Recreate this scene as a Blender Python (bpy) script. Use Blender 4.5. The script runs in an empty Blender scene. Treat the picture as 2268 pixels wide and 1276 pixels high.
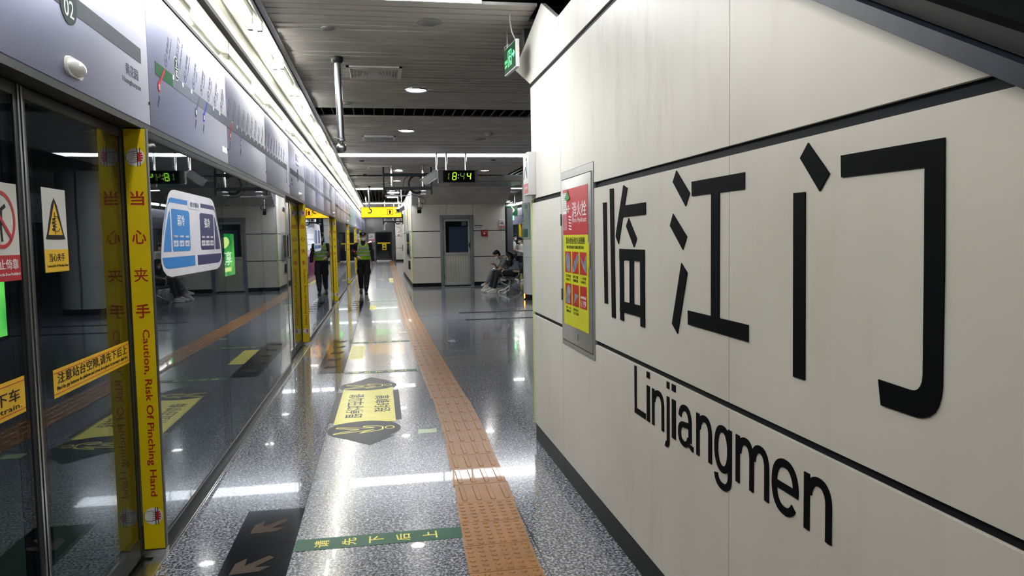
import bpy, bmesh, math, random
from mathutils import Vector, Matrix
random.seed(7)
PI = math.pi
sc = bpy.context.scene
COL = sc.collection

# ------------------------------------------------------------------ camera
IW, IH, FPX = 2268.0, 1276.0, 1650.0
YAW, PITCH, ROLL, CAMZ = 0.17196, 0.06771, -0.0176, 1.5
_f = Vector((math.sin(YAW) * math.cos(PITCH), math.cos(YAW) * math.cos(PITCH), -math.sin(PITCH)))
_r = Vector((math.cos(YAW), -math.sin(YAW), 0))
_u = _r.cross(_f)
_r2 = math.cos(ROLL) * _r + math.sin(ROLL) * _u
_u2 = -math.sin(ROLL) * _r + math.cos(ROLL) * _u
cam_d = bpy.data.cameras.new('camera')
cam_d.sensor_width = 36.0
cam_d.lens = FPX / IW * 36.0
cam_d.clip_start = 0.05
cam = bpy.data.objects.new('camera', cam_d)
COL.objects.link(cam)
cam.matrix_world = Matrix(((_r2.x, _u2.x, -_f.x, 0), (_r2.y, _u2.y, -_f.y, 0), (_r2.z, _u2.z, -_f.z, CAMZ), (0, 0, 0, 1)))
sc.camera = cam

# ------------------------------------------------------------------ world, exposure
w = bpy.data.worlds.new('world')
sc.world = w
w.use_nodes = True
w.node_tree.nodes['Background'].inputs[0].default_value = (0.5, 0.55, 0.65, 1)
w.node_tree.nodes['Background'].inputs[1].default_value = 0.01
vs = sc.view_settings
vs.view_transform = 'Standard'
vs.look = 'None'
vs.gamma = 1.0
vs.use_curve_mapping = False
vs.exposure = 1.6
sc.cycles.use_denoising = True
sc.cycles.max_bounces = 10
sc.cycles.diffuse_bounces = 4
sc.cycles.glossy_bounces = 6
sc.cycles.transparent_max_bounces = 16
sc.cycles.caustics_reflective = False
sc.cycles.caustics_refractive = False
sc.cycles.sample_clamp_indirect = 6.0

# lamp strengths (the lamps' own emission)
E_STRIP, E_TUBE, E_DOWN = 7.0, 19.0, 26.0

# ------------------------------------------------------------------ plane look-ups: a point of the photo on a real surface
def _ray(x, y):
    return _r2 * ((x - IW / 2) / FPX) + _u2 * (-(y - IH / 2) / FPX) + _f
CAM = Vector((0, 0, CAMZ))
def on_z(x, y, z=0.0):
    r = _ray(x, y); return CAM + r * ((z - CAMZ) / r.z)
def on_x(x, y, X):
    r = _ray(x, y); return CAM + r * (X / r.x)
def on_y(x, y, Y):
    r = _ray(x, y); return CAM + r * (Y / r.y)

# ------------------------------------------------------------------ materials
MATS = {}
def mat(name, col, rough=0.5, metal=0.0, spec=0.5, vary=0.06, vscale=6.0, bump=0.0, bscale=60.0, emit=0.0, ecol=None, coat=0.0):
    if name in MATS: return MATS[name]
    m = bpy.data.materials.new(name); m.use_nodes = True
    nt = m.node_tree; b = nt.nodes['Principled BSDF']
    b.inputs['Roughness'].default_value = rough
    b.inputs['Metallic'].default_value = metal
    b.inputs['Specular IOR Level'].default_value = spec
    b.inputs['Coat Weight'].default_value = coat
    tc = nt.nodes.new('ShaderNodeTexCoord')
    if vary > 0:
        n = nt.nodes.new('ShaderNodeTexNoise'); n.inputs['Scale'].default_value = vscale; n.inputs['Detail'].default_value = 4
        nt.links.new(tc.outputs['Object'], n.inputs['Vector'])
        r = nt.nodes.new('ShaderNodeValToRGB')
        lo = [c * (1 - vary) for c in col]; hi = [min(1, c * (1 + vary)) for c in col]
        r.color_ramp.elements[0].position = 0.3; r.color_ramp.elements[1].position = 0.7
        r.color_ramp.elements[0].color = (*lo, 1); r.color_ramp.elements[1].color = (*hi, 1)
        nt.links.new(n.outputs['Fac'], r.inputs['Fac']); nt.links.new(r.outputs['Color'], b.inputs['Base Color'])
    else:
        b.inputs['Base Color'].default_value = (*col, 1)
    if bump > 0:
        n2 = nt.nodes.new('ShaderNodeTexNoise'); n2.inputs['Scale'].default_value = bscale
        nt.links.new(tc.outputs['Object'], n2.inputs['Vector'])
        bp = nt.nodes.new('ShaderNodeBump'); bp.inputs['Strength'].default_value = bump; bp.inputs['Distance'].default_value = 0.002
        nt.links.new(n2.outputs['Fac'], bp.inputs['Height']); nt.links.new(bp.outputs['Normal'], b.inputs['Normal'])
    if emit > 0:
        b.inputs['Emission Color'].default_value = (*(ecol or col), 1)
        b.inputs['Emission Strength'].default_value = emit
    MATS[name] = m
    return m
def srgb(r, g, b):
    f = lambda v: (v / 255 / 12.92) if v / 255 <= 0.04045 else ((v / 255 + 0.055) / 1.055) ** 2.4
    return (f(r), f(g), f(b))
def glass_mat(name, tint, ior=1.5, rough=0.0):
    if name in MATS: return MATS[name]
    m = bpy.data.materials.new(name); m.use_nodes = True
    nt = m.node_tree; nt.nodes.remove(nt.nodes['Principled BSDF'])
    out = nt.nodes['Material Output']
    tr = nt.nodes.new('ShaderNodeBsdfTransparent'); tr.inputs[0].default_value = (*tint, 1)
    gl = nt.nodes.new('ShaderNodeBsdfGlossy'); gl.inputs['Roughness'].default_value = rough
    gl.inputs['Color'].default_value = (0.95, 0.97, 1.0, 1)
    fr = nt.nodes.new('ShaderNodeFresnel'); ge = nt.nodes.new('ShaderNodeNewGeometry'); mi = nt.nodes.new('ShaderNodeMix'); mi.data_type = 'FLOAT'
    mi.inputs['A'].default_value = ior; mi.inputs['B'].default_value = 1.0 / ior
    nt.links.new(ge.outputs['Backfacing'], mi.inputs['Factor']); nt.links.new(mi.outputs['Result'], fr.inputs['IOR'])
    mx = nt.nodes.new('ShaderNodeMixShader')
    nt.links.new(fr.outputs[0], mx.inputs[0]); nt.links.new(tr.outputs[0], mx.inputs[1]); nt.links.new(gl.outputs[0], mx.inputs[2])
    nt.links.new(mx.outputs[0], out.inputs['Surface'])
    # gentle waviness of the sheet
    tc = nt.nodes.new('ShaderNodeTexCoord'); n = nt.nodes.new('ShaderNodeTexNoise'); n.inputs['Scale'].default_value = 1.6
    bp = nt.nodes.new('ShaderNodeBump'); bp.inputs['Strength'].default_value = 0.05; bp.inputs['Distance'].default_value = 0.01
    nt.links.new(tc.outputs['Object'], n.inputs['Vector']); nt.links.new(n.outputs['Fac'], bp.inputs['Height']); nt.links.new(bp.outputs['Normal'], gl.inputs['Normal'])
    MATS[name] = m
    return m
def emit_mat(name, col, strength):
    if name in MATS: return MATS[name]
    m = bpy.data.materials.new(name); m.use_nodes = True
    nt = m.node_tree; nt.nodes.remove(nt.nodes['Principled BSDF'])
    e = nt.nodes.new('ShaderNodeEmission'); e.inputs[0].default_value = (*col, 1); e.inputs[1].default_value = strength
    nt.links.new(e.outputs[0], nt.nodes['Material Output'].inputs['Surface'])
    MATS[name] = m
    return m

def granite_mat():
    m = bpy.data.materials.new('polished_granite'); m.use_nodes = True
    nt = m.node_tree; N = nt.nodes.new; Lk = nt.links.new; b = nt.nodes['Principled BSDF']
    tc = N('ShaderNodeTexCoord')
    v1 = N('ShaderNodeTexNoise'); v1.inputs['Scale'].default_value = 80; v1.inputs['Detail'].default_value = 3.5; v1.inputs['Roughness'].default_value = 0.55; v1.inputs['Distortion'].default_value = 0.6
    Lk(tc.outputs['Object'], v1.inputs['Vector'])
    r1 = N('ShaderNodeValToRGB'); cr = r1.color_ramp
    cr.elements[0].position = 0.38; cr.elements[0].color = (0.03, 0.033, 0.042, 1)
    cr.elements[1].position = 0.66; cr.elements[1].color = (0.44, 0.45, 0.49, 1)
    e = cr.elements.new(0.47); e.color = (0.08, 0.087, 0.11, 1)
    e = cr.elements.new(0.53); e.color = (0.25, 0.26, 0.295, 1)
    Lk(v1.outputs['Fac'], r1.inputs['Fac'])
    v2 = N('ShaderNodeTexVoronoi'); v2.inputs['Scale'].default_value = 130
    Lk(tc.outputs['Object'], v2.inputs['Vector'])
    mx = N('ShaderNodeMix'); mx.data_type = 'RGBA'; mx.blend_type = 'OVERLAY'; mx.inputs['Factor'].default_value = 0.35
    Lk(r1.outputs['Color'], mx.inputs['A'])
    bw = N('ShaderNodeRGBToBW'); Lk(v2.outputs['Color'], bw.inputs[0]); Lk(bw.outputs[0], mx.inputs['B'])
    # slab joints: thin dark lines of a 0.9 x 1.17 m grid, one joint running at x = -0.47
    sp = N('ShaderNodeSeparateXYZ'); Lk(tc.outputs['Object'], sp.inputs[0])
    def joint(axis, off, pitch, wdt):
        a = N('ShaderNodeMath'); a.operation = 'ADD'; a.inputs[1].default_value = off; Lk(sp.outputs[axis], a.inputs[0])
        p = N('ShaderNodeMath'); p.operation = 'PINGPONG'; p.inputs[1].default_value = pitch / 2; Lk(a.outputs[0], p.inputs[0])
        c = N('ShaderNodeMath'); c.operation = 'LESS_THAN'; c.inputs[1].default_value = wdt; Lk(p.outputs[0], c.inputs[0])
        return c
    j1 = joint('X', 0.47 + 1.17 * 20, 1.17, 0.0028); j2 = joint('Y', -4.75 + 1.17 * 20, 1.17, 0.0016)
    mxm = N('ShaderNodeMath'); mxm.operation = 'MAXIMUM'; Lk(j1.outputs[0], mxm.inputs[0]); Lk(j2.outputs[0], mxm.inputs[1])
    mj = N('ShaderNodeMix'); mj.data_type = 'RGBA'; Lk(mxm.outputs[0], mj.inputs['Factor']); Lk(mx.outputs['Result'], mj.inputs['A'])
    mj.inputs['B'].default_value = (0.02, 0.02, 0.022, 1)
    Lk(mj.outputs['Result'], b.inputs['Base Color'])
    n3 = N('ShaderNodeTexNoise'); n3.inputs['Scale'].default_value = 1.3; n3.inputs['Detail'].default_value = 3
    Lk(tc.outputs['Object'], n3.inputs['Vector'])
    mr = N('ShaderNodeMapRange'); mr.inputs['To Min'].default_value = 0.10; mr.inputs['To Max'].default_value = 0.17
    Lk(n3.outputs['Fac'], mr.inputs['Value'])
    # the walked-on lane between the joint and the tactile strip is worn duller
    g0 = N('ShaderNodeMath'); g0.operation = 'GREATER_THAN'; g0.inputs[1].default_value = -0.47; Lk(sp.outputs['X'], g0.inputs[0])
    g1 = N('ShaderNodeMath'); g1.operation = 'LESS_THAN'; g1.inputs[1].default_value = 0.5; Lk(sp.outputs['X'], g1.inputs[0])
    gm = N('ShaderNodeMath'); gm.operation = 'MULTIPLY'; Lk(g0.outputs[0], gm.inputs[0]); Lk(g1.outputs[0], gm.inputs[1])
    ga = N('ShaderNodeMath'); ga.operation = 'MULTIPLY_ADD'; ga.inputs[1].default_value = 0.06; Lk(gm.outputs[0], ga.inputs[0]); Lk(mr.outputs['Result'], ga.inputs[2])
    Lk(ga.outputs[0], b.inputs['Roughness'])
    bp = N('ShaderNodeBump'); bp.inputs['Strength'].default_value = 0.04; bp.inputs['Distance'].default_value = 0.006
    n4 = N('ShaderNodeTexNoise'); n4.inputs['Scale'].default_value = 5.0; Lk(tc.outputs['Object'], n4.inputs['Vector'])
    Lk(n4.outputs['Fac'], bp.inputs['Height']); Lk(bp.outputs['Normal'], b.inputs['Normal'])
    b.inputs['IOR'].default_value = 1.5
    cw = N('ShaderNodeMath'); cw.operation = 'MULTIPLY_ADD'; cw.inputs[1].default_value = -0.17; cw.inputs[2].default_value = 0.32; Lk(gm.outputs[0], cw.inputs[0]); Lk(cw.outputs[0], b.inputs['Coat Weight']); b.inputs['Coat Roughness'].default_value = 0.02
    return m

def cream_panel_mat():
    # enamelled panel with faint smudges and scuffs of its own
    m = bpy.data.materials.new('cream_enamel_panel'); m.use_nodes = True
    nt = m.node_tree; N = nt.nodes.new; Lk = nt.links.new; b = nt.nodes['Principled BSDF']
    tc = N('ShaderNodeTexCoord')
    n = N('ShaderNodeTexNoise'); n.inputs['Scale'].default_value = 1.7; n.inputs['Detail'].default_value = 6; Lk(tc.outputs['Object'], n.inputs['Vector'])
    r = N('ShaderNodeValToRGB'); r.color_ramp.elements[0].position = 0.25; r.color_ramp.elements[1].position = 0.7
    r.color_ramp.elements[0].color = (0.60, 0.57, 0.515, 1); r.color_ramp.elements[1].color = (0.69, 0.66, 0.605, 1)
    Lk(n.outputs['Fac'], r.inputs['Fac'])
    mp = N('ShaderNodeMapping'); mp.inputs['Scale'].default_value = (1, 4, 0.9); Lk(tc.outputs['Object'], mp.inputs['Vector'])
    n2 = N('ShaderNodeTexNoise'); n2.inputs['Scale'].default_value = 2.2; n2.inputs['Detail'].default_value = 8; Lk(mp.outputs[0], n2.inputs['Vector'])
    r2 = N('ShaderNodeValToRGB'); r2.color_ramp.elements[0].position = 0.30; r2.color_ramp.elements[1].position = 0.43
    r2.color_ramp.elements[0].color = (0.96, 0.955, 0.945, 1); r2.color_ramp.elements[1].color = (1, 1, 1, 1)
    Lk(n2.outputs['Fac'], r2.inputs['Fac'])
    mx = N('ShaderNodeMix'); mx.data_type = 'RGBA'; mx.blend_type = 'MULTIPLY'; mx.inputs['Factor'].default_value = 1
    Lk(r.outputs['Color'], mx.inputs['A']); Lk(r2.outputs['Color'], mx.inputs['B'])
    # grey drip stains on the upper panels near the hydrant cabinet
    mp2 = N('ShaderNodeMapping'); mp2.inputs['Scale'].default_value = (1, 5.0, 1.3); mp2.inputs['Location'].default_value = (3.1, 1.7, 0.4); Lk(tc.outputs['Object'], mp2.inputs['Vector'])
    n3 = N('ShaderNodeTexNoise'); n3.inputs['Scale'].default_value = 1.6; n3.inputs['Detail'].default_value = 7; n3.inputs['Roughness'].default_value = 0.65; Lk(mp2.outputs[0], n3.inputs['Vector'])
    sm = N('ShaderNodeMapRange'); sm.inputs['From Min'].default_value = 0.52; sm.inputs['From Max'].default_value = 0.68; Lk(n3.outputs['Fac'], sm.inputs['Value'])
    sp = N('ShaderNodeSeparateXYZ'); Lk(tc.outputs['Object'], sp.inputs[0])
    za = N('ShaderNodeMapRange'); za.inputs['From Min'].default_value = 1.76; za.inputs['From Max'].default_value = 1.9; Lk(sp.outputs['Z'], za.inputs['Value'])
    ya = N('ShaderNodeMapRange'); ya.inputs['From Min'].default_value = 2.1; ya.inputs['From Max'].default_value = 2.9; Lk(sp.outputs['Y'], ya.inputs['Value'])
    yb = N('ShaderNodeMapRange'); yb.inputs['From Min'].default_value = 4.6; yb.inputs['From Max'].default_value = 3.9; Lk(sp.outputs['Y'], yb.inputs['Value'])
    m1 = N('ShaderNodeMath'); m1.operation = 'MULTIPLY'; Lk(sm.outputs[0], m1.inputs[0]); Lk(za.outputs[0], m1.inputs[1])
    m2 = N('ShaderNodeMath'); m2.operation = 'MULTIPLY'; Lk(ya.outputs[0], m2.inputs[0]); Lk(yb.outputs[0], m2.inputs[1])
    m3 = N('ShaderNodeMath'); m3.operation = 'MULTIPLY'; Lk(m1.outputs[0], m3.inputs[0]); Lk(m2.outputs[0], m3.inputs[1])
    m4 = N('ShaderNodeMath'); m4.operation = 'MULTIPLY'; m4.inputs[1].default_value = 0.22; Lk(m3.outputs[0], m4.inputs[0])
    mst = N('ShaderNodeMix'); mst.data_type = 'RGBA'; mst.inputs['B'].default_value = (0.27, 0.26, 0.25, 1)
    Lk(m4.outputs[0], mst.inputs['Factor']); Lk(mx.outputs['Result'], mst.inputs['A']); Lk(mst.outputs['Result'], b.inputs['Base Color'])
    b.inputs['Roughness'].default_value = 0.42; b.inputs['Specular IOR Level'].default_value = 0.35
    n5 = N('ShaderNodeTexNoise'); n5.inputs['Scale'].default_value = 420; Lk(tc.outputs['Object'], n5.inputs['Vector'])
    bp = N('ShaderNodeBump'); bp.inputs['Strength'].default_value = 0.06; bp.inputs['Distance'].default_value = 0.001
    Lk(n5.outputs['Fac'], bp.inputs['Height']); Lk(bp.outputs['Normal'], b.inputs['Normal'])
    return m

M_FLOOR = granite_mat()
M_CREAM = cream_panel_mat()
M_BLACKSTONE = mat('black_granite_skirting', (0.008, 0.009, 0.010), 0.45, vary=0.3, vscale=40, spec=0.12)
M_JOINT = mat('dark_joint_channel', (0.006, 0.007, 0.011), 0.6, spec=0.15)
M_SLAT = mat('grey_ceiling_slat', (0.57, 0.55, 0.515), 0.6, vary=0.10, vscale=3)
M_VOID = mat('black_ceiling_void', (0.01, 0.01, 0.012), 0.9)
M_GRID = mat('dark_grid_fin', (0.13, 0.12, 0.095), 0.6)
M_FASCIA = mat('silver_white_fascia', (0.215, 0.222, 0.325), 0.42, metal=0.6, vary=0.03, vscale=2, bump=0.03, bscale=300)
M_TROUGH = mat('white_trough_sheet', (0.34, 0.335, 0.29), 0.5, vary=0.08, vscale=4)
M_MIRROR = mat('polished_steel_band', (0.80, 0.80, 0.80), 0.05, metal=1.0, vary=0.05, vscale=3, bump=0.25, bscale=3.0)
M_STEEL = mat('brushed_stainless_steel', (0.58, 0.58, 0.57), 0.25, metal=1.0, vary=0.08, vscale=20)
M_CHROME = mat('polished_chrome', (0.75, 0.75, 0.75), 0.10, metal=1.0, vary=0.03)
M_DKSTEEL = mat('dark_anodised_frame', (0.022, 0.023, 0.026), 0.45, vary=0.1, spec=0.3)
M_GREYSTEEL = mat('grey_painted_steel', (0.25, 0.255, 0.26), 0.4, vary=0.05)
M_BLACK = mat('black_paint', (0.008, 0.008, 0.010), 0.55, vary=0.1, spec=0.2)
M_VINYL = mat('black_vinyl_lettering', (0.003, 0.0034, 0.0045), 0.65, vary=0.1, spec=0.05)
M_YELLOW = mat('warning_yellow', srgb(228, 200, 0), 0.4, vary=0.03)
M_RED = mat('sign_red', srgb(182, 34, 48), 0.4, vary=0.04)
M_WHITE = mat('sign_white', (0.80, 0.80, 0.80), 0.4, vary=0.03)
M_TUNNEL = mat('tunnel_dark', (0.20, 0.21, 0.23), 0.9)
M_GLASS = glass_mat('tinted_safety_glass', (0.70, 0.76, 0.80), 1.52)
M_GLASSD = glass_mat('sliding_door_glass', (0.66, 0.72, 0.76), 1.44)
M_STRIP = emit_mat('white_light_strip', (0.93, 0.96, 1.0), E_STRIP)
M_TUBE = emit_mat('fluorescent_tube_glow', (1.0, 0.99, 0.90), E_TUBE)
M_DOWN = emit_mat('downlight_glow', (1.0, 0.98, 0.94), E_DOWN)

# ------------------------------------------------------------------ mesh helpers
ORG = {}
class MB:
    def __init__(self): self.bm = bmesh.new()
    def box(self, x0, x1, y0, y1, z0, z1, bevel=0.0):
        x0, x1 = min(x0, x1), max(x0, x1); y0, y1 = min(y0, y1), max(y0, y1); z0, z1 = min(z0, z1), max(z0, z1)
        g = bmesh.ops.create_cube(self.bm, size=1.0)
        vs_ = g['verts']
        for v in vs_:
            v.co = Vector(((x0 + x1) / 2 + v.co.x * (x1 - x0), (y0 + y1) / 2 + v.co.y * (y1 - y0), (z0 + z1) / 2 + v.co.z * (z1 - z0)))
        if bevel > 0:
            es = list({e for v in vs_ for e in v.link_edges})
            bmesh.ops.bevel(self.bm, geom=es, offset=bevel, segments=2, affect='EDGES', profile=0.6)
        return self
    def obox(self, c, ax, ay, az, sx, sy, sz, bevel=0.0):
        """box centred at c along the given axes with full sizes"""
        g = bmesh.ops.create_cube(self.bm, size=1.0)
        ax, ay, az = Vector(ax).normalized(), Vector(ay).normalized(), Vector(az).normalized()
        vs_ = g['verts']
        for v in vs_:
            v.co = Vector(c) + ax * v.co.x * sx + ay * v.co.y * sy + az * v.co.z * sz
        if bevel > 0:
            es = list({e for v in vs_ for e in v.link_edges})
            bmesh.ops.bevel(self.bm, geom=es, offset=bevel, segments=2, affect='EDGES', profile=0.6)
        return self
    def bar(self, p, q, wx, wz, up=(0, 0, 1), bevel=0.0):
        p, q = Vector(p), Vector(q); d = (q - p); L = d.length; d.normalize()
        up = Vector(up)
        if abs(d.dot(up)) > 0.98: up = Vector((0, 1, 0))
        s = d.cross(up).normalized(); t = s.cross(d).normalized()
        return self.obox((p + q) / 2, s, d, t, wx, L, wz, bevel)
    def cyl(self, p, q, r0, r1=None, n=20, caps=True):
        p, q = Vector(p), Vector(q); r1 = r0 if r1 is None else r1
        d = (q - p).normalized(); a = d.orthogonal().normalized(); b = d.cross(a)
        A = [self.bm.verts.new(p + (a * math.cos(2 * PI * i / n) + b * math.sin(2 * PI * i / n)) * r0) for i in range(n)]
        B = [self.bm.verts.new(q + (a * math.cos(2 * PI * i / n) + b * math.sin(2 * PI * i / n)) * r1) for i in range(n)]
        for i in range(n):
            self.bm.faces.new((A[i], A[(i + 1) % n], B[(i + 1) % n], B[i]))
        if caps:
            self.bm.faces.new(A[::-1]); self.bm.faces.new(B)
        return self
    def tube(self, pts, r, n=10, closed=False):
        pts = [Vector(p) for p in pts]; m = len(pts); rings = []
        prev = None
        for i in range(m):
            if closed: d = pts[(i + 1) % m] - pts[i - 1]
            else: d = pts[min(i + 1, m - 1)] - pts[max(i - 1, 0)]
            d.normalize()
            if prev is None: a = d.orthogonal().normalized()
            else:
                a = prev - d * prev.dot(d)
                a = a.normalized() if a.length > 1e-6 else d.orthogonal().normalized()
            prev = a; b = d.cross(a)
            rr = r[i] if isinstance(r, (list, tuple)) else r
            rings.append([self.bm.verts.new(pts[i] + (a * math.cos(2 * PI * k / n) + b * math.sin(2 * PI * k / n)) * rr) for k in range(n)])
        for i in range(m if closed else m - 1):
            A, B = rings[i], rings[(i + 1) % m]
            for k in range(n):
                self.bm.faces.new((A[k], A[(k + 1) % n], B[(k + 1) % n], B[k]))
        if not closed:
            self.bm.faces.new(rings[0][::-1]); self.bm.faces.new(rings[-1])
        return self
    def lathe(self, c, prof, n=28, axis='Z'):
        """prof: list of (radius, height) along axis"""
        c = Vector(c)
        ax = {'X': Vector((1, 0, 0)), 'Y': Vector((0, 1, 0)), 'Z': Vector((0, 0, 1))}[axis] if isinstance(axis, str) else Vector(axis).normalized()
        a = ax.orthogonal().normalized(); b = ax.cross(a); rings = []
        for (r, h) in prof:
            if r < 1e-6: rings.append([self.bm.verts.new(c + ax * h)])
            else: rings.append([self.bm.verts.new(c + ax * h + (a * math.cos(2 * PI * k / n) + b * math.sin(2 * PI * k / n)) * r) for k in range(n)])
        for A, B in zip(rings, rings[1:]):
            for k in range(n):
                k2 = (k + 1) % n
                if len(A) == 1 and len(B) == 1: continue
                if len(A) == 1: self.bm.faces.new((A[0], B[k2], B[k]))
                elif len(B) == 1: self.bm.faces.new((A[k], A[k2], B[0]))
                else: self.bm.faces.new((A[k], A[k2], B[k2], B[k]))
        if len(rings[0]) > 1: self.bm.faces.new(rings[0][::-1])
        if len(rings[-1]) > 1: self.bm.faces.new(rings[-1])
        return self
    def ball(self, c, rx, ry=None, rz=None, seg=20, rot=None):
        ry = rx if ry is None else ry; rz = rx if rz is None else rz
        g = bmesh.ops.create_uvsphere(self.bm, u_segments=seg, v_segments=max(8, seg // 2 + 2), radius=1.0)
        for v in g['verts']:
            p = Vector((v.co.x * rx, v.co.y * ry, v.co.z * rz))
            if rot is not None: p = rot @ p
            v.co = Vector(c) + p
        return self
    def prism(self, pts, nvec):
        """closed polygon (3-D points, one plane) thickened along nvec"""
        nvec = Vector(nvec)
        A = [self.bm.verts.new(Vector(p)) for p in pts]; B = [self.bm.verts.new(Vector(p) + nvec) for p in pts]
        n = len(A)
        try:
            self.bm.faces.new(A[::-1]); self.bm.faces.new(B)
            for i in range(n): self.bm.faces.new((A[i], A[(i + 1) % n], B[(i + 1) % n], B[i]))
        except ValueError: pass
        return self
    def build(self, name, material, parent=None, smooth=True, angle=35, origin=None):
        bm = self.bm
        bmesh.ops.recalc_face_normals(bm, faces=bm.faces[:])
        me = bpy.data.meshes.new(name); bm.to_mesh(me); bm.free()
        return link_mesh(name, me, material, parent, smooth, angle, origin)
def link_mesh(name, me, material, parent=None, smooth=True, angle=35, origin=None):
    o = bpy.data.objects.new(name, me); COL.objects.link(o)
    if parent is not None: org = ORG[parent.name]
    elif origin is not None: org = Vector(origin)
    else: org = Vector((0, 0, 0))
    if org.length > 0: me.transform(Matrix.Translation(-org))
    if parent is not None: o.parent = parent
    else: o.location = org
    ORG[o.name] = org
    if material is not None: me.materials.append(material)
    if smooth and len(me.polygons):
        me.shade_smooth(); me.set_sharp_from_angle(angle=math.radians(angle))
    return o
def thing(name, label, cat, loc=(0, 0, 0), group=None):
    o = bpy.data.objects.new(name, None); COL.objects.link(o); o.location = loc; o.empty_display_size = 0.1
    ORG[o.name] = Vector(loc)
    o['label'] = label; o['category'] = cat
    if group: o['group'] = group
    return o
def tag(o, label, cat, group=None):
    o['label'] = label; o['category'] = cat
    if group: o['group'] = group
    return o
def structure(o):
    o['kind'] = 'structure'; return o
def copy_tree(src, loc, label=None, group=None):
    def rec(o, parent):
        c = o.copy(); COL.objects.link(c)
        if parent is not None: c.parent = parent
        ORG[c.name] = Vector(loc)
        for ch in [x for x in KIDS.get(o.name, [])]: rec(ch, c)
        return c
    global KIDS
    KIDS = {}
    for x in COL.objects:
        if x.parent is not None: KIDS.setdefault(x.parent.name, []).append(x)
    r = rec(src, None); r.location = loc
    if label: r['label'] = label
    if group: r['group'] = group
    return r
ORD = ['first', 'second', 'third', 'fourth', 'fifth', 'sixth', 'seventh', 'eighth', 'ninth', 'tenth', 'eleventh', 'twelfth', 'thirteenth', 'fourteenth', 'fifteenth', 'sixteenth', 'seventeenth', 'eighteenth', 'nineteenth', 'twentieth', 'twenty-first', 'twenty-second', 'twenty-third', 'twenty-fourth', 'twenty-fifth', 'twenty-sixth', 'twenty-seventh', 'twenty-eighth', 'twenty-ninth', 'thirtieth', 'thirty-first', 'thirty-second', 'thirty-third', 'thirty-fourth', 'thirty-fifth', 'thirty-sixth', 'thirty-seventh', 'thirty-eighth', 'thirty-ninth', 'fortieth']

# a drawing frame on a surface: u to the right, v up, n towards the viewer
class Frame:
    def __init__(self, o, u, v):
        self.o = Vector(o); self.u = Vector(u).normalized(); self.v = Vector(v).normalized(); self.n = self.u.cross(self.v)
    def p(self, a, b, d=0.0): return self.o + self.u * a + self.v * b + self.n * d
    def m(self, a=0, b=0, d=0):
        q = self.p(a, b, d)
        return Matrix(((self.u.x, self.v.x, self.n.x, q.x), (self.u.y, self.v.y, self.n.y, q.y), (self.u.z, self.v.z, self.n.z, q.z), (0, 0, 0, 1)))
    def poly(self, mb, pts, d=0.0, t=0.001):
        t += random.uniform(0, 0.00012); mb.prism([self.p(a, b, d) for a, b in pts], self.n * t); return mb
    def rect(self, mb, a0, a1, b0, b1, d=0.0, t=0.001): return self.poly(mb, [(a0, b0), (a1, b0), (a1, b1), (a0, b1)], d, t)
    def disc(self, mb, a, b, r, d=0.0, t=0.001, ry=None, n=28):
        ry = r if ry is None else ry
        return self.poly(mb, [(a + r * math.cos(2 * PI * k / n), b + ry * math.sin(2 * PI * k / n)) for k in range(n)], d, t)
    def ring(self, mb, a, b, r0, r1, d=0.0, t=0.001, sy=1.0, n=32):
        for k in range(n):
            t0, t1 = 2 * PI * k / n, 2 * PI * (k + 1) / n
            self.poly(mb, [(a + r0 * math.cos(t0), b + sy * r0 * math.sin(t0)), (a + r1 * math.cos(t0), b + sy * r1 * math.sin(t0)), (a + r1 * math.cos(t1), b + sy * r1 * math.sin(t1)), (a + r0 * math.cos(t1), b + sy * r0 * math.sin(t1))], d, t)
        return mb
    def line(self, mb, p, q, wdt, d=0.0, t=0.001):
        (a, b), (c, e) = p, q; L = math.hypot(c - a, e - b) or 1e-9; nx, ny = -(e - b) / L * wdt / 2, (c - a) / L * wdt / 2
        return self.poly(mb, [(a - nx, b - ny), (c - nx, e - ny), (c + nx, e + ny), (a + nx, b + ny)], d, t)
    def rrect(self, mb, a0, a1, b0, b1, r, d=0.0, t=0.001, n=6):
        pts = []
        for (cx, cy, s) in ((a1 - r, b1 - r, 0), (a0 + r, b1 - r, 1), (a0 + r, b0 + r, 2), (a1 - r, b0 + r, 3)):
            for k in range(n + 1):
                an = PI / 2 * (s + k / n); pts.append((cx + r * math.cos(an), cy + r * math.sin(an)))
        return self.poly(mb, pts, d, t)

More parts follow.
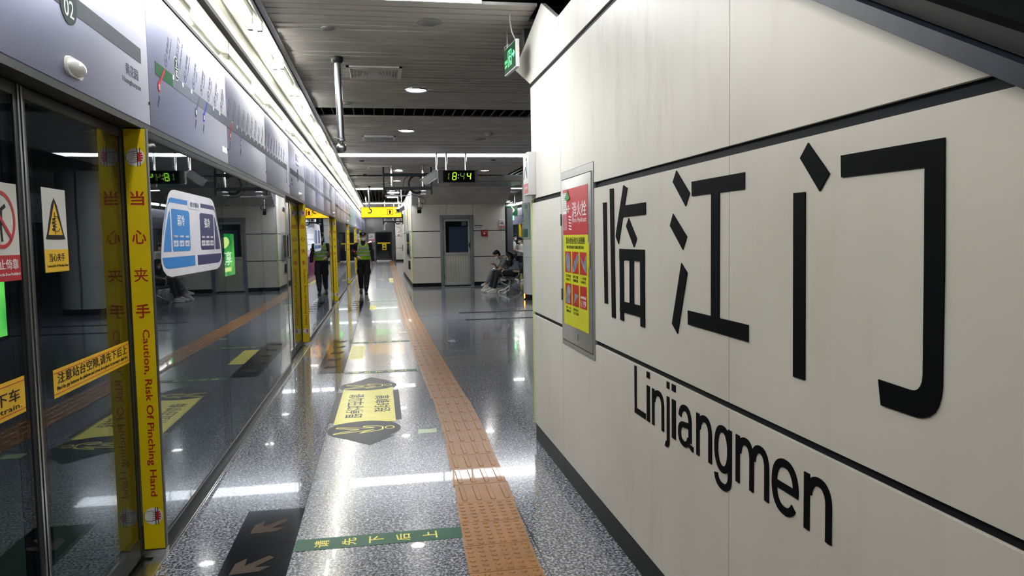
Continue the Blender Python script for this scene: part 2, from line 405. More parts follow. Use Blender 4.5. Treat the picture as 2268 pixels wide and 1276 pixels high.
_TC = bpy.data.curves.new('lettering_source', 'FONT')
_TO = bpy.data.objects.new('lettering_source', _TC)
COL.objects.link(_TO)
def glyph_mesh(s, bold=0.0, res=3, extrude=0.0):
    _TC.body = s; _TC.offset = bold; _TC.resolution_u = res; _TC.extrude = extrude; _TC.align_x = 'LEFT'
    bpy.context.view_layer.update()
    dg = bpy.context.evaluated_depsgraph_get()
    return bpy.data.meshes.new_from_object(_TO.evaluated_get(dg))
def text(name, s, frame, a, b, material, parent=None, height=None, width=None, d=0.0008, bold=0.0, align='C', rot=0.0, fit='wh', res=3, shear=0.0, thick=0.0008, origin=None):
    """s drawn with its box centred (or left aligned) at frame coords a, b; height = ink height, width = ink width"""
    me = glyph_mesh(s, bold, res, 0.01)
    xs = [v.co.x for v in me.vertices]; ys = [v.co.y for v in me.vertices]
    x0, x1, y0, y1 = min(xs), max(xs), min(ys), max(ys)
    sx = sy = None
    if height: sy = height / (y1 - y0)
    if width: sx = width / (x1 - x0)
    sx = sx or sy; sy = sy or sx
    cx = (x0 + x1) / 2 if align == 'C' else (x0 if align == 'L' else x1)
    cy = (y0 + y1) / 2
    M = frame.m(a, b, d) @ Matrix.Rotation(rot, 4, 'Z') @ Matrix(((1, shear, 0, 0), (0, 1, 0, 0), (0, 0, 1, 0), (0, 0, 0, 1))) @ Matrix.Diagonal((sx, sy, thick / 0.02, 1)) @ Matrix.Translation((-cx, -cy, 0))
    me.transform(M)
    return link_mesh(name, me, material, parent, smooth=False, origin=origin)
# ================================================================== SETTING
XF, XW, ZC = -1.076, 1.087, 3.06        # screen plane, sign wall plane, ceiling height
XD = -1.165                             # plane of the sliding doors
Y0, YE = -7.0, 53.0
POSTS = [3.72, 11.05, 18.38, 25.7, 33.0, 40.3]     # far jamb of each doorway
DOORW = 2.05                                        # doorway length before its far jamb

fl = structure(MB().box(-1.06, 7.2, Y0, YE + 1, -0.2, 0.0).build('floor', M_FLOOR))
MB().box(-1.30, -1.06, Y0, YE, -0.2, -0.004).box(-1.115, -1.062, Y0, YE, -0.01, 0.006).build('threshold_plate', M_STEEL, fl)
MB().box(-1.062, -1.054, Y0, YE, -0.01, 0.004).build('edge_strip', M_CHROME, fl)

# tunnel behind the screen: track bed, far wall
structure(MB().box(-5.2, -5.0, Y0 - 2, YE + 2, -1.5, 4).box(-5.0, -1.30, Y0 - 2, YE + 2, -1.6, -1.5).box(-5.2, -1.1, Y0 - 2, YE + 2, 3.7, 3.8).box(-1.32, -1.30, Y0, YE, -1.5, -0.2).build('wall_tunnel', M_TUNNEL))

# ---- ceiling: slats across the platform with recessed grids and light channels
CX0 = -0.72
STRIPS = [-4.55, 4.75, 14.05, 23.25, 32.6, 42.0, 50.4]
GRIDS = [(-0.5, 0.05), (9.17, 9.68), (18.42, 18.95), (24.0, 31.6)]
def in_gap(y):
    for s in STRIPS:
        if s - 0.31 < y < s + 0.31: return True
    for a, b in GRIDS:
        if a < y < b: return True
    return False
mb = MB(); y = Y0
while y < YE:
    if not in_gap(y):
        x1 = 1.087 if y < 5.35 else 3.12
        if 23.5 < y < 33: x1 = 0.93
        jz = random.choice([0, 0, 0, 0.002, -0.003, 0.004]) ; jt = random.gauss(0, 0.0022)
        c = Vector(((CX0 + x1) / 2, y, ZC + 0.012 + jz))
        az = Vector((jt * 0.6, random.gauss(0, 0.03), 1)); ax = Vector((1, 0, -jt * 0.6))
        mb.obox(c, ax, (0, 1, -az.y), az, x1 - CX0, 0.094, 0.02)
    y += 0.1165
y = 22.45
while y < YE:
    if not in_gap(y): mb.box(3.97 if y < 33.1 else 1.7, 5.50, y - 0.045, y + 0.045, ZC, ZC + 0.02)
    y += 0.15
ceil = structure(mb.build('ceiling', M_SLAT, smooth=False))
mb = MB()
mb.box(-1.2, 7.4, Y0 - 1, YE + 1, 3.70, 3.8)
mb.box(CX0, 1.087, Y0, 5.4, ZC + 0.10, ZC + 0.11).box(CX0, 3.12, 5.4, 23.5, ZC + 0.10, ZC + 0.11)
mb.box(CX0, 5.9, 23.5, YE, ZC + 0.42, ZC + 0.43)
mb.box(7.2, 7.4, Y0, YE, -0.2, 3.8)
mb.build('void_backing', M_VOID, ceil)
mb = MB()
for a, b in GRIDS:
    x = CX0 + 0.06
    xe = 3.1 if b < 20 else 0.9
    while x < xe:
        mb.box(x - 0.0035, x + 0.0035, a, b, ZC + 0.005, ZC + 0.025); x += 0.123
for k in range(24):
    mb.box(3.2 + k * 0.17, 3.26 + k * 0.17, 5, 22.4, 3.40, 3.45)
mb.build('grid_fins', M_GRID, ceil)
mb = MB()
mb.box(CX0 - 0.05, CX0, Y0, YE, ZC - 0.01, ZC + 0.06).box(CX0 - 0.062, CX0 - 0.045, Y0, YE, ZC - 0.025, ZC + 0.06)
mb.build('edge_trim', M_STEEL, ceil)

# ---- lamp trough over the screen
tr = MB()
tr.box(-1.07, -0.765, Y0, YE, 3.135, 3.15).box(-1.085, -1.068, Y0, YE, 3.063, 3.15).box(-0.775, -0.765, Y0, YE, 3.04, 3.15)
tr.box(-1.0, -0.985, Y0, YE, 3.115, 3.135)
structure(tr.build('trim_1', M_TROUGH))
lamp_trough = bpy.data.objects['trim_1']
MB().box(-1.092, -1.060, Y0, YE, 3.030, 3.062).build('black_rail', M_BLACK, lamp_trough)

# ---- polished band above the fascia
mb = MB(); y = 0.45
while y < YE:
    mb.box(-1.098, -1.084, y - 1.83 + 0.006, y - 0.006, 2.775, 3.03)
    y += 1.83
structure(mb.build('trim_2', M_MIRROR))
MB().box(-1.09, -1.070, Y0, YE, 2.752, 2.775).build('black_rail', M_BLACK, bpy.data.objects['trim_2'])

# ---- sign wall on the right: enamel panels under an escalator flank
def clip(poly, a, b, c):
    """keep a*y + b*z <= c"""
    out = []
    for i in range(len(poly)):
        p, q = poly[i], poly[(i + 1) % len(poly)]
        dp, dq = a * p[0] + b * p[1] - c, a * q[0] + b * q[1] - c
        if dp <= 0: out.append(p)
        if dp * dq < 0:
            t = dp / (dp - dq); out.append((p[0] + (q[0] - p[0]) * t, p[1] + (q[1] - p[1]) * t))
    return out
SL = 0.54
def slope_z(y): return 1.757 + (y - 1.148) * SL
ROWS = [(0.128, 0.933), (0.958, 1.745), (1.776, 2.57), (2.602, 2.825)]
COLS = [(4.4565, 5.34), (2.2165, 4.4525), (-0.0235, 2.2125), (-2.2635, -0.0275)]
mb = MB()
HYD = (3.735, 4.448, 0.845, 1.885)
for (za, zb) in ROWS:
    for (ya, yb) in COLS:
        pieces = [[(ya, za), (yb, za), (yb, zb), (ya, zb)]]
        if (ya, yb) == COLS[0] and za > 2.5:
            pieces = [[(4.4565, 2.602), (5.35, 2.602), (5.942, 2.831), (4.937, 3.045), (4.509, 2.831), (4.4565, 2.825)]]
        if (ya, yb) == COLS[1]:
            h0, h1, h2, h3 = HYD
            pieces = []
            for (pa, pb, qa, qb) in ((ya, h0, za, zb), (h0, yb, za, min(zb, h2)), (h0, yb, max(za, h3), zb)):
                if pb - pa > 0.01 and qb - qa > 0.01: pieces.append([(pa, qa), (pb, qa), (pb, qb), (pa, qb)])
        for poly in pieces:
            poly = clip(poly, -SL, 1.0, slope_z(0))
            if len(poly) >= 3:
                mb.prism([(XW, a, b) for a, b in poly], (0.03, 0, 0))
rw = structure(mb.build('wall_right', M_CREAM, smooth=False))
mb = MB()
for (ya, yb, za, zb) in ((3.0, 5.335, 0.0, 2.83),):
    mb.prism([(XW + 0.012, a, b) for a, b in clip([(-2.2, 0.1), (5.335, 0.1), (5.335, 2.83), (-2.2, 2.83)], -SL, 1.0, slope_z(0) - 0.01)], (0.12, 0, 0))
mb.build('joint_channel', M_JOINT, rw)
# two pin marks and the lime edge strip at the far corner
MB().box(XW - 0.006, XW + 0.05, 5.335, 5.352, 0.13, 1.77).build('lime_corner_guard', mat('lime_corner_strip', srgb(196, 216, 130), 0.5), rw)
mb = MB()
for yb in ((4.4565, 5.34), (2.2165, 4.4525), (-0.0235, 2.2125), (-2.26, -0.0275)): mb.box(XW + 0.004, XW + 0.05, yb[0] - 0.0, yb[1], 0, 0.13)
structure(mb.build('baseboard_right', M_BLACKSTONE))

# escalator flank above the sign wall: bumper strip, black rail, dark cladding
def sl(y, dz): return (y, slope_z(y) + dz)
mb = MB()
pts = [(-2.4, slope_z(-2.4)), (3.13, slope_z(3.13))]
for k in range(7):
    an = PI * k / 6
mb.prism([(XW - 0.022, *sl(-2.2, 0.002)), (XW - 0.022, *sl(3.2, 0.002)), (XW - 0.022, *sl(3.2, 0.042)), (XW - 0.022, *sl(-2.2, 0.042))], (0.05, 0, 0))
structure(mb.build('trim_5', mat('navy_rubber_bumper', (0.014, 0.016, 0.032), 0.4, vary=0.35, vscale=14, spec=0.25), origin=(XW, 1.2, 1.78)))
esc = thing('escalator', 'dark escalator side rising behind the sloping top of the cream sign wall', 'escalator', (1.4, 0.0, 1.1))
MB().prism([(XW + 0.01, *sl(-2.2, 0.045)), (XW + 0.01, *sl(3.2, 0.045)), (XW + 0.01, *sl(3.2, 0.085)), (XW + 0.01, *sl(-2.2, 0.085))], (0.07, 0, 0)).build('handrail', M_BLACK, esc)
MB().prism([(1.30, *sl(-2.2, -1.2)), (1.30, *sl(3.6, -1.2)), (1.30, *sl(3.6, 0.02)), (1.30, *sl(-2.2, 0.02))], (1.0, 0, 0)).build('truss_cladding', mat('dark_truss_cladding', (0.02, 0.022, 0.024), 0.5), esc)
# beyond the escalator: dark shaft wall with pale steel ribs and a mesh ceiling
mb = MB().box(3.4, 3.5, -3, 5.3, 0, 3.7).box(1.1, 3.5, 5.6, 5.7, 2.85, 3.7)
structure(mb.build('wall_shaft', mat('shaft_dark_green_grey', (0.022, 0.026, 0.026), 0.6)))
mb = MB()
for k in range(7):
    for j in range(26):
        x = 1.5 + k * 0.28; yy = 0.2 + j * 0.19
        mb.box(x - 0.012, x + 0.012, yy + random.uniform(-.02, .02), yy + 0.15, 3.5 + random.uniform(-.02, .02), 3.52)
structure(mb.build('trim_3', M_GRID))
rib = thing('steel_bracket', 'stepped pale steel bracket in the dark shaft above the escalator handrail', 'bracket', tuple(on_x(2110, 20, 2.6)))
c0 = on_x(2128, 5, 2.6)
for k, (px, py) in enumerate(((2112, -4), (2136, -4))):
    q = on_x(px, py, 2.6); MB().box(2.56, 2.60, q.y - 0.016, q.y + 0.016, q.z - 0.055, q.z + 0.10, 0.004).build('upright', M_STEEL, rib)
for k, (px, py) in enumerate(((2078, 22), (2100, 29), (2122, 36))):
    q = on_x(px, py, 2.6); MB().obox(q, (1, 0, 0), (0, 1, 0.9), (0, -0.9, 1), 0.09, 0.075, 0.018, 0.003).build('step_plate', M_STEEL, rib)

# ---- equipment room under the second stair
RX0, RX1, RY, RT = 0.945, 3.90, 23.5, 2.575
def room_panels():
    mb = MB()
    for (xa, xb) in ((0.955, 1.818), (2.872, 3.895)):
        for (za, zb) in ((0.115, 0.905), (0.93, 1.725), (1.75, RT)):
            mb.box(xa, xb, RY, RY + 0.02, za, zb)
    for (xa, xb) in ((1.822, 2.04), (2.04, 2.868)):
        mb.box(xa, xb - 0.006, RY, RY + 0.02, 2.235, RT)
    for k in range(4):
        for (za, zb) in ((0.115, 0.905), (0.93, 1.725), (1.75, 3.04)):
            mb.box(RX0 - 0.02, RX0, RY + 0.01 + k * 2.3, RY + (k + 1) * 2.3 - 0.01, za, zb)
    return mb
wr = structure(room_panels().build('wall_room', M_CREAM, smooth=False))
MB().box(RX0, 1.83, RY + 0.012, RY + 0.14, 0.0, RT).box(2.86, RX1, RY + 0.012, RY + 0.14, 0.0, RT).box(1.82, 2.87, RY + 0.012, RY + 0.14, 2.12, RT).box(RX0, RX1, RY + 0.12, RY + 0.14, 0.0, RT).box(RX0 - 0.004, RX0 + 0.1, RY + 0.02, RY + 9.2, 0.0, 3.04).box(RX1 - 0.1, RX1 + 0.0, RY + .1, RY + 9.2, 0, 3.04).box(RX0, RX1, RY + 9.1, RY + 9.2, 0, 3.04).build('joint_channel', M_JOINT, wr)
MB().box(RX0 - 0.022, RX0 + 0.016, RY - 0.006, RY + 0.02, 0.115, 1.74).build('lime_corner_guard', MATS['lime_corner_strip'], wr)
structure(MB().box(RX0 + 0.005, 1.82, RY + 0.002, RY + 0.1, 0, 0.112).box(2.875, RX1, RY + 0.002, RY + 0.1, 0, 0.112).box(RX0 - 0.018, RX0 + .02, RY + 0.005, RY + 9.2, 0, 0.112).build('baseboard_room', M_BLACKSTONE))
# sloping slatted soffit over the room front
mb = MB(); n = 12
for k in range(n):
    t = (k + 0.5) / n
    yy = 22.38 + (RY - 22.38) * t; zz = ZC + (RT - ZC) * t
    mb.obox(((RX0 + 3.94) / 2, yy, zz + random.gauss(0, .002)), (1, 0, random.gauss(0, .0015)), (0, RY - 22.38, RT - ZC), (0, -(RT - ZC), RY - 22.38), 3.94 - RX0, 0.088, 0.02)
sf = structure(mb.build('ceiling_soffit', M_SLAT, smooth=False))
MB().prism([(RX0, 22.40, ZC + 0.02), (RX0, RY, RT + 0.02), (RX0, RY, ZC + 0.06), ], (3.94 - RX0, 0, 0)).build('soffit_backing', M_VOID, sf)
MB().box(RX0, 3.96, RY - 0.012, RY + 0.01, RT - 0.006, RT + 0.02).build('soffit_edge', M_DKSTEEL, sf)
structure(MB().box(2.0, 3.96, 20.4, 22.35, ZC - 0.012, ZC - 0.002).build('trim_4', M_GREYSTEEL))

# ---- far end of the platform
we = MB().box(-1.3, 1.05, YE, YE + 0.2, 2.05, 3.06).box(-1.3, -0.42, YE, YE + 0.2, 0, 2.05).box(0.72, 1.05, YE, YE + 0.2, 0, 2.05).box(-0.5, 0.8, YE + .3, YE + 0.4, 0, 2.1)
structure(we.build('wall_end', mat('dull_metal_cladding', (0.12, 0.12, 0.125), 0.22, metal=0.8, vary=0.15, vscale=1.5), smooth=False))
mb = MB()
for (za, zb) in ((0.13, 0.9), (0.92, 1.70), (1.72, 2.52), (2.54, 3.06)): mb.box(0.95, 1.62, 51.6, 51.7, za, zb)
wf = structure(mb.build('wall_far', M_CREAM, smooth=False))
MB().box(0.93, 5.5, 51.65, 51.8, 0, 3.06).build('joint_channel', M_JOINT, wf)
structure(MB().box(0.95, 1.62, 51.58, 51.66, 0, 0.13).build('baseboard_far', M_BLACKSTONE))
# other platform edge: dark screen, pale fascia
mb = MB().box(5.80, 5.9, 8, YE, 0, 2.06)
op = structure(mb.build('wall_opposite', mat('opposite_dark_screen', (0.02, 0.024, 0.03), 0.08), smooth=False))
mb = MB(); y = 8
while y < YE:
    mb.box(5.76, 5.8, y, y + 1.8, 2.06, 2.40).box(5.76, 5.8, y, y + 1.8, 2.425, 2.74); y += 1.82
mb.build('fascia', M_FASCIA, op)
mb = MB()
for k in range(6): mb.box(5.70, 5.80, 8.95 + 7.3 * k, 9.0 + 7.3 * k, 0.03, 2.05)
mb.build('yellow_posts', M_YELLOW, op)
# ================================================================== LAMPS
# light channels across the ceiling
for i, (s, pl) in enumerate(zip(STRIPS, ('behind the first ceiling grid, out over the camera', 'nearest over the platform beside the emergency exit sign', 'over the digital clock', 'above the yellow exit sign', 'past the dark open grid', 'sixth down the platform', 'farthest, close to the end wall'))):
    x1 = 0.7 if s < 5 else (3.1 if s < 20 else 0.92)
    t = thing('ceiling_light_strip', 'white linear light channel across the grey slat ceiling, ' + pl, 'ceiling light', ((CX0 + x1) / 2, s, ZC))
    MB().box(CX0 + 0.01, x1 - 0.01, s - 0.26, s + 0.26, ZC - 0.004, ZC + 0.01).build('diffuser', M_STRIP, t)
    MB().box(CX0, x1, s - 0.28, s - 0.26, ZC - 0.008, ZC + 0.05).box(CX0, x1, s + 0.26, s + 0.28, ZC - 0.008, ZC + 0.05).box(CX0, x1, s - 0.28, s + 0.28, ZC + 0.04, ZC + 0.06).build('housing', M_WHITE, t)
for (s, xa, xb, pl) in ((23.25, 4.0, 5.7, 'to the right of the slatted soffit'), (32.4, 3.98, 5.7, 'low behind the green exit sign')):
    t = thing('ceiling_light_strip', 'short white light channel over the far platform, ' + pl, 'ceiling light', ((xa + xb) / 2, s, ZC))
    MB().box(xa, xb, s - 0.17, s + 0.17, ZC - 0.014, ZC - 0.002).build('diffuser', M_STRIP, t)
    MB().box(xa, xb, s - 0.2, s - 0.17, ZC - 0.02, ZC + 0.02).box(xa, xb, s + 0.17, s + 0.2, ZC - 0.02, ZC + 0.02).build('housing', M_WHITE, t)
# fluorescent battens in the trough, staggered in two lines
y = -3.6; k = 0; first = None
while y < 51:
    xx = -0.815 if k % 2 == 0 else -0.875
    nm = ORD[k] if k < 40 else 'far'
    lab = 'glowing fluorescent tube in the white trough, %s counted from the near end' % nm
    if first is None:
        t = thing('fluorescent_tube', lab, 'tube light', (xx, y, 3.03), 'fluorescent tubes in the trough')
        MB().cyl((xx, y - 0.585, 3.03), (xx, y + 0.585, 3.03), 0.019, n=14).build('tube', M_TUBE, t)
        MB().box(xx - 0.024, xx + 0.024, y - 0.59, y + 0.59, 3.088, 3.134, 0.004).build('batten', M_TROUGH, t)
        for e in (-1, 1):
            h = MB().box(xx - 0.018, xx + 0.018, y + e * 0.60 - 0.022, y + e * 0.60 + 0.022, 3.005, 3.095, 0.004).build('lamp_holder', M_TROUGH, t)
        first = t
    else:
        copy_tree(first, (xx, y, 3.03), lab, 'fluorescent tubes in the trough')
    y += 1.235; k += 1
# round downlights
DL = [(0.405, 7.97, 'nearest, in front of the first dark ceiling grid'), (0.405, 10.92, 'second along the middle of the platform'), (0.43, 17.25, 'beside the hanging monitor bracket'), (0.45, 20.15, 'behind the hanging monitor bracket'), (2.40, 17.2, 'to the right of the digital clock'), (0.5, 34.6, 'just above the yellow exit sign'), (0.5, 38.5, 'deep in the distance'), (0.41, 1.8, 'over the camera'), (0.41, -1.2, 'behind the camera')]
first = None
for (x, yy, pl) in DL:
    lab = 'round recessed white downlight, ' + pl
    if first is None:
        t = thing('downlight', lab, 'downlight', (x, yy, ZC), 'round ceiling downlights')
        MB().lathe((x, yy, ZC), [(0.098, 0.004), (0.098, -0.003), (0.0, -0.003)]).build('lens', M_DOWN, t)
        MB().tube([(x + 0.112 * math.cos(a * PI / 16), yy + 0.112 * math.sin(a * PI / 16), ZC - 0.004) for a in range(32)], 0.010, 8, closed=True).build('trim_ring', M_STEEL, t)
        first = t
    else: copy_tree(first, (x, yy, ZC), lab, 'round ceiling downlights')
for (x, yy, pl) in ((0.43, 25.3, 'first in the dark open grid'), (0.44, 27.9, 'second in the dark open grid')):
    t = thing('grid_downlight', 'flat white lamp hanging in the open ceiling, ' + pl, 'downlight', (x, yy, ZC), 'lamps in the open grid')
    MB().box(x - 0.19, x + 0.19, yy - 0.10, yy + 0.10, ZC - 0.012, ZC + 0.0).build('lens', M_DOWN, t)
    MB().box(x - 0.20, x + 0.20, yy - 0.11, yy + 0.11, ZC + 0.0, ZC + 0.09).cyl((x, yy, ZC + .09), (x, yy, ZC + 0.43), 0.01).build('housing', M_WHITE, t)
# square air diffusers with stepped vanes
for i, (x, yy, pl) in enumerate(((-0.02, 7.17, 'beside the near hanging pole'), (0.005, 11.75, 'second along, beyond the near dark grid'), (0.0, 16.4, 'above the monitor bracket'), (0.0, 21.0, 'farthest, before the open grid'))):
    t = thing('air_diffuser', 'square metal air diffuser with stepped vanes, ' + pl, 'air vent', (x, yy, ZC), 'square ceiling diffusers')
    mb = MB()
    for (r, wd) in ((0.25, 0.028),):
        mb.box(x - r, x + r, yy - r, yy - r + wd, ZC - 0.014, ZC + 0.006).box(x - r, x + r, yy + r - wd, yy + r, ZC - 0.014, ZC + 0.006).box(x - r, x - r + wd, yy - r, yy + r, ZC - 0.014, ZC + 0.006).box(x + r - wd, x + r, yy - r, yy + r, ZC - 0.014, ZC + 0.006)
    mb.build('frame', M_GREYSTEEL if False else mat('light_grey_vent', (0.80, 0.80, 0.79), 0.4), t)
    MB().box(x - 0.23, x + 0.23, yy - 0.23, yy + 0.23, ZC + 0.0, ZC + 0.006).build('plenum', M_BLACK, t)
    for q in range(7):
        r = 0.21 - q * 0.028; mb = MB()
        for sx in (-1, 1):
            mb.obox((x + sx * r, yy, ZC - 0.012), (1, 0, -sx * 0.9), (0, 1, 0), (sx * 0.9, 0, 1), 0.026, 2 * r, 0.003)
            mb.obox((x, yy + sx * r, ZC - 0.012), (1, 0, 0), (0, 1, -sx * 0.9), (0, sx * 0.9, 1), 2 * r, 0.026, 0.003)
        mb.build('vane_ring', MATS['light_grey_vent'], t)
# ceiling speakers, detector, small sockets
for (x, yy, r, pl) in ((0.378, 5.5, 0.095, 'nearest, ahead of the square diffuser'), (1.57, 11.8, 0.10, 'beside the smoke detector'), (-0.345, 5.74, 0.05, 'small one left of the large grille'), (1.35, 16.6, 0.10, 'between the clock poles'), (-0.34, 8.8, 0.06, 'small one beside the hanging pole')):
    t = thing('ceiling_speaker', 'round grey grille set in the ceiling slats, ' + pl, 'speaker', (x, yy, ZC), 'round ceiling grilles')
    MB().lathe((x, yy, ZC), [(r, 0.002), (r, -0.006), (r * 0.85, -0.010), (0, -0.010)]).build('rim', mat('grey_grille', (0.30, 0.30, 0.30), 0.5), t)
    mb = MB()
    for a in (0.3, 0.5, 0.7): mb.tube([(x + r * a * math.cos(q * PI / 12), yy + r * a * math.sin(q * PI / 12), ZC - 0.010) for q in range(24)], 0.0025, 6, closed=True)
    mb.build('grille', M_GREYSTEEL, t)
t = thing('smoke_detector', 'round beige smoke detector below the ceiling near the sign wall', 'smoke detector', (1.62, 11.15, ZC))
MB().lathe((1.62, 11.15, ZC), [(0.07, 0.0), (0.07, -0.014), (0.058, -0.018)]).build('base', mat('beige_plastic', (0.42, 0.38, 0.30), 0.5), t)
MB().lathe((1.62, 11.15, ZC), [(0.055, -0.016), (0.052, -0.036), (0.03, -0.05), (0, -0.05)]).build('dome', MATS['beige_plastic'], t)
for i, (px, py) in enumerate(((801, 356), (1093, 354), (808, 386), (730, 400))):
    q = on_z(px, py, ZC)
    if q.x < CX0 + 0.05: continue
    tag(MB().lathe(tuple(q), [(0.05, 0.003), (0.05, -0.008), (0.03, -0.016), (0, -0.016)]).build('sprinkler_cover', M_BLACK, origin=q), 'small dark round cover in the ceiling slats, ' + ('left of the monitor bracket', 'right of the clock poles', 'low beside the far dark grid', 'left')[i], 'sprinkler')
# ================================================================== PLATFORM SCREEN
FP = Frame((XF, 0, 0), (0, 1, 0), (0, 0, 1))          # fascia face
FG = Frame((XF - 0.012, 0, 0), (0, 1, 0), (0, 0, 1))  # fixed glass face
FD = Frame((XD, 0, 0), (0, 1, 0), (0, 0, 1))          # sliding door glass face
M_TEAL = mat('dark_teal_print', srgb(26, 54, 56), 0.6, spec=0.12)
M_GREEN = mat('line_green_print', srgb(18, 78, 46), 0.6, spec=0.12)
M_GREYP = mat('grey_print', srgb(92, 95, 107), 0.6, spec=0.12)
M_GREYD = mat('dark_grey_print', srgb(80, 84, 95), 0.6, spec=0.12)
M_TXTG = mat('grey_lettering', srgb(82, 85, 98), 0.6, spec=0.1)
M_TXTL = mat('pale_grey_lettering', srgb(110, 113, 130), 0.6, spec=0.1)
M_BLUEP = mat('blue_print', srgb(36, 60, 150), 0.6, spec=0.12)
M_REDP = mat('pink_red_print', srgb(176, 44, 58), 0.6, spec=0.12)
M_JAMBRED = mat('red_lettering', srgb(170, 30, 10), 0.45)

SEAMS = [-7.0, -3.45, -1.62, 0.21, 2.04, 3.87, 5.72, 7.55, 9.40, 11.22]
while SEAMS[-1] < 52: SEAMS.append(SEAMS[-1] + 1.83)
SEAMS[-1] = YE
pf = ('third behind', 'second behind', 'just behind', 'beside')
for i in range(len(SEAMS) - 1):
    a, b = SEAMS[i], SEAMS[i + 1]
    if b < 1.9: where = 'plain silver-white fascia panel above the screen doors, %s the camera' % ('far behind', 'well behind', 'behind', 'close behind')[min(i, 3)]
    elif i == 4: where = 'silver-white fascia panel over the nearest doorway, with a station roundel and grey band'
    elif i == 5: where = 'silver-white fascia panel carrying the green start of the route map'
    elif i == 6: where = 'silver-white fascia panel in the middle of the long route map'
    elif i == 7: where = 'silver-white fascia panel under the far end of the long route map'
    else: where = 'silver-white fascia panel above the screen, %s beyond the long route map' % ORD[i - 8]
    t = thing('fascia_panel', where, 'fascia panel', (XF - 0.05, (a + b) / 2, 2.06), 'fascia panels above the screen doors')
    a += 0.001; b -= 0.001
    MB().box(XF - 0.03, XF, a + 0.002, b - 0.002, 2.065, 2.75, 0.003).build('cover', M_FASCIA, t)
    MB().box(XF - 0.13, XF - 0.002, a, b, 2.035, 2.064).box(XF - 0.13, XF - 0.035, a, b, 2.064, 2.75).build('backing', M_DKSTEEL, t)
    MB().cyl((XF - .002, b - 0.012, 2.17), (XF + 0.004, b - 0.012, 2.17), 0.008, n=10).build('lock', M_BLACK, t)

# ---- fixed glass screens and sliding doors
JX = -1.062
def door_leaf(y0, y1, lab, near):
    t = thing('sliding_door', lab, 'screen door', (XD, (y0 + y1) / 2, 0.006))
    mb = MB()
    mb.box(XD - 0.035, XD + 0.004, y0, y0 + 0.035, 0.02, 2.03, 0.003).box(XD - 0.035, XD + 0.004, y1 - 0.035, y1, 0.02, 2.03, 0.003)
    mb.box(XD - 0.035, XD + 0.004, y0 + .035, y1 - .035, 0.02, 0.11, 0.003).box(XD - 0.035, XD + 0.004, y0 + .035, y1 - .035, 1.99, 2.03, 0.003)
    mb.build('door_frame', M_DKSTEEL, t)
    e = y1 if near else y0
    MB().box(XD + 0.003, XD + 0.008, e - (0.012 if near else 0), e + (0 if near else 0.012), 0.02, 2.03).build('edge_trim', M_STEEL, t)
    MB().box(XD - 0.012, XD, y0 + 0.03, y1 - 0.03, 0.10, 2.0).build('glass', M_GLASSD, t)
    mb = MB()
    for yy in (y0 + 0.035, y1 - 0.095): mb.box(XD - 0.016, XD - 0.0125, yy, yy + 0.06, 0.11, 1.99)
    mb.build('black_border', M_BLACK, t)
    MB().box(XD - 0.03, XD - 0.004, y0, y1, 0.006, 0.02).build('guide_foot', M_BLACK, t)
prev = None
dist = ['nearest', 'second', 'third', 'fourth', 'fifth', 'farthest']
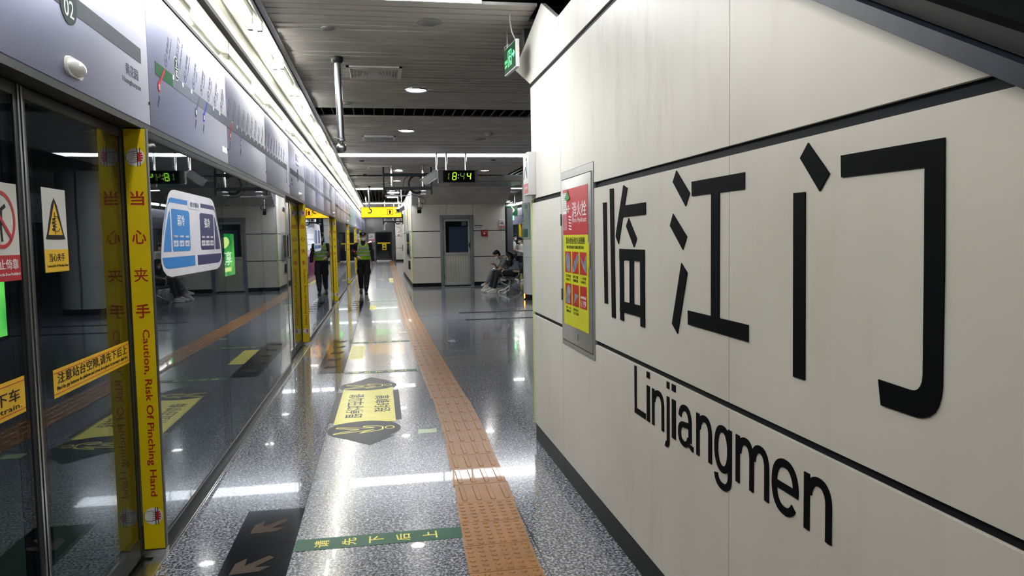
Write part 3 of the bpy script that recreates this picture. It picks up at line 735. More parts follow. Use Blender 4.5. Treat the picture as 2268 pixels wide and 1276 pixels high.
for i, yp in enumerate(POSTS):
    a, b = yp - DOORW, yp
    mid = (a + b) / 2 + (0.03 if i == 0 else 0)
    door_leaf(a + 0.01, mid - 0.006, 'near-side dark glass sliding door leaf of the %s doorway' % dist[i], True)
    door_leaf(mid + 0.006, b - 0.004, 'far-side dark glass sliding door leaf of the %s doorway, beside its yellow post' % dist[i], False)
    # yellow warning post at the far side of the doorway: faces back along the platform
    p = thing('warning_post', 'yellow warning post with red lettering at the %s doorway, %s' % (dist[i], ('large at the left', 'beside the cold-carriage screen', 'left of the guard', 'close behind the guard', 'small in the distance', 'smallest in the distance')[i]), 'post', (-1.11, yp, 0.02))
    MB().box(-1.158, JX, yp, yp + 0.045, 0.03, 2.035, 0.002).build('post_body', M_DKSTEEL, p)
    MB().box(-1.155, JX - 0.001, yp - 0.002, yp + 0.0005, 0.045, 2.03).build('yellow_face', M_YELLOW, p)
    MB().box(-1.16, JX + 0.002, yp - 0.006, yp + 0.05, 0.006, 0.04).build('foot', M_STEEL, p)
    FJ = Frame((-1.1085, yp - 0.002, 0), (1, 0, 0), (0, 0, 1))
    for ch, z in zip('当心夹手', (1.712, 1.533, 1.356, 1.187)):
        text('lettering', ch, FJ, 0.0, z, M_JAMBRED, p, height=0.066, width=0.062, bold=(0.004 if ch == '夹' else 0.016), res=2)
    text('lettering', 'Caution, Risk Of Pinching Hand', FJ, 0.004, 0.70, M_JAMBRED, p, width=0.80, height=0.040, rot=-PI / 2, bold=0.012, res=2)
    for z in (1.90, 0.205):
        mb = MB(); FJ.disc(mb, 0, z, 0.041, 0.0, 0.0012); pd = mb.build('pictogram', M_WHITE, p)
        mb = MB()
        for x in (0.008, 0.019): FJ.rect(mb, x, x + 0.0035, z - 0.042, z + 0.042, 0.0012)
        for k in range(5): FJ.line(mb, (-0.004, z - 0.02 + k * 0.009), (0.008, z - 0.02 + k * 0.009), 0.002, 0.0012)
        FJ.line(mb, (-0.04, z + .014), (-0.025, z + .024), 0.0015, 0.0012); FJ.line(mb, (-0.025, z + .024), (0.006, z + .024), 0.0015, 0.0012); FJ.line(mb, (-0.04, z - .016), (-0.025, z - .024), 0.0015, 0.0012); FJ.line(mb, (-0.025, z - .024), (0.006, z - .024), 0.0015, 0.0012); FJ.line(mb, (-0.04, z - .016), (-0.04, z + .014), 0.0015, 0.0012)
        mb.build('outline', M_BLACK, pd)
        mb = MB()
        for k in range(4): FJ.rect(mb, 0.012, 0.036 - abs(k - 1.5) * 0.004, z - 0.018 + k * 0.011, z - 0.011 + k * 0.011, 0.0016)
        FJ.rect(mb, 0.012, 0.024, z - .02, z + .022, 0.0016)
        mb.build('fingers', M_RED, pd)
    # fixed glass from this post to the next doorway
    nxt = (POSTS[i + 1] - DOORW) if i + 1 < len(POSTS) else YE
    fx = thing('glass_screen', 'fixed dark glass screen between yellow posts, %s along the platform edge' % dist[i], 'glass screen', (XF - 0.02, (yp + nxt) / 2, 0.006))
    npn = 3; L = (nxt - yp - 0.052) / npn
    mb = MB(); y0 = yp + 0.052
    mb.box(XF - 0.05, XF - 0.004, y0, nxt, 0.006, 0.075, 0.003).box(XF - 0.05, XF - 0.004, y0, nxt, 2.0, 2.035, 0.003)
    mb.build('rail_frame', M_DKSTEEL, fx)
    for k in range(npn):
        MB().box(XF - 0.022, XF - 0.012, y0 + k * L + 0.003, y0 + (k + 1) * L - 0.003, 0.075, 2.0).build('pane', M_GLASS, fx)
    mb = MB()
    for k in range(npn + 1):
        yy = y0 + k * L; mb.box(XF - 0.060, XF - 0.0225, max(y0, yy - 0.035), min(nxt, yy + 0.035), 0.075, 2.0)
    mb.build('mullions', M_DKSTEEL, fx)
    MB().box(XD - 0.02, XF - 0.008, nxt - 0.02, nxt, 0.006, 2.035).build('end_post', M_STEEL, fx)
t = thing('glass_screen', 'fixed dark glass screen beside and behind the camera', 'glass screen', (XF - 0.02, -2, 0.006))
MB().box(XF - 0.022, XF - 0.012, Y0, POSTS[0] - DOORW - 0.02, 0.075, 2.0).build('pane', M_GLASS, t)
MB().box(XF - 0.05, XF - 0.004, Y0, POSTS[0] - DOORW, 0.006, 0.075).box(XF - 0.05, XF - 0.004, Y0, POSTS[0] - DOORW, 2.0, 2.035).box(XD - 0.02, XF - .004, POSTS[0] - DOORW - 0.04, POSTS[0] - DOORW, 0.006, 2.035).build('rail_frame', M_DKSTEEL, t)

# ---- prints on the fascia
# station sign of the near panel: roundel, band, next station
s = thing('station_line_sign', 'grey line band with dark roundel and the next station name, on the nearest fascia panel', 'sign', (XF, 3.0, 2.3))
mb = MB(); FP.rect(mb, 2.42, 3.762, 2.335, 2.402, 0.0005); mb.build('line_band', M_GREYD, s)
mb = MB(); FP.rrect(mb, 2.872, 3.018, 2.285, 2.500, 0.072, 0.0016, n=10); rd = mb.build('roundel', M_TEAL, s)
mb = MB(); FP.line(mb, (2.90, 2.392), (2.99, 2.392), 0.006, 0.0026); mb.build('divider', M_WHITE, rd)
mb = MB()
for sgn in (1,):
    for k in range(40):
        pass
text('number', '2', FP, 2.945, 2.437, M_WHITE, rd, height=0.062, width=0.042, d=0.003)
text('number', '02', FP, 2.945, 2.342, M_WHITE, rd, height=0.062, width=0.084, d=0.003)
text('station_name', '黄花园', FP, 3.625, 2.268, M_TXTG, s, height=0.050, width=0.168)
text('station_name', 'Huanghuayuan', FP, 3.618, 2.213, M_TXTG, s, height=0.030, width=0.245)
# route map
r = thing('route_map', 'long route map strip with green start, station roundels and slanted names on the fascia', 'route map', (XF, 6.5, 2.33))
mb = MB(); FP.rect(mb, 4.30, 9.18, 2.335, 2.400, 0.0005); mb.build('line_band', M_GREYP, r)
mb = MB(); FP.rect(mb, 3.985, 4.30, 2.335, 2.400, 0.0005); mb.build('green_band', M_GREEN, r)
names = '较场口 临江门 黄花园 大溪沟 曾家岩 牛角沱 李子坝 佛图关 大坪 袁家岗 谢家湾 杨家坪 动物园 大堰村 马王场 平安 大渡口 新山村 天堂堡 建桥 金家湾 刘家坝 白居寺 大江 鱼洞'.split()
pin = 'Jiaochangkou Linjiangmen Huanghuayuan Daxigou Zengjiayan Niujiaotuo Liziba Fotuguan Daping Yuanjiagang Xiejiawan Yangjiaping Dongwuyuan Dayancun Mawangchang Pingan Dadukou Xinshancun Tiantangbao Jianqiao Jinjiawan Liujiaba Baijusi Dajiang Yudong'.split()
mt = MB()
for k in range(25):
    yk = 4.185 + k * 0.1945 + (0.0 if k < 8 else 0.045)
    if k > 0 and k not in (4, 5, 8): FP.rect(mt, yk - 0.065 - 0.012, yk - 0.065 + 0.012, 2.378, 2.4015, 0.0012)
    if k != 1: FP.ring(MB(), yk, 2.447, 0.021, 0.024, 0.0005, sy=1.45, n=20).build('station_ring', M_TXTL, r)
mt.build('ticks', M_WHITE, r)
lean = math.radians(62)
for k in range(25):
    yk = 4.185 + k * 0.1945 + (0.0 if k < 8 else 0.045)
    big = k == 1
    hh = 0.042 if big else 0.030
    n = len(names[k]); L = hh * 1.12 * n
    text('station_name', names[k], FP, yk + 0.035 + math.cos(lean) * L / 2 - 0.012, 2.49 + (0.015 if big else 0) + math.sin(lean) * L / 2, M_TXTL, r, height=hh, width=L, rot=lean, res=1)
    L2 = 0.0125 * len(pin[k]) * (1.25 if big else 0.9)
    text('station_name', pin[k], FP, yk + 0.075 + (0.02 if big else 0) + math.cos(lean) * L2 / 2 - 0.012, 2.468 + math.sin(lean) * L2 / 2, M_TXTL, r, height=hh * 0.62, width=L2, rot=lean, res=1)
    if not big: text('station_number', '%02d' % (k + 1), FP, yk, 2.447, M_TXTL, r, height=0.018, width=0.024, res=1)
mb = MB(); FP.rrect(mb, 4.335, 4.425, 2.385, 2.515, 0.044, 0.0012, n=10); o2 = mb.build('station_roundel', M_WHITE, r)
mb = MB(); FP.rrect(mb, 4.340, 4.420, 2.390, 2.510, 0.039, 0.0022, n=10); o3 = mb.build('roundel_face', M_TEAL, o2)
text('number', '2', FP, 4.38, 2.478, M_WHITE, r, height=0.036, width=0.024, d=0.0042)
text('number', '02', FP, 4.38, 2.422, M_WHITE, r, height=0.036, width=0.048, d=0.0042)
mb = MB(); FP.line(mb, (4.352, 2.45), (4.408, 2.45), 0.004, 0.0036); mb.build('divider', M_WHITE, o2)
for (ya, yb, mm, nm) in ((4.145, 4.035, M_REDP, '1号线'), (4.905, 4.79, M_GREYD, '10号线'), (5.098, 4.99, M_BLUEP, '3号线'), (5.92, 5.815, M_REDP, '1号线'), (6.32, 6.24, M_TXTL, '5号线'), (9.16, 9.12, M_TXTL, '换乘')):
    mb = MB(); FP.line(mb, (ya, 2.392), (yb + 0.012, 2.30), 0.016, 0.0018); FP.disc(mb, yb, 2.283, 0.017, 0.0018, ry=0.028)
    br = mb.build('branch_line', mm, r)
    mb = MB(); FP.ring(mb, yb, 2.283, 0.006, 0.009, 0.003, sy=1.6, n=16); mb.build('interchange_mark', M_WHITE, br)
    text('branch_name', nm, FP, yb - 0.012, 2.212, M_TXTG, r, height=0.024, width=0.06, rot=lean, res=1)
# further line signs along the fascia
for i, (ya, yb, yr, kind) in enumerate(((9.50, 11.15, 10.35, 's'), (11.35, 17.2, 0, 'm'), (18.8, 20.4, 19.6, 's'), (20.6, 25.9, 0, 'm'), (26.1, 27.7, 26.9, 's'))):
    wh = ('right after the long map', 'above the guard reflection', 'over the third doorway', 'past the third doorway', 'over the fourth doorway')[i]
    s = thing('line_sign', 'grey line band printed on the farther fascia, ' + wh, 'sign', (XF, (ya + yb) / 2, 2.33))
    mb = MB(); FP.rect(mb, ya, yb, 2.335, 2.400, 0.0005); mb.build('line_band', M_GREYP, s)
    if kind == 's':
        mb = MB(); FP.rect(mb, ya, yr, 2.335, 2.400, 0.001); mb.build('green_band', M_TEAL, s)
        mb = MB(); FP.rrect(mb, yr - 0.07, yr + 0.07, 2.29, 2.46, 0.069, 0.002, n=8); mb.build('roundel', M_TEAL, s)
        text('station_name', '临江门', FP, yr, 2.60, M_TXTL, s, height=0.09, width=0.36, res=1)
        text('station_name', 'Linjiangmen', FP, yr, 2.51, M_TXTL, s, height=0.035, width=0.36, res=1)
        text('station_name', '较场口', FP, ya + 0.15, 2.265, M_TXTL, s, height=0.05, width=0.17, res=1)
        text('station_name', 'Jiaochangkou', FP, ya + 0.15, 2.21, M_TXTL, s, height=0.028, width=0.24, res=1)
    else:
        mt = MB(); mo = MB()
        for k in range(1, 25):
            yk = ya + (yb - ya) * k / 25
            FP.rect(mt, yk - 0.01, yk + 0.01, 2.378, 2.4015, 0.001); FP.line(mo, (yk + 0.02, 2.44), (yk + 0.10, 2.60), 0.022, 0.0005)
        mt.build('ticks', M_WHITE, s); mo.build('station_names', M_TXTL, s)
        mb = MB()
        for k in (4, 5, 9): yk = ya + (yb - ya) * k / 25; FP.line(mb, (yk, 2.39), (yk - .1, 2.27), 0.016, 0.0015)
        mb.build('branch_line', M_GREYD, s)
# emergency lamps on the fascia and a small plate
first = None
for i, (yy, z, wh) in enumerate(((2.955, 2.135, 'nearest, under the roundel sign'), (10.45, 2.125, 'second, over the second doorway'), (17.7, 2.125, 'third, over the third doorway'), (25.0, 2.125, 'fourth, left of the exit sign'), (32.3, 2.125, 'fifth, beyond the exit sign'))):
    t = thing('door_indicator_lamp', 'white domed indicator lamp on the fascia, ' + wh, 'indicator lamp', (XF, yy, z), 'domed door lamps')
    mb = MB(); FP.rrect(mb, yy - 0.075, yy + 0.075, z - 0.034, z + 0.034, 0.032, 0.0005, 0.010, n=8); mb.build('base', M_WHITE, t)
    mb = MB(); mb.ball((XF + 0.010, yy, z), 0.030, 0.070, 0.030, seg=20)
    for v in mb.bm.verts: v.co.x = max(v.co.x, XF + 0.0105)
    mb.build('dome', mat('clear_white_lens', (0.78, 0.78, 0.80), 0.12, coat=0.6), t)
t = tag(MB().box(XF + 0.0005, XF + 0.0015, 5.52, 5.68, 2.135, 2.175).build('asset_plate', M_WHITE, origin=(XF, 5.6, 2.15)), 'small white plate at the lower edge of the fascia under the route map', 'plate')
t = tag(MB().box(-1.068, -1.066, 5.15, 5.45, 3.09, 3.115).build('trough_label', M_WHITE, origin=(-1.067, 5.3, 3.1)), 'tiny white label on the inner face of the lamp trough', 'label')

# ---- stickers on the glass
def yz(px, py, X): q = on_x(px, py, X); return (q.y, q.z)
# cold-carriage sticker in the outline of a train front
M_STW = mat('sticker_white', (0.62, 0.61, 0.66), 0.45); M_STB = mat('sticker_blue', srgb(38, 120, 190), 0.45); M_STN = mat('sticker_navy', srgb(44, 46, 92), 0.45)
st = thing('carriage_sticker', 'white train-front sticker with blue and navy halves on the nearest fixed screen', 'sticker', (XF - 0.012, 4.69, 1.33))
def smooth_outline(pts, n=5):
    out = []; m = len(pts)
    for i in range(m):
        p0, p1, p2, p3 = (Vector(pts[(i + k - 1) % m]) for k in range(4))
        for k in range(n):
            t_ = k / n; out.append(tuple(0.5 * ((2 * p1) + (p2 - p0) * t_ + (2 * p0 - 5 * p1 + 4 * p2 - p3) * t_ ** 2 + (3 * p1 - p0 - 3 * p2 + p3) * t_ ** 3)))
    return out
def mir(pts, c=4.69): return pts + [(2 * c - a, b) for a, b in reversed(pts)]
half = [(4.27, 1.787), (4.20, 1.778), (4.155, 1.755), (4.10, 1.69), (4.02, 1.57), (3.975, 1.45), (3.972, 1.405), (4.0, 1.365), (4.06, 1.337), (4.15, 1.325)]
mb = MB(); FG.poly(mb, mir(half), 0.0005, 0.0008); mb.build('backing', M_STW, st)
def half_shapes(side, m_):
    f = (lambda pts: pts) if side < 0 else (lambda pts: [(2 * 4.69 - a, b) for a, b in reversed(pts)])
    mb = MB()
    FG.poly(mb, f([(4.20, 1.684), (4.54, 1.684), (4.565, 1.672), (4.565, 1.47), (4.545, 1.457), (4.20, 1.457), (4.19, 1.47), (4.19, 1.672)]), 0.0013, 0.0006)
    FG.poly(mb, f([(4.02, 1.457), (4.165, 1.457), (4.165, 1.672), (4.14, 1.66), (4.08, 1.58), (4.035, 1.50)]), 0.0013, 0.0006)
    FG.poly(mb, f([(3.99, 1.428), (4.66, 1.428), (4.66, 1.368), (4.10, 1.368), (4.045, 1.375), (4.01, 1.39)]), 0.0013, 0.0006)
    FG.poly(mb, f([(4.02, 1.525), (4.075, 1.62), (4.13, 1.70), (4.17, 1.716), (4.53, 1.716), (4.53, 1.742), (4.20, 1.742), (4.16, 1.735), (4.10, 1.68), (4.04, 1.58)]), 0.0013, 0.0006)
    mb.build('coloured_half', m_, st)
half_shapes(-1, M_STB); half_shapes(1, M_STN)
mb = MB(); FG.rrect(mb, 4.545, 4.835, 1.700, 1.748, 0.012, 0.002, 0.0006); mb.build('title_tab', M_STW, st)
text('lettering', '供冷期间', FG, 4.69, 1.724, M_STN, st, height=0.030, width=0.20, d=0.0032, res=2, bold=0.006)
text('lettering', '弱冷', FG, 4.375, 1.625, M_WHITE, st, height=0.060, width=0.15, d=0.0026, res=2, bold=0.006)
text('lettering', '强冷', FG, 5.0, 1.625, M_WHITE, st, height=0.060, width=0.15, d=0.0026, res=2, bold=0.006)
for c, xs in ((M_STB, (4.255, 4.375, 4.495)), (M_STN, (4.885, 5.0, 5.115))):
    for k, x in enumerate(xs):
        mb = MB(); FG.rrect(mb, x - 0.048, x + 0.048, 1.483, 1.515, 0.006, 0.002, 0.0006); mb.build('coach_box', M_STW, st)
        text('lettering', ('1-4门', '1-6门', '1-8门')[k], FG, x, 1.499, c, st, height=0.016, width=0.075, d=0.0032, res=1)
        text('lettering', ('四辆编组', '六辆编组', '八辆编组')[k], FG, x, 1.537, M_STW, st, height=0.013, width=0.085, d=0.0026, res=1)
# sticker with the same outline farther on, seen on the second screen
s2 = thing('carriage_sticker', 'smaller looking pale blue train-front sticker on the second fixed screen, over the guard reflection', 'sticker', (XF - 0.012, 13.2, 1.3))
mb = MB(); FG.poly(mb, [(a - 4.69 + 13.3, b) for a, b in mir(half)], 0.0005, 0.0008); mb.build('backing', M_STW, s2)
mb = MB(); FG.rect(mb, 12.82, 13.17, 1.457, 1.684, 0.0013, 0.0006); FG.rect(mb, 12.65, 13.27, 1.368, 1.428, 0.0013, 0.0006); mb.build('coloured_half', M_STB, s2)
mb = MB(); FG.rect(mb, 13.43, 13.78, 1.457, 1.684, 0.0013, 0.0006); FG.rect(mb, 13.33, 13.95, 1.368, 1.428, 0.0013, 0.0006); mb.build('coloured_half', M_STN, s2)

# pinch-hand caution notice
c = thing('caution_notice', 'white notice with yellow triangle and yellow foot on the far-side leaf of the nearest doorway', 'sign', (XD, 2.955, 1.40))
mb = MB(); FD.rect(mb, 2.856, 3.054, 1.405, 1.705, 0.0005, 0.0012); mb.build('notice_board', mat('notice_white', (0.66, 0.66, 0.62), 0.4), c)
mb = MB(); FD.rect(mb, 2.856, 3.054, 1.405, 1.486, 0.0018, 0.0004); mb.build('yellow_foot', mat('notice_yellow', srgb(236, 190, 40), 0.4), c)
mb = MB(); FD.poly(mb, smooth_outline([(2.953, 1.672), (3.020, 1.548), (3.032, 1.528), (3.02, 1.522), (2.886, 1.522), (2.874, 1.528), (2.886, 1.548)], 3), 0.0018, 0.0004); mb.build('triangle_border', M_BLACK, c)
mb = MB(); FD.poly(mb, [(2.953, 1.654), (3.012, 1.538), (2.894, 1.538)], 0.0024, 0.0004); tri = mb.build('triangle_field', MATS['notice_yellow'], c)
mb = MB()
for k in range(4): FD.disc(mb, 2.936 + (k % 2) * 0.004, 1.558 + k * 0.012, 0.010, 0.003, ry=0.005)
FD.rect(mb, 2.948, 2.950, 1.540, 1.62, 0.003)
FD.line(mb, (2.95, 1.605), (2.975, 1.605), 0.002, 0.003); FD.line(mb, (2.975, 1.605), (2.985, 1.59), 0.002, 0.003); FD.line(mb, (2.95, 1.552), (2.978, 1.552), 0.002, 0.003); FD.line(mb, (2.978, 1.552), (2.988, 1.562), 0.002, 0.003)
for k in range(4): FD.line(mb, (2.95, 1.567 + k * .01), (2.962, 1.567 + k * .01), 0.003, 0.003)
mb.build('pinched_hand', M_BLACK, tri)
text('lettering', '当心夹手', FD, 2.955, 1.457, M_BLACK, c, height=0.030, width=0.130, d=0.0026, res=2, bold=0.006)
text('lettering', 'Caution,Risk Of Pinching Hand', FD, 2.957, 1.426, M_BLACK, c, height=0.012, width=0.178, d=0.0026, res=1)
# no-leaning notice
p = thing('prohibition_notice', 'white and red no-leaning notice at the left edge of the view on the nearest doorway', 'sign', (XD, 2.572, 1.39))
mb = MB(); FD.rect(mb, 2.472, 2.674, 1.39, 1.70, 0.0005, 0.0012); mb.build('notice_board', MATS['notice_white'], p)
mb = MB(); FD.rect(mb, 2.472, 2.674, 1.39, 1.472, 0.0018, 0.0004); mb.build('red_foot', mat('notice_red', srgb(190, 40, 50), 0.4), p)
mb = MB(); FD.ring(mb, 2.563, 1.583, 0.078, 0.091, 0.0018, n=40); FD.line(mb, (2.505, 1.637), (2.625, 1.523), 0.012, 0.003); mb.build('prohibition_ring', MATS['notice_red'], p)
mb = MB(); FD.disc(mb, 2.548, 1.64, 0.014, 0.0026); FD.poly(mb, [(2.525, 1.62), (2.572, 1.62), (2.566, 1.565), (2.533, 1.565)], 0.0026); FD.line(mb, (2.568, 1.617), (2.592, 1.628), 0.012, 0.0026); FD.line(mb, (2.54, 1.57), (2.54, 1.515), 0.009, 0.0026); FD.line(mb, (2.558, 1.57), (2.562, 1.515), 0.009, 0.0026); mb.build('leaning_figure', M_BLACK, p)
text('lettering', '禁止倚靠', FD, 2.575, 1.443, M_WHITE, p, height=0.032, width=0.165, d=0.0026, res=2, bold=0.006)
text('lettering', 'Leaning On the Door Prohibited', FD, 2.573, 1.410, M_WHITE, p, height=0.013, width=0.185, d=0.0026, res=1)
# yellow gap strips
for (a0, a1, s1, s2_, lab, nm) in ((2.866, 3.668, '注意站台空隙,请先下后上', 'Mind the gap between the platform and screen door,please let passengers alight first.', 'long yellow strip sticker about the platform gap on the far-side leaf of the nearest doorway', 0), (1.75, 2.650, '列车未停稳 请勿上下车', 'Do not enter or exit the train.', 'yellow strip sticker cut by the frame on the near-side leaf of the nearest doorway', 1)):
    z0, z1 = (0.954, 1.056) if nm == 0 else (0.960, 1.078)
    g = thing('strip_sticker', lab, 'sticker', (XD, (a0 + a1) / 2, z0))
    mb = MB(); FD.rect(mb, a0, a1, z0, z1, 0.0005, 0.0010); mb.build('backing', MATS['notice_yellow'], g)
    mb = MB(); FD.rect(mb, a0, a1, z0 + 0.012, z0 + 0.0145, 0.0016, 0.0004); FD.rect(mb, a0, a1, z1 - 0.0145, z1 - 0.012, 0.0016, 0.0004); mb.build('red_lines', MATS['notice_red'], g)
    text('lettering', s1, FD, (a0 + a1) / 2, z0 + 0.066, M_BLACK, g, height=0.042, width=(a1 - a0) * 0.92, d=0.0022, res=2, bold=0.006)
    text('lettering', s2_, FD, (a0 + a1) / 2, z0 + 0.030, M_BLACK, g, height=0.018, width=(a1 - a0) * 0.94, d=0.0022, res=1)
# ================================================================== SIGN WALL: station name, hydrant cabinet, wall sign
def wp(pts, ox, oy, s, X=XW):
    out = []
    for a, b in pts:
        q = on_x(ox + a / s, oy + b / s, X); out.append((q.y, q.z))
    return out
Z1 = (1310, 360, 3.037); Z2 = (1720, 280, 1.876)
def char(name, label, strokes):
    allp = [p for st in strokes for p in st]
    cy = sum(p[0] for p in allp) / len(allp); cz = min(p[1] for p in allp)
    mb = MB()
    for k, st in enumerate(strokes): mb.prism([(XW - 0.0005, a, b) for a, b in st], (-0.003 - 0.00012 * k, 0, 0))
    return tag(mb.build(name, M_VINYL, origin=(XW, cy, cz), smooth=False), label, 'lettering', 'large station-name characters on the sign wall')
lin = [[(80, 271), (103, 268), (113, 949), (92, 946)], [(126, 177), (151, 174), (165, 1046), (141, 1040)],
       [(218, 152), (244, 172), (186, 550), (166, 496)], [(225, 289), (368, 267), (368, 348), (212, 367)],
       [(254, 374), (309, 512), (290, 571), (237, 428)],
       [(192, 580), (218, 581), (222, 1065), (198, 1057)], [(331, 586), (360, 587), (363, 1111), (334, 1101)],
       [(192, 580), (360, 587), (360, 666), (192, 652)], [(196, 930), (361, 970), (361, 1046), (196, 1000)], [(261, 655), (287, 658), (289, 955), (262, 946)]]
jiang = [[(575, 54), (665, 206), (638, 295), (551, 131)], [(553, 345), (646, 499), (619, 588), (532, 425)], [(609, 676), (649, 741), (584, 1153), (546, 1083)],
         [(679, 129), (1036, 65), (1035, 178), (680, 225)], [(811, 200), (866, 195), (864, 1060), (809, 1045)], [(653, 995), (1060, 1093), (1060, 1206), (654, 1088)]]
men = [[(135, 68), (224, 196), (183, 270), (101, 132)], [(74, 277), (123, 272), (121, 1054), (72, 1039)]]
hook = [(272, 121), (704, 46), (702, 600), (693, 1085), (689, 1125), (678, 1163), (662, 1191), (640, 1206), (616, 1211), (590, 1208), (560, 1199), (438, 1158), (427, 1051), (560, 1095), (578, 1097), (592, 1092), (603, 1079), (610, 1060), (613, 1030), (618, 600), (621, 169), (273, 211)]
W1 = lambda L: [wp(s, *Z1) for s in L]
char('station_name_character', 'tall narrow black character nearest the hydrant cabinet on the cream sign wall', W1(lin))
char('station_name_character', 'middle black character with three dots at its left on the cream sign wall', W1(jiang))
char('station_name_character', 'largest black gate-shaped character with a hooked right stroke on the cream sign wall', [wp(s, *Z2) for s in men] + [wp(hook, *Z2)])
# latin letters
Z3 = (1390, 790, 3.988); Z4 = (1590, 930, 4.254)
def py_(x, y, z): return wp([(x, y)], *z)[0]
cap = py_(76, 82, Z3)[1]; base = py_(630, 875, Z3)[1]; xh = py_(622, 493, Z3)[1]
base = (base + py_(70, 487, Z3)[1] + py_(845, 1042, Z4)[1]) / 3
xh = (xh + py_(845, 505, Z4)[1]) / 2
FWL = Frame((XW, 0, 0), (0, -1, 0), (0, 0, 1))
def glyph(ch, W, t, th, asc, dsc):
    """grotesque lower-case outlines: x-height 1, stem width t, arch thickness th; list of polygons"""
    R = lambda a, b, c, d: [(a, c), (b, c), (b, d), (a, d)]
    def arc(cx, cy, ro, ho, ri, hi, a0, a1, n=18):
        out = []
        for k in range(n):
            u, v = math.radians(a0 + (a1 - a0) * k / n), math.radians(a0 + (a1 - a0) * (k + 1) / n)
            q = lambda r, h, g: (cx + r * math.copysign(abs(math.cos(g)) ** 0.88, math.cos(g)), cy + h * math.copysign(abs(math.sin(g)) ** 0.88, math.sin(g)))
            out.append([q(ri, hi, u), q(ro, ho, u), q(ro, ho, v), q(ri, hi, v)])
        return out
    if ch == 'L': return [R(0, t, 0, asc), R(0, W, 0, th * 1.12)]
    if ch == 'i': return [R(0, W, 0, 1), R(0, W, asc - th * 1.15, asc)]
    if ch == 'j': return [R(W - t, W, -0.12, 1), R(W - t, W, asc - th * 1.15, asc)] + arc(W - t - (W - t) * 0.35, dsc + 0.19, t + (W - t) * 0.35, 0.19, (W - t) * 0.35, 0.19 - th, -110, 0, 8) + [R(W - t, W, dsc + 0.18, -0.1)]
    def nn(x0, W_):
        cx = (x0 + x0 + W_) / 2 + t * 0.18; ro = x0 + W_ - cx
        return arc(cx, 0.60, ro, 0.42, ro - t, 0.42 - th, 0, 172) + [R(x0 + W_ - t, x0 + W_, 0, 0.605)]
    if ch == 'n': return [R(0, t, 0, 1)] + nn(0, W)
    if ch == 'm':
        h = (W + t) / 2; return [R(0, t, 0, 1)] + nn(0, h) + nn(h - t, h)
    if ch == 'e': return arc(W / 2, .5, W / 2, .52, W / 2 - t, .52 - th, -2, 322, 40) + [R(t * .7, W - t * .05, .43, .43 + th * .92)]
    if ch == 'a':
        ws = W * 0.90
        return arc(ws * .50 + .0, .60, ws * .47, .42, ws * .47 - t, .42 - th, 0, 168) + [R(ws * .97 - t, ws * .97, .16, .61)] + \
            arc(ws * .44, .285, ws * .44, .305, ws * .44 - t, .305 - th * .9, 75, 360 - 8, 30) + [[(ws * .40, .59), (ws * .97 - t * .5, .63), (ws * .97 - t * .5, .63 - th), (ws * .40, .59 - th * .9)]] + \
            arc(W, .12, W - ws * .97 + t, .14, W - ws * .97 + 0.01, .14 - th * .85, 180, 268, 8)
    if ch == 'g': return arc((W - t * .1) / 2, .5, W / 2 - .02, .52, W / 2 - .02 - t, .52 - th, 0, 360, 36) + [R(W - t, W, dsc + .34, 1)] + arc(W / 2, dsc + .36, W / 2, .36, W / 2 - t, .36 - th, 190, 360, 20)
def letter(ch, xa, ya, xb, yb, z, label, top, bot):
    a = py_(xa, ya, z)[0]; b = py_(xb, yb, z)[0]; H = xh - base
    Wd = abs(a - b) / H; asc = (cap - base) / H; dsc = ((desc if ch == 'j' else gd) - base) / H
    t = 0.172 if ch not in 'ij' else (Wd if ch == 'i' else 0.172)
    mb = MB()
    for k, poly in enumerate(glyph(ch, Wd, t, 0.150, asc, dsc)): FWL.poly(mb, [(-a + u_ * H, base + v_ * H) for u_, v_ in poly], -0.0005, 0.0030 + 0.00003 * (k % 7))
    o = mb.build('station_name_letter', M_VINYL, origin=(XW, (a + b) / 2, min(bot, base)), smooth=False)
    tag(o, label, 'lettering', 'latin letters of the station name')
on = ' in the black station name under the large characters'
ov = (xh - base) * 0.02
desc = py_(355, 803, Z3)[1]; gd = py_(880, 1205, Z3)[1]
letter('L', 65, 300, 163, 540, Z3, 'black capital L starting the name low on the cream wall', cap, base)
letter('i', 172, 350, 199, 450, Z3, 'first black letter i, right after the capital L', cap, base)
letter('n', 219, 440, 325, 540, Z3, 'first black letter n, before the letter j', xh + ov, base)
letter('j', 331, 550, 372, 600, Z3, 'black letter j hanging below the line on the cream wall', cap, desc)
letter('i', 394, 450, 428, 600, Z3, 'second black letter i, between the letters j and a', cap, base)
letter('a', 450, 600, 586, 700, Z3, 'only black letter a of the station name on the cream wall', xh + ov, base - ov)
letter('n', 611, 600, 747, 800, Z3, 'second black letter n, between the letters a and g', xh + ov, base)
letter('g', 769, 750, 923, 900, Z3, 'black letter g crossing the vertical panel seam', xh + ov, gd)
letter('m', 172, 350, 485, 600, Z4, 'wide black letter m beside the vertical panel seam', xh + ov, base)
letter('e', 513, 600, 763, 700, Z4, 'black letter e between the letters m and last n', xh + ov, base - ov)
letter('n', 816, 700, 1077, 900, Z4, 'last and largest looking black letter n at the end of the name', xh + ov, base)

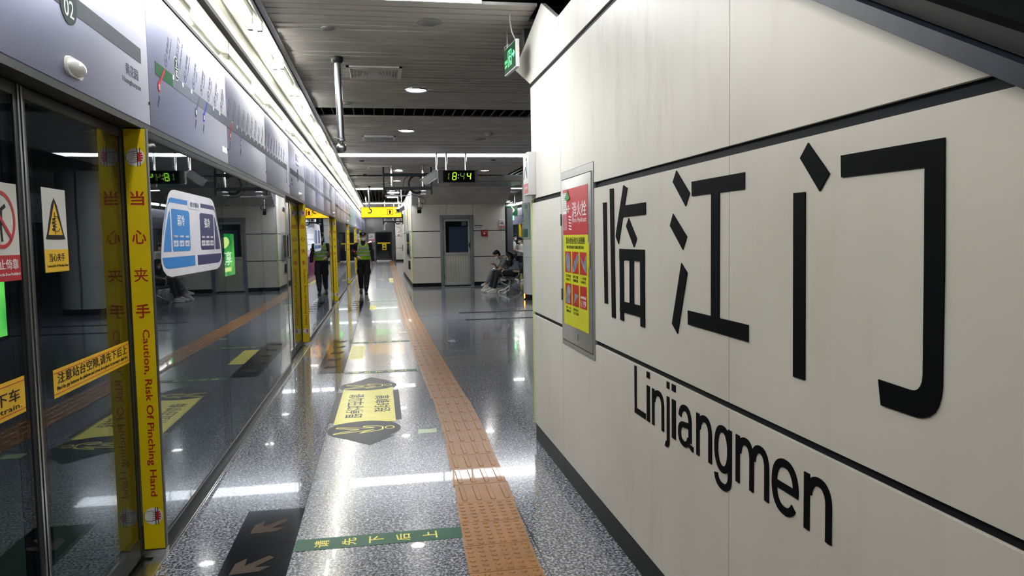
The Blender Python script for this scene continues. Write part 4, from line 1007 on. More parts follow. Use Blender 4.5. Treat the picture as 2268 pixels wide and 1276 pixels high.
# ---- hydrant cabinet let into the wall
h0, h1, h2, h3 = HYD
hc = thing('hydrant_cabinet', 'grey steel fire hydrant cabinet with red and yellow poster let into the cream wall', 'hydrant cabinet', (XW, (h0 + h1) / 2, h2))
M_CAB = mat('cabinet_grey_aluminium', (0.36, 0.365, 0.365), 0.35, metal=0.5, vary=0.05)
mb = MB(); e = 0.028
mb.box(XW - 0.004, XW + 0.03, h0 + 0.003, h0 + e, h2 + .003, h3 - .003).box(XW - 0.004, XW + 0.03, h1 - e, h1 - .003, h2 + .003, h3 - .003).box(XW - 0.004, XW + 0.03, h0 + e, h1 - e, h2 + .003, h2 + e).box(XW - 0.004, XW + 0.03, h0 + e, h1 - e, h3 - 0.045, h3 - .003)
mb.build('outer_frame', M_CAB, hc)
def hy(px, py): q = on_x(px, py, XW); return q.y, q.z
d = MB(); D0, D1, D2, D3 = h0 + 0.032, h1 - 0.032, h2 + 0.034, h3 - 0.05
d.box(XW - 0.009, XW + 0.02, D0, D1, D2, D3, 0.003)
dr = d.build('door', M_CAB, hc)
P0, P1 = D0 + 0.055, D1 - 0.05; P2, P3 = D2 + 0.10, D3 - 0.06; PM = P2 + (P3 - P2) * 0.665
mb = MB(); FWL.rect(mb, -P1, -P0, PM, P3, 0.0095, 0.0010); pr = mb.build('red_poster', M_RED, dr)
mb = MB(); FWL.rect(mb, -P1, -P0, P2, PM, 0.0095, 0.0010); py2 = mb.build('yellow_poster', mat('poster_lime_yellow', srgb(206, 208, 30), 0.35), dr)
pu = lambda t: -P1 + (P1 - P0) * t
pv = lambda t: P2 + (P3 - P2) * t
DP = 0.0112
text('lettering', '消火栓', FWL, pu(0.67), pv(0.845), M_WHITE, dr, height=0.085, width=(P1 - P0) * 0.55, d=DP, res=2, bold=0.006)
text('lettering', 'Fire Hydrant', FWL, pu(0.68), pv(0.765), M_WHITE, dr, height=0.036, width=(P1 - P0) * 0.54, d=DP, res=2)
mb = MB(); FWL.ring(mb, pu(0.24), pv(0.855), 0.016, 0.021, DP, sy=1.0); FWL.line(mb, (pu(0.16), pv(0.855)), (pu(0.32), pv(0.855)), 0.006, DP)
for k in range(5): FWL.line(mb, (pu(0.26), pv(0.80 - k * 0.022)), (pu(0.37), pv(0.792 - k * 0.022)), 0.007, DP)
mb.build('hose_symbol', M_WHITE, dr)
text('lettering', '消火栓使用方法图例', FWL, pu(0.5), pv(0.625), M_BLACK, dr, height=0.040, width=(P1 - P0) * 0.76, d=DP, res=2, bold=0.006)
text('lettering', 'FIRE HYDRANT USING METHOD', FWL, pu(0.5), pv(0.577), M_BLACK, dr, height=0.018, width=(P1 - P0) * 0.70, d=DP, res=1)
M_PH = mat('poster_photo_blue_grey', (0.22, 0.24, 0.33), 0.4, vary=0.5, vscale=25)
for rr in range(2):
    for cc in range(3):
        u0 = pu(0.08 + cc * 0.305); u1 = pu(0.08 + cc * 0.305 + 0.255); v1 = pv(0.545 - rr * 0.235); v0 = v1 - (P3 - P2) * 0.155
        mb = MB(); FWL.rect(mb, u0, u1, v0, v1, DP, 0.0005); q = mb.build('step_picture', mat('poster_picture_red', srgb(178, 36, 30), 0.4), dr)
        if (rr, cc) != (1, 2):
            cu, cv = (u0 + u1) / 2, (v0 + v1) / 2; mb = MB()
            sh = [[(-.4, .1), (-.1, .45), (.3, .3), (.35, -.3), (0, -.45), (-.3, -.2)], [(-.45, -.3), (-.1, .1), (.45, .42), (.45, .1), (.1, -.25), (-.3, -.45)], [(-.45, .3), (.1, .05), (.45, .35), (.45, -.35), (.2, -.3), (-.2, .0)], [(-.4, -.4), (-.25, .2), (.1, .45), (.42, .2), (.2, -.1), (.3, -.4)], [(-.4, .35), (-.1, .1), (.48, .05), (.1, -.15), (-.35, -.42), (-.1, 0)]][rr * 3 + cc]
            FWL.poly(mb, smooth_outline([(cu + a * (u1 - u0), cv + b * (v1 - v0)) for a, b in sh], 4), DP + 0.0006, 0.0004); mb.build('drawing', M_PH, q)
            text('caption', ('打开消火栓门', '按下报警按钮', '一人接好枪头', '另一人接好水带', '逆时针打开阀门')[rr * 3 + cc][:3], FWL, cu, v0 - 0.020, M_BLACK, dr, height=0.016, width=(u1 - u0) * 0.8, d=DP, res=1)
            text('caption', ('打开消火栓门', '按下报警按钮', '一人接好枪头', '另一人接好水带', '逆时针打开阀门')[rr * 3 + cc][3:6], FWL, cu, v0 - 0.041, M_BLACK, dr, height=0.016, width=(u1 - u0) * 0.75, d=DP, res=1)
        else:
            text('lettering', '119', FWL, (u0 + u1) / 2, v0 + (v1 - v0) * .22, M_WHITE, dr, height=0.036, width=(u1 - u0) * 0.7, d=DP + .001, res=2)
            text('lettering', '火警电话', FWL, (u0 + u1) / 2, v0 + (v1 - v0) * .5, M_WHITE, dr, height=0.016, width=(u1 - u0) * 0.8, d=DP + .001, res=1)
mb = MB(); FWL.rect(mb, pu(0.0), pu(0.17), pv(0.945) - 0.10, pv(0.975), 0.011, 0.001); lst = mb.build('inspection_card', mat('paper_white', (0.72, 0.72, 0.70), 0.6), dr)
mb = MB()
for k in range(9): FWL.rect(mb, pu(0.02), pu(0.15), pv(0.965) - 0.012 * k, pv(0.965) - 0.012 * k + 0.002, 0.0122, 0.0003)
mb.build('print_lines', M_TXTG, lst)
mb = MB(); FWL.poly(mb, smooth_outline([(pu(.10), pv(.935)), (pu(.17), pv(.955)), (pu(.20), pv(1.0)), (pu(.26), pv(.955)), (pu(.31), pv(.93)), (pu(.2), pv(.915))], 3), 0.0125, 0.002); mb.build('green_tag', mat('tag_green', srgb(40, 130, 50), 0.5), dr)
mb = MB(); FWL.rect(mb, pu(0.03), pu(0.19), pv(0.70), pv(0.86), 0.0112, 0.0006); mb.build('plastic_pocket', mat('pocket_pink', srgb(196, 120, 132), 0.2), dr)
MB().box(XW - 0.016, XW - 0.009, D0 + 0.012, D0 + 0.030, 1.33, 1.47, 0.003).build('handle', M_CAB, dr)
MB().box(XW - 0.018, XW - 0.016, D0 + 0.014, D0 + 0.028, 1.335, 1.465).build('handle_tape', M_YELLOW, dr)
MB().box(XW - 0.012, XW - 0.009, (D0 + D1) / 2 - 0.035, (D0 + D1) / 2 + 0.035, D2 + 0.03, D2 + 0.07).build('label_plate', M_GREYSTEEL, dr)
mb = MB()
for z in (1.15, 1.60): mb.cyl((XW - 0.010, D1 - 0.002, z - 0.035), (XW - 0.010, D1 - 0.002, z + 0.035), 0.005, n=10)
mb.build('hinges', M_BLACK, dr)
# ---- no-smoking style box sign at the wall corner
ws = thing('wall_notice_box', 'slim white notice box with red foot at the far corner of the cream wall', 'sign', (XW - 0.05, 5.30, 1.80))
MB().box(XW - 0.055, XW - 0.0005, 5.19, 5.375, 1.80, 2.10, 0.003).build('box_body', mat('notice_box_white', (0.66, 0.66, 0.66), 0.35), ws)
FS = Frame((XW - 0.055, 5.19, 0), (1, 0, 0), (0, 0, 1))
FS2 = Frame((XW - 0.055, 0, 0), (0, -1, 0), (0, 0, 1))
mb = MB(); FS2.rect(mb, -5.365, -5.20, 1.812, 1.882, 0.0005, 0.0006); mb.build('red_foot', mat('faded_red', srgb(176, 84, 92), 0.45), ws)
mb = MB(); FS2.line(mb, (-5.35, 1.915), (-5.29, 2.0), 0.012, 0.0006); FS2.line(mb, (-5.29, 2.0), (-5.23, 1.92), 0.012, 0.0006); FS2.line(mb, (-5.24, 1.92), (-5.23, 2.03), 0.012, 0.0006); FS2.disc(mb, -5.25, 2.05, 0.014, 0.0006); mb.build('symbol', M_GREYD, ws)
text('lettering', '请勿攀爬', FS2, -5.282, 1.845, M_WHITE, ws, height=0.03, width=0.13, d=0.0014, res=1)
# ---- emergency exit sign hung from the ceiling
es = thing('exit_sign', 'green running-man emergency exit sign hung on wires beside the sign wall', 'exit sign', tuple(on_y(1132, 130, 5.4)))
zc = 2.80
a, b = on_z(1117, 141, zc), on_z(1142.5, 116, zc); zh = 0.5 * (on_y(1116, 112, a.y).z - on_y(1116, 170, a.y).z)
a.z = b.z = 0
du = (b - a).normalized()
FE = Frame((a.x, a.y, 0), du, (0, 0, 1)); Lx = (b - a).length
mb = MB(); mb.obox(FE.p(Lx / 2, zc, -0.014), du, (0, 0, 1), FE.n, Lx, 2 * zh, 0.026, 0.003); mb.build('sign_case', mat('case_white', (0.62, 0.63, 0.62), 0.4), es)
mb = MB(); FE.rect(mb, 0.012, Lx - 0.012, zc - zh + 0.008, zc + zh - 0.008, 0.0, 0.001); mb.build('green_face', mat('exit_green', srgb(6, 62, 32), 0.3, emit=0.04, ecol=srgb(10, 120, 50)), es)
M_EXG = mat('exit_glyph_glow', srgb(150, 255, 190), 0.4, emit=0.36, ecol=srgb(70, 255, 140))
mb = MB(); g = lambda x: Lx * x
FE.line(mb, (g(.36), zc - .055), (g(.36), zc + .055), 0.008, 0.0012); FE.line(mb, (g(.36), zc + .055), (g(.64), zc + .055), 0.008, 0.0012); FE.line(mb, (g(.64), zc + .055), (g(.64), zc - .055), 0.008, 0.0012)
FE.disc(mb, g(.52), zc + .036, 0.010, 0.0012)
FE.line(mb, (g(.50), zc + .022), (g(.47), zc - .012), 0.016, 0.0012); FE.line(mb, (g(.47), zc - .012), (g(.56), zc - .03), 0.009, 0.0012); FE.line(mb, (g(.56), zc - .03), (g(.55), zc - .055), 0.008, 0.0012); FE.line(mb, (g(.47), zc - .012), (g(.43), zc - .055), 0.009, 0.0012); FE.line(mb, (g(.51), zc + .018), (g(.60), zc + .0), 0.007, 0.0012); FE.line(mb, (g(.50), zc + .018), (g(.41), zc + .008), 0.007, 0.0012)
mb.build('running_man', M_EXG, es)
mb = MB(); FE.line(mb, (g(.70), zc + .01), (g(.86), zc + .01), 0.014, 0.0012); FE.poly(mb, [(g(.82), zc - .016), (g(.93), zc + .01), (g(.82), zc + .036), (g(.80), zc + .03), (g(.86), zc + .01), (g(.80), zc - .010)], 0.0012); mb.build('arrow', M_EXG, es)
text('lettering', '安全出口', FE, g(.17), zc - .005, M_EXG, es, height=0.026, width=g(.22), d=0.0012, res=1)
text('lettering', 'EXIT', FE, g(.17), zc - .038, M_EXG, es, height=0.018, width=g(.20), d=0.0012, res=1)
MB().cyl(b + Vector((0, -0.004, zc + .02)) - FE.n * 0.014, b + Vector((0, -0.012, zc + .02)) - FE.n * 0.014, 0.004, n=8).build('status_light', emit_mat('red_led', (1, .1, .05), 4), es)
p0 = FE.p(Lx * 0.12, zc + zh, -0.014); p1 = FE.p(Lx * 0.86, zc + zh, -0.014)
MB().tube([p0, p0 + Vector((0, 0, 3.06 - zc - zh))], 0.0015, 6).build('hanging_wire', M_STEEL, es)
MB().tube([p1, p1 + Vector((-0.03, -0.02, 0.05)), p1 + Vector((-.05, -.05, 0.12)), p1 + Vector((-.05, -.06, 3.06 - zc - zh))], 0.005, 8).build('power_cable', mat('grey_cable', (.45, .45, .43), .5), es)
MB().tube([p0 + Vector((-.01, .02, -0.005)), p0 + Vector((-.015, .03, 0.02)), p0 + Vector((0.01, .0, 0.035)), p0 + Vector((0.02, -.03, 0.01))], 0.004, 8).build('cable_loop', MATS['grey_cable'], es)
# ================================================================== FLOOR MARKINGS
# tactile paving: rubber tiles with blisters by the doorway, then long bars
M_TACT = mat('ochre_rubber_tactile', srgb(152, 104, 52), 0.32, vary=0.14, vscale=9, bump=0.35, bscale=35, coat=0.25)
CTR = [(0.0, 0.50), (3.0, 0.50), (3.5, 0.515), (4.1, 0.541), (4.7, 0.563), (5.4, 0.581), (6.0, 0.593), (6.6, 0.594), (9.2, 0.545), (14.7, 0.498), (22, 0.50), (30, 0.56), (53, 0.62)]
def ctr(y):
    for (a, b), (c, d) in zip(CTR, CTR[1:]):
        if a <= y <= c: return b + (d - b) * (y - a) / (c - a)
    return 0.5
mb = MB(); HW = 0.163
def rounded_bump(mb, cx, cy, rx, ry, h, n=12, cap=0.7):
    lo = [mb.bm.verts.new((cx + rx * math.cos(2 * PI * k / n), cy + ry * math.sin(2 * PI * k / n), 0.006)) for k in range(n)]
    hi = [mb.bm.verts.new((cx + rx * cap * math.cos(2 * PI * k / n), cy + ry * cap * math.sin(2 * PI * k / n), h)) for k in range(n)]
    for k in range(n): mb.bm.faces.new((lo[k], lo[(k + 1) % n], hi[(k + 1) % n], hi[k]))
    mb.bm.faces.new(hi)
def long_bump(mb, cx, y0, y1, hw, h):
    pts = []
    for (cy, s) in ((y1 - hw, 0), (y0 + hw, 1)):
        for k in range(5):
            an = PI * s + PI * k / 4; pts.append((math.cos(an), cy, math.sin(an)))
    lo = [mb.bm.verts.new((cx + hw * c, cy + hw * s, 0.006)) for c, cy, s in pts]
    hi = [mb.bm.verts.new((cx + hw * .7 * c, cy + hw * .7 * s, h)) for c, cy, s in pts]
    m = len(pts)
    for k in range(m): mb.bm.faces.new((lo[k], lo[(k + 1) % m], hi[(k + 1) % m], hi[k]))
    mb.bm.faces.new(hi)
y = 4.11 - 0.2975 * 12
while y < 52.6:
    pitch = 0.2975 if y < 4.10 else 0.3125
    c0, c1 = ctr(y), ctr(y + pitch); j = random.uniform(-.0035, .0035)
    A = [(c0 - HW + j, y + 0.002), (c0 + HW + j, y + 0.002), (c1 + HW + j, y + pitch - 0.002), (c1 - HW + j, y + pitch - 0.002)]
    mb.prism([(a, b, 0.0005) for a, b in A], (0, 0, 0.0058 + random.uniform(0, .0008)))
    cm = (c0 + c1) / 2 + j
    if y < 4.10:
        for r in range(6):
            for q in range(6):
                if q + 0.5 > 5.9: continue
                rounded_bump(mb, cm - HW + (q + 0.5) * 2 * HW / 6, y + (r + 0.5) * pitch / 6, 0.0165, 0.0150, 0.0112, 10)
    else:
        for q in range(4):
            long_bump(mb, cm - HW + (q + 0.5) * 2 * HW / 4, y + 0.022, y + pitch - 0.022, 0.0165, 0.0112)
    y += pitch
tag(mb.build('tactile_paving', M_TACT, origin=(0.5, 25, 0)), 'ochre tactile paving strip of rubber tiles running down the platform', 'tactile paving')

# black queue mats with arrows
M_MAT = mat('black_floor_mat', (0.006, 0.007, 0.010), 0.11, vary=0.25, vscale=30, spec=0.28)
M_ARW = mat('brown_grey_arrow', (0.085, 0.068, 0.056), 0.8, vary=0.1, spec=0.04)
FF = Frame((0, 0, 0), (1, 0, 0), (0, 1, 0))
def fpts(pts, ox, oy, s): return [tuple(on_z(ox + a / s, oy + b / s, 0)[:2]) for a, b in pts]
arrow1 = fpts([(1170, 850), (1225, 762), (1330, 718), (1308, 777), (1530, 693), (1572, 710), (1395, 788), (1540, 778), (1440, 820)], 300, 1000, 4.6225)
ax0, ay0 = arrow1[0]
for i, (yp, wh) in enumerate(((3.72, 'nearest, at the lower left of the floor'), (11.05, 'second, below the second doorway'), (18.38, 'third, at the guard'), (25.7, 'fourth, behind the guard'))):
    ya, yb = ((1.45, 4.252) if i == 0 else (yp - 2.45, yp + 0.45))
    t = thing('queue_mat', 'black floor mat with brown arrows, ' + wh, 'floor mat', (-0.62, (ya + yb) / 2, 0))
    for k, (p, q) in enumerate(((ya, ya + (yb - ya) * 0.825 - 0.001), (ya + (yb - ya) * 0.825 + 0.001, yb))):
        mb = MB(); FF.rect(mb, -0.772, -0.466, p, q, 0.0006, 0.0014); mb.build('mat_panel', M_MAT, t)
    for k in range(4 if i == 0 else 5):
        dy = -0.475 * k if i == 0 else (yb - 4.252) - 0.56 * k
        mb = MB(); FF.poly(mb, [(a + (-0.012 * k if i == 0 else 0), b + dy) for a, b in arrow1], 0.0022, 0.0006); mb.build('arrow', M_ARW, t)
# green boarding tapes
M_TAPE = mat('green_floor_tape', srgb(16, 82, 58), 0.4, vary=0.08, spec=0.25); M_TAPEY = mat('tape_yellow', srgb(232, 222, 90), 0.4)
FT = Frame((0, 0, 0), (0, 1, 0), (-1, 0, 0))
for i, (yt, wh) in enumerate(((3.713, 'nearest, below the tactile blisters'), (8.55, 'second, crossing toward the second doorway'), (11.05, 'third, past the second doorway'), (18.4, 'far, by the guard'))):
    t = thing('boarding_tape', 'green floor tape with yellow characters across the lane, ' + wh, 'floor tape', (-0.05, yt, 0))
    mb = MB(); FF.rect(mb, -0.462, 0.365, yt - 0.071, yt + 0.071, 0.0006, 0.0008); mb.build('tape_strip', M_TAPE, t)
    for k, ch in enumerate('请先下后上'):
        text('lettering', ch, FT, yt - 0.002, 0.335 - k * 0.1335 - 0.0, M_TAPEY, t, height=0.072, width=0.086, d=0.0018, thick=0.0006, res=2, bold=0.01)
# yellow rush-hour floor sticker
M_FSY = mat('floor_sticker_yellow', srgb(236, 225, 84), 0.32, spec=0.25, vary=0.08, vscale=8); M_FSD = mat('floor_sticker_dark', (0.012, 0.014, 0.024), 0.40, spec=0.15, vary=0.3, vscale=14)
for i, dy in enumerate((0.0,)):
    wh = 'in the lane before the second doorway'
    t = thing('floor_sticker', 'yellow and dark floor sticker about waiting, ' + wh, 'floor sticker', (-0.18, 6.9 + dy, 0))
    mb = MB(); FF.rect(mb, -0.475, 0.125, 6.22 + dy, 7.46 + dy, 0.0004, 0.0006); FF.disc(mb, -0.178, 5.945 + dy, 0.287, 0.0010, 0.0004, n=40)
    FF.disc(mb, -0.178, 7.72 + dy, 0.287, 0.0010, 0.0004, n=40); FF.poly(mb, [(-0.33, 5.70 + dy), (-0.125, 5.47 + dy), (0.06, 5.72 + dy)], 0.0004, 0.0006); FF.poly(mb, [(-0.33, 7.97 + dy), (-0.15, 8.22 + dy), (0.06, 7.95 + dy)], 0.0004, 0.0006); mb.build('dark_backing', M_FSD, t)
    pts = [(-0.428, 6.13 + dy)] + [(-0.428 + 0.5 * k / 8, 6.13 + dy + 0.09 * math.sin(PI * k / 8)) for k in range(1, 8)] + [(0.075, 6.16 + dy), (0.068, 7.62 + dy)] + [(0.068 - 0.486 * k / 8, 7.58 + dy - 0.08 * math.sin(PI * k / 8)) for k in range(1, 8)] + [(-0.418, 7.58 + dy)]
    mb = MB(); FF.poly(mb, pts, 0.0015, 0.0004); mb.build('yellow_field', M_FSY, t)
    FQ = Frame((0, 0, 0), (0, -1, 0), (1, 0, 0))
    if i < 2:
        text('lettering', '高峰时段', FQ, -(6.87 + dy), -0.035, M_FSD, t, width=0.70, height=0.145, d=0.0020, thick=0.0004, res=2, bold=0.012)
        text('lettering', '请勿在此停留', FQ, -(6.84 + dy), -0.275, M_FSD, t, width=0.98, height=0.15, d=0.0020, thick=0.0004, res=2, bold=0.012)
    for (cy, s) in ((5.945 + dy, 1), (7.72 + dy, -1)):
        mb = MB(); cx = -0.178
        FF.ring(mb, cx + 0.20, cy + 0.02, 0.030, 0.039, 0.0015, sy=1.25, n=20)
        outl = [(0.145, 0.055), (0.145, -0.025), (0.11, -0.06), (-0.03, -0.115), (0.0, -0.075), (0.075, -0.025), (-0.235, -0.115), (-0.22, -0.085), (-0.04, 0.0), (-0.22, 0.065), (-0.21, 0.095), (0.0, 0.035), (0.08, 0.04), (-0.01, 0.075), (0.0, 0.105), (0.105, 0.085)]
        for k in range(len(outl)):
            a, b = outl[k], outl[(k + 1) % len(outl)]; FF.line(mb, (cx + a[0], cy + a[1]), (cx + b[0], cy + b[1]), 0.013, 0.0015, 0.0004)
        mb.build('person_outline', M_FSY, t)
# notices and tape scraps on the floor
t = thing('floor_notice', 'pale yellow paper notice stuck on the floor beside the second black mat', 'floor notice', (-0.38, 10.1, 0))
mb = MB(); FF.rect(mb, -0.458, -0.268, 9.55, 10.75, 0.0006, 0.0006); mb.build('sheet', M_FSY, t)
mb = MB()
for k in range(9): FF.rect(mb, -0.445, -0.285, 9.65 + k * 0.12, 9.69 + k * 0.12, 0.0012, 0.0003)
mb.build('print_lines', mat('pale_print', srgb(176, 168, 60), 0.4), t)
tag(FF.rect(MB(), -0.30, -0.16, 16.3, 17.3, 0.0006, 0.0008).build('floor_notice', M_FSY, origin=(-0.23, 16.8, 0)), 'small bright yellow notice on the floor just in front of the guard', 'floor notice')
tag(FF.rect(MB(), 0.24, 0.42, 26.4, 29.5, 0.0006, 0.0008).build('floor_notice', M_FSY, origin=(0.3, 28, 0)), 'yellow notice on the far floor to the right of the guard', 'floor notice')
for i, (px, py, wh) in enumerate(((947, 955, 'nearest to the camera'), (912, 820, 'farther away, before the second doorway'), (893, 736, 'farthest of the scraps along the strip'))):
    q = on_z(px, py); mb = MB(); wd = 0.075
    FF.poly(mb, [(q.x - wd, q.y - 0.06), (q.x + wd * .9, q.y - 0.05), (q.x + wd, q.y + 0.07), (q.x + wd * .2, q.y + 0.055), (q.x - wd * .9, q.y + 0.075)], 0.0006, 0.0007)
    tag(mb.build('tape_scrap', mat('pale_green_tape', srgb(176, 188, 150), 0.3), origin=q), 'pale tape scrap left of the tactile strip, ' + wh, 'tape')
for i, (yy, xa, xb, wh) in enumerate(((14.92, 1.50, 3.9, 'farther one'), (13.6, 1.49, 3.9, 'nearer one'))):
    tag(FF.rect(MB(), xa, xb, yy - 0.09, yy + 0.09, 0.0006, 0.0008).build('floor_line', M_BLACKSTONE, origin=(2.5, yy, 0)), 'dark line across the floor towards the bench, ' + wh, 'floor line')
tag(FF.rect(MB(), 1.2, 3.9, 22.55, 22.75, 0.0006, 0.0008).build('floor_line', M_BLACKSTONE, origin=(2.5, 22.6, 0)), 'dark line on the floor at the foot of the equipment room wall', 'floor line')

# ================================================================== HANGING FROM THE CEILING
def pole(x, y, ztop, zbot, lab, r=0.029, lean=0.0, hook=False):
    t = thing('hanging_pole', lab, 'pole', (x, y, zbot))
    b = Vector((x + lean, y, zbot)); a = Vector((x, y, ztop))
    MB().cyl(a, b + Vector((0, 0, 0.09)), r, n=20).build('tube', mat('dull_steel_pole', (0.34, 0.34, 0.35), 0.28, metal=0.9, vary=0.15, vscale=12), t)
    MB().lathe(a, [(r * 1.75, 0.002), (r * 1.75, -0.03), (r * 1.3, -0.05), (r, -0.05)]).build('flange', M_DKSTEEL, t)
    MB().lathe(b + Vector((0, 0, 0.09)), [(r * .9, 0.012), (r * 1.25, 0.004), (r * 1.25, -0.012), (r * .6, -0.02), (r * .5, -0.04)]).build('collar', MATS['dull_steel_pole'], t)
    if hook: MB().tube([b + Vector((0.06 * math.sin(k * PI / 8) , 0, -0.02 - 0.06 * math.cos(k * PI / 8 + PI) )) for k in range(0, 11)], 0.017, 8).build('hook', M_DKSTEEL, t)
    else: MB().ball(b + Vector((0, 0, 0.02)), 0.044, seg=24).build('ball_end', MATS['dull_steel_pole'], t)
pole(-0.328, 6.63, ZC, 2.275, 'dull steel hanging pole with a ball end, nearest under the slat ceiling', lean=0.012)
pole(-0.32, 22.1, ZC, 2.36, 'steel hanging pole with a hook, in front of the yellow exit sign', hook=True)
pole(0.16, 37.0, ZC, 1.98, 'thin far hanging pole under the yellow exit sign', r=0.025)
pole(0.80, 33.5, ZC, 2.28, 'thin far hanging pole near the second monitor bracket', r=0.022)
# digital clock
M_LED = emit_mat('led_green', (0.40, 1.0, 0.03), 0.8); M_LEDD = emit_mat('led_green_dim', (0.30, 0.60, 0.12), 0.2)
ck = thing('digital_clock', 'black digital clock with green figures hanging from two poles', 'clock', (1.37, 13.3, 2.49))
MB().box(1.06, 1.718, 13.30, 13.44, 2.492, 2.705, 0.004).build('clock_case', mat('dark_grey_case', (0.05, 0.052, 0.056), 0.35), ck)
MB().box(1.02, 1.10, 13.296, 13.40, 2.488, 2.71, 0.003).build('side_plate', mat('mid_grey_case', (0.16, 0.165, 0.17), 0.35), ck)
MB().box(1.675, 1.722, 13.296, 13.40, 2.492, 2.705, 0.003).build('side_plate', MATS['mid_grey_case'], ck)
MB().box(1.02, 1.722, 13.29, 13.30, 2.702, 2.713).box(1.02, 1.032, 13.286, 13.30, 2.485, 2.713).build('bright_edge', M_CHROME, ck)
MB().box(1.112, 1.67, 13.297, 13.30, 2.50, 2.70).build('display_glass', mat('display_black', (0.004, 0.005, 0.005), 0.15, vary=0), ck)
FC = Frame((0, 13.297, 0), (1, 0, 0), (0, 0, 1))
def seg7(ch, cx, m_, w_=0.062, h_=0.122, zc_=2.602):
    mb = MB(); sh = 0.10; P = lambda a, b: (cx + a + b * sh * 1.0, zc_ + b)
    hw, hh = w_ / 2, h_ / 2
    S = {'a': ((-hw, hh), (hw, hh)), 'b': ((hw, hh), (hw, 0)), 'c': ((hw, 0), (hw, -hh)), 'd': ((-hw, -hh), (hw, -hh)), 'e': ((-hw, -hh), (-hw, 0)), 'f': ((-hw, 0), (-hw, hh)), 'g': ((-hw, 0), (hw, 0))}
    for k in {'1': 'bc', '8': 'abcdefg', '4': 'bcfg'}[ch]:
        p, q = S[k]; d = Vector((q[0] - p[0], q[1] - p[1])); d.normalize(); g = 0.006
        FC.line(mb, P(p[0] + d.x * g, p[1] + d.y * g), P(q[0] - d.x * g, q[1] - d.y * g), 0.0115, 0.0006)
    return mb
for ch, cx, m_ in (('1', 1.176, M_LEDD), ('8', 1.309, M_LED), ('4', 1.448, M_LEDD), ('4', 1.566, M_LED)): seg7(ch, cx, m_).build('digit', m_, ck)
mb = MB(); FC.disc(mb, 1.377, 2.572, 0.008, 0.0006, n=12); FC.disc(mb, 1.381, 2.625, 0.008, 0.0006, n=12); mb.build('colon', emit_mat('led_warm', (.8, .72, .5), .5), ck)
mb = MB()
for x in (1.176, 1.522): MB().cyl((x, 13.36, ZC), (x, 13.36, 2.71), 0.016, n=14).build('hanger_pole', M_CHROME, ck)
def cctv(x, y, zt, zb, dirv, lab, m_, L=0.30, wdt=0.11, hgt=0.10):
    t = thing('security_camera', lab, 'security camera', (x, y, zb))
    MB().cyl((x, y, zt), (x, y, zb + 0.02), 0.016, n=14).build('drop_pole', M_CHROME, t)
    d = Vector(dirv).normalized(); s = d.cross(Vector((0, 0, 1))).normalized(); u = s.cross(d)
    c = Vector((x, y, zb - hgt * 0.4)) + d * L * 0.35
    MB().obox(c, s, d, u, wdt, L, hgt, 0.012).build('housing', m_, t)
    MB().obox(c + u * (hgt / 2 + 0.006) + d * 0.03, s, d, u, wdt * 1.12, L * 1.05, 0.010, 0.003).build('sun_shield', m_, t)
    MB().cyl(c + d * (L / 2 - 0.004), c + d * (L / 2 + 0.006), hgt * 0.33, n=18).build('lens', M_BLACK, t)
    MB().obox(c - u * hgt * .52 + d * 0.02, s, d, u, wdt * .5, L * .6, 0.01).build('underside_strip', M_STEEL, t)
    return t
M_CAMW = mat('camera_white', (0.52, 0.535, 0.55), 0.35)
cctv(1.02, 13.6, ZC, 2.72, (-0.80, 0.12, -0.52), 'large white box security camera beside the digital clock', M_CAMW, 0.34, 0.13, 0.12)
cctv(0.64, 23.2, ZC, 2.50, (-0.5, -0.75, -0.35), 'grey white security camera overlapping the right end of the yellow exit sign', M_CAMW, 0.26, 0.12, 0.11)
cctv(1.155, 22.8, 2.735, 2.44, (-0.05, -0.9, -0.35), 'black security camera hanging in front of the equipment room wall', M_BLACK, 0.22, 0.10, 0.10)
t = thing('camera_bracket', 'white triangular bracket above the black security camera', 'bracket', (1.13, 22.8, 2.74))
MB().prism([(1.02, 22.78, 2.84), (1.22, 22.78, 2.84), (1.10, 22.78, 2.745)], (0, 0.05, 0)).cyl((1.13, 22.8, 2.82), (1.13, 22.8, 2.87), 0.014).build('bracket_plate', M_CAMW, t)
MB().tube([(1.18 + 0.09 * math.sin(k * PI / 8), 22.8, 2.40 + 0.10 * (1 - math.cos(k * PI / 8)) ) for k in range(0, 14)], 0.007, 8).build('cable_loop', M_BLACK, t)
cctv(0.55, 31.5, ZC, 2.42, (0.1, -0.9, -0.2), 'small white security camera with a round lens beyond the yellow exit sign', M_CAMW, 0.2, 0.12, 0.12)
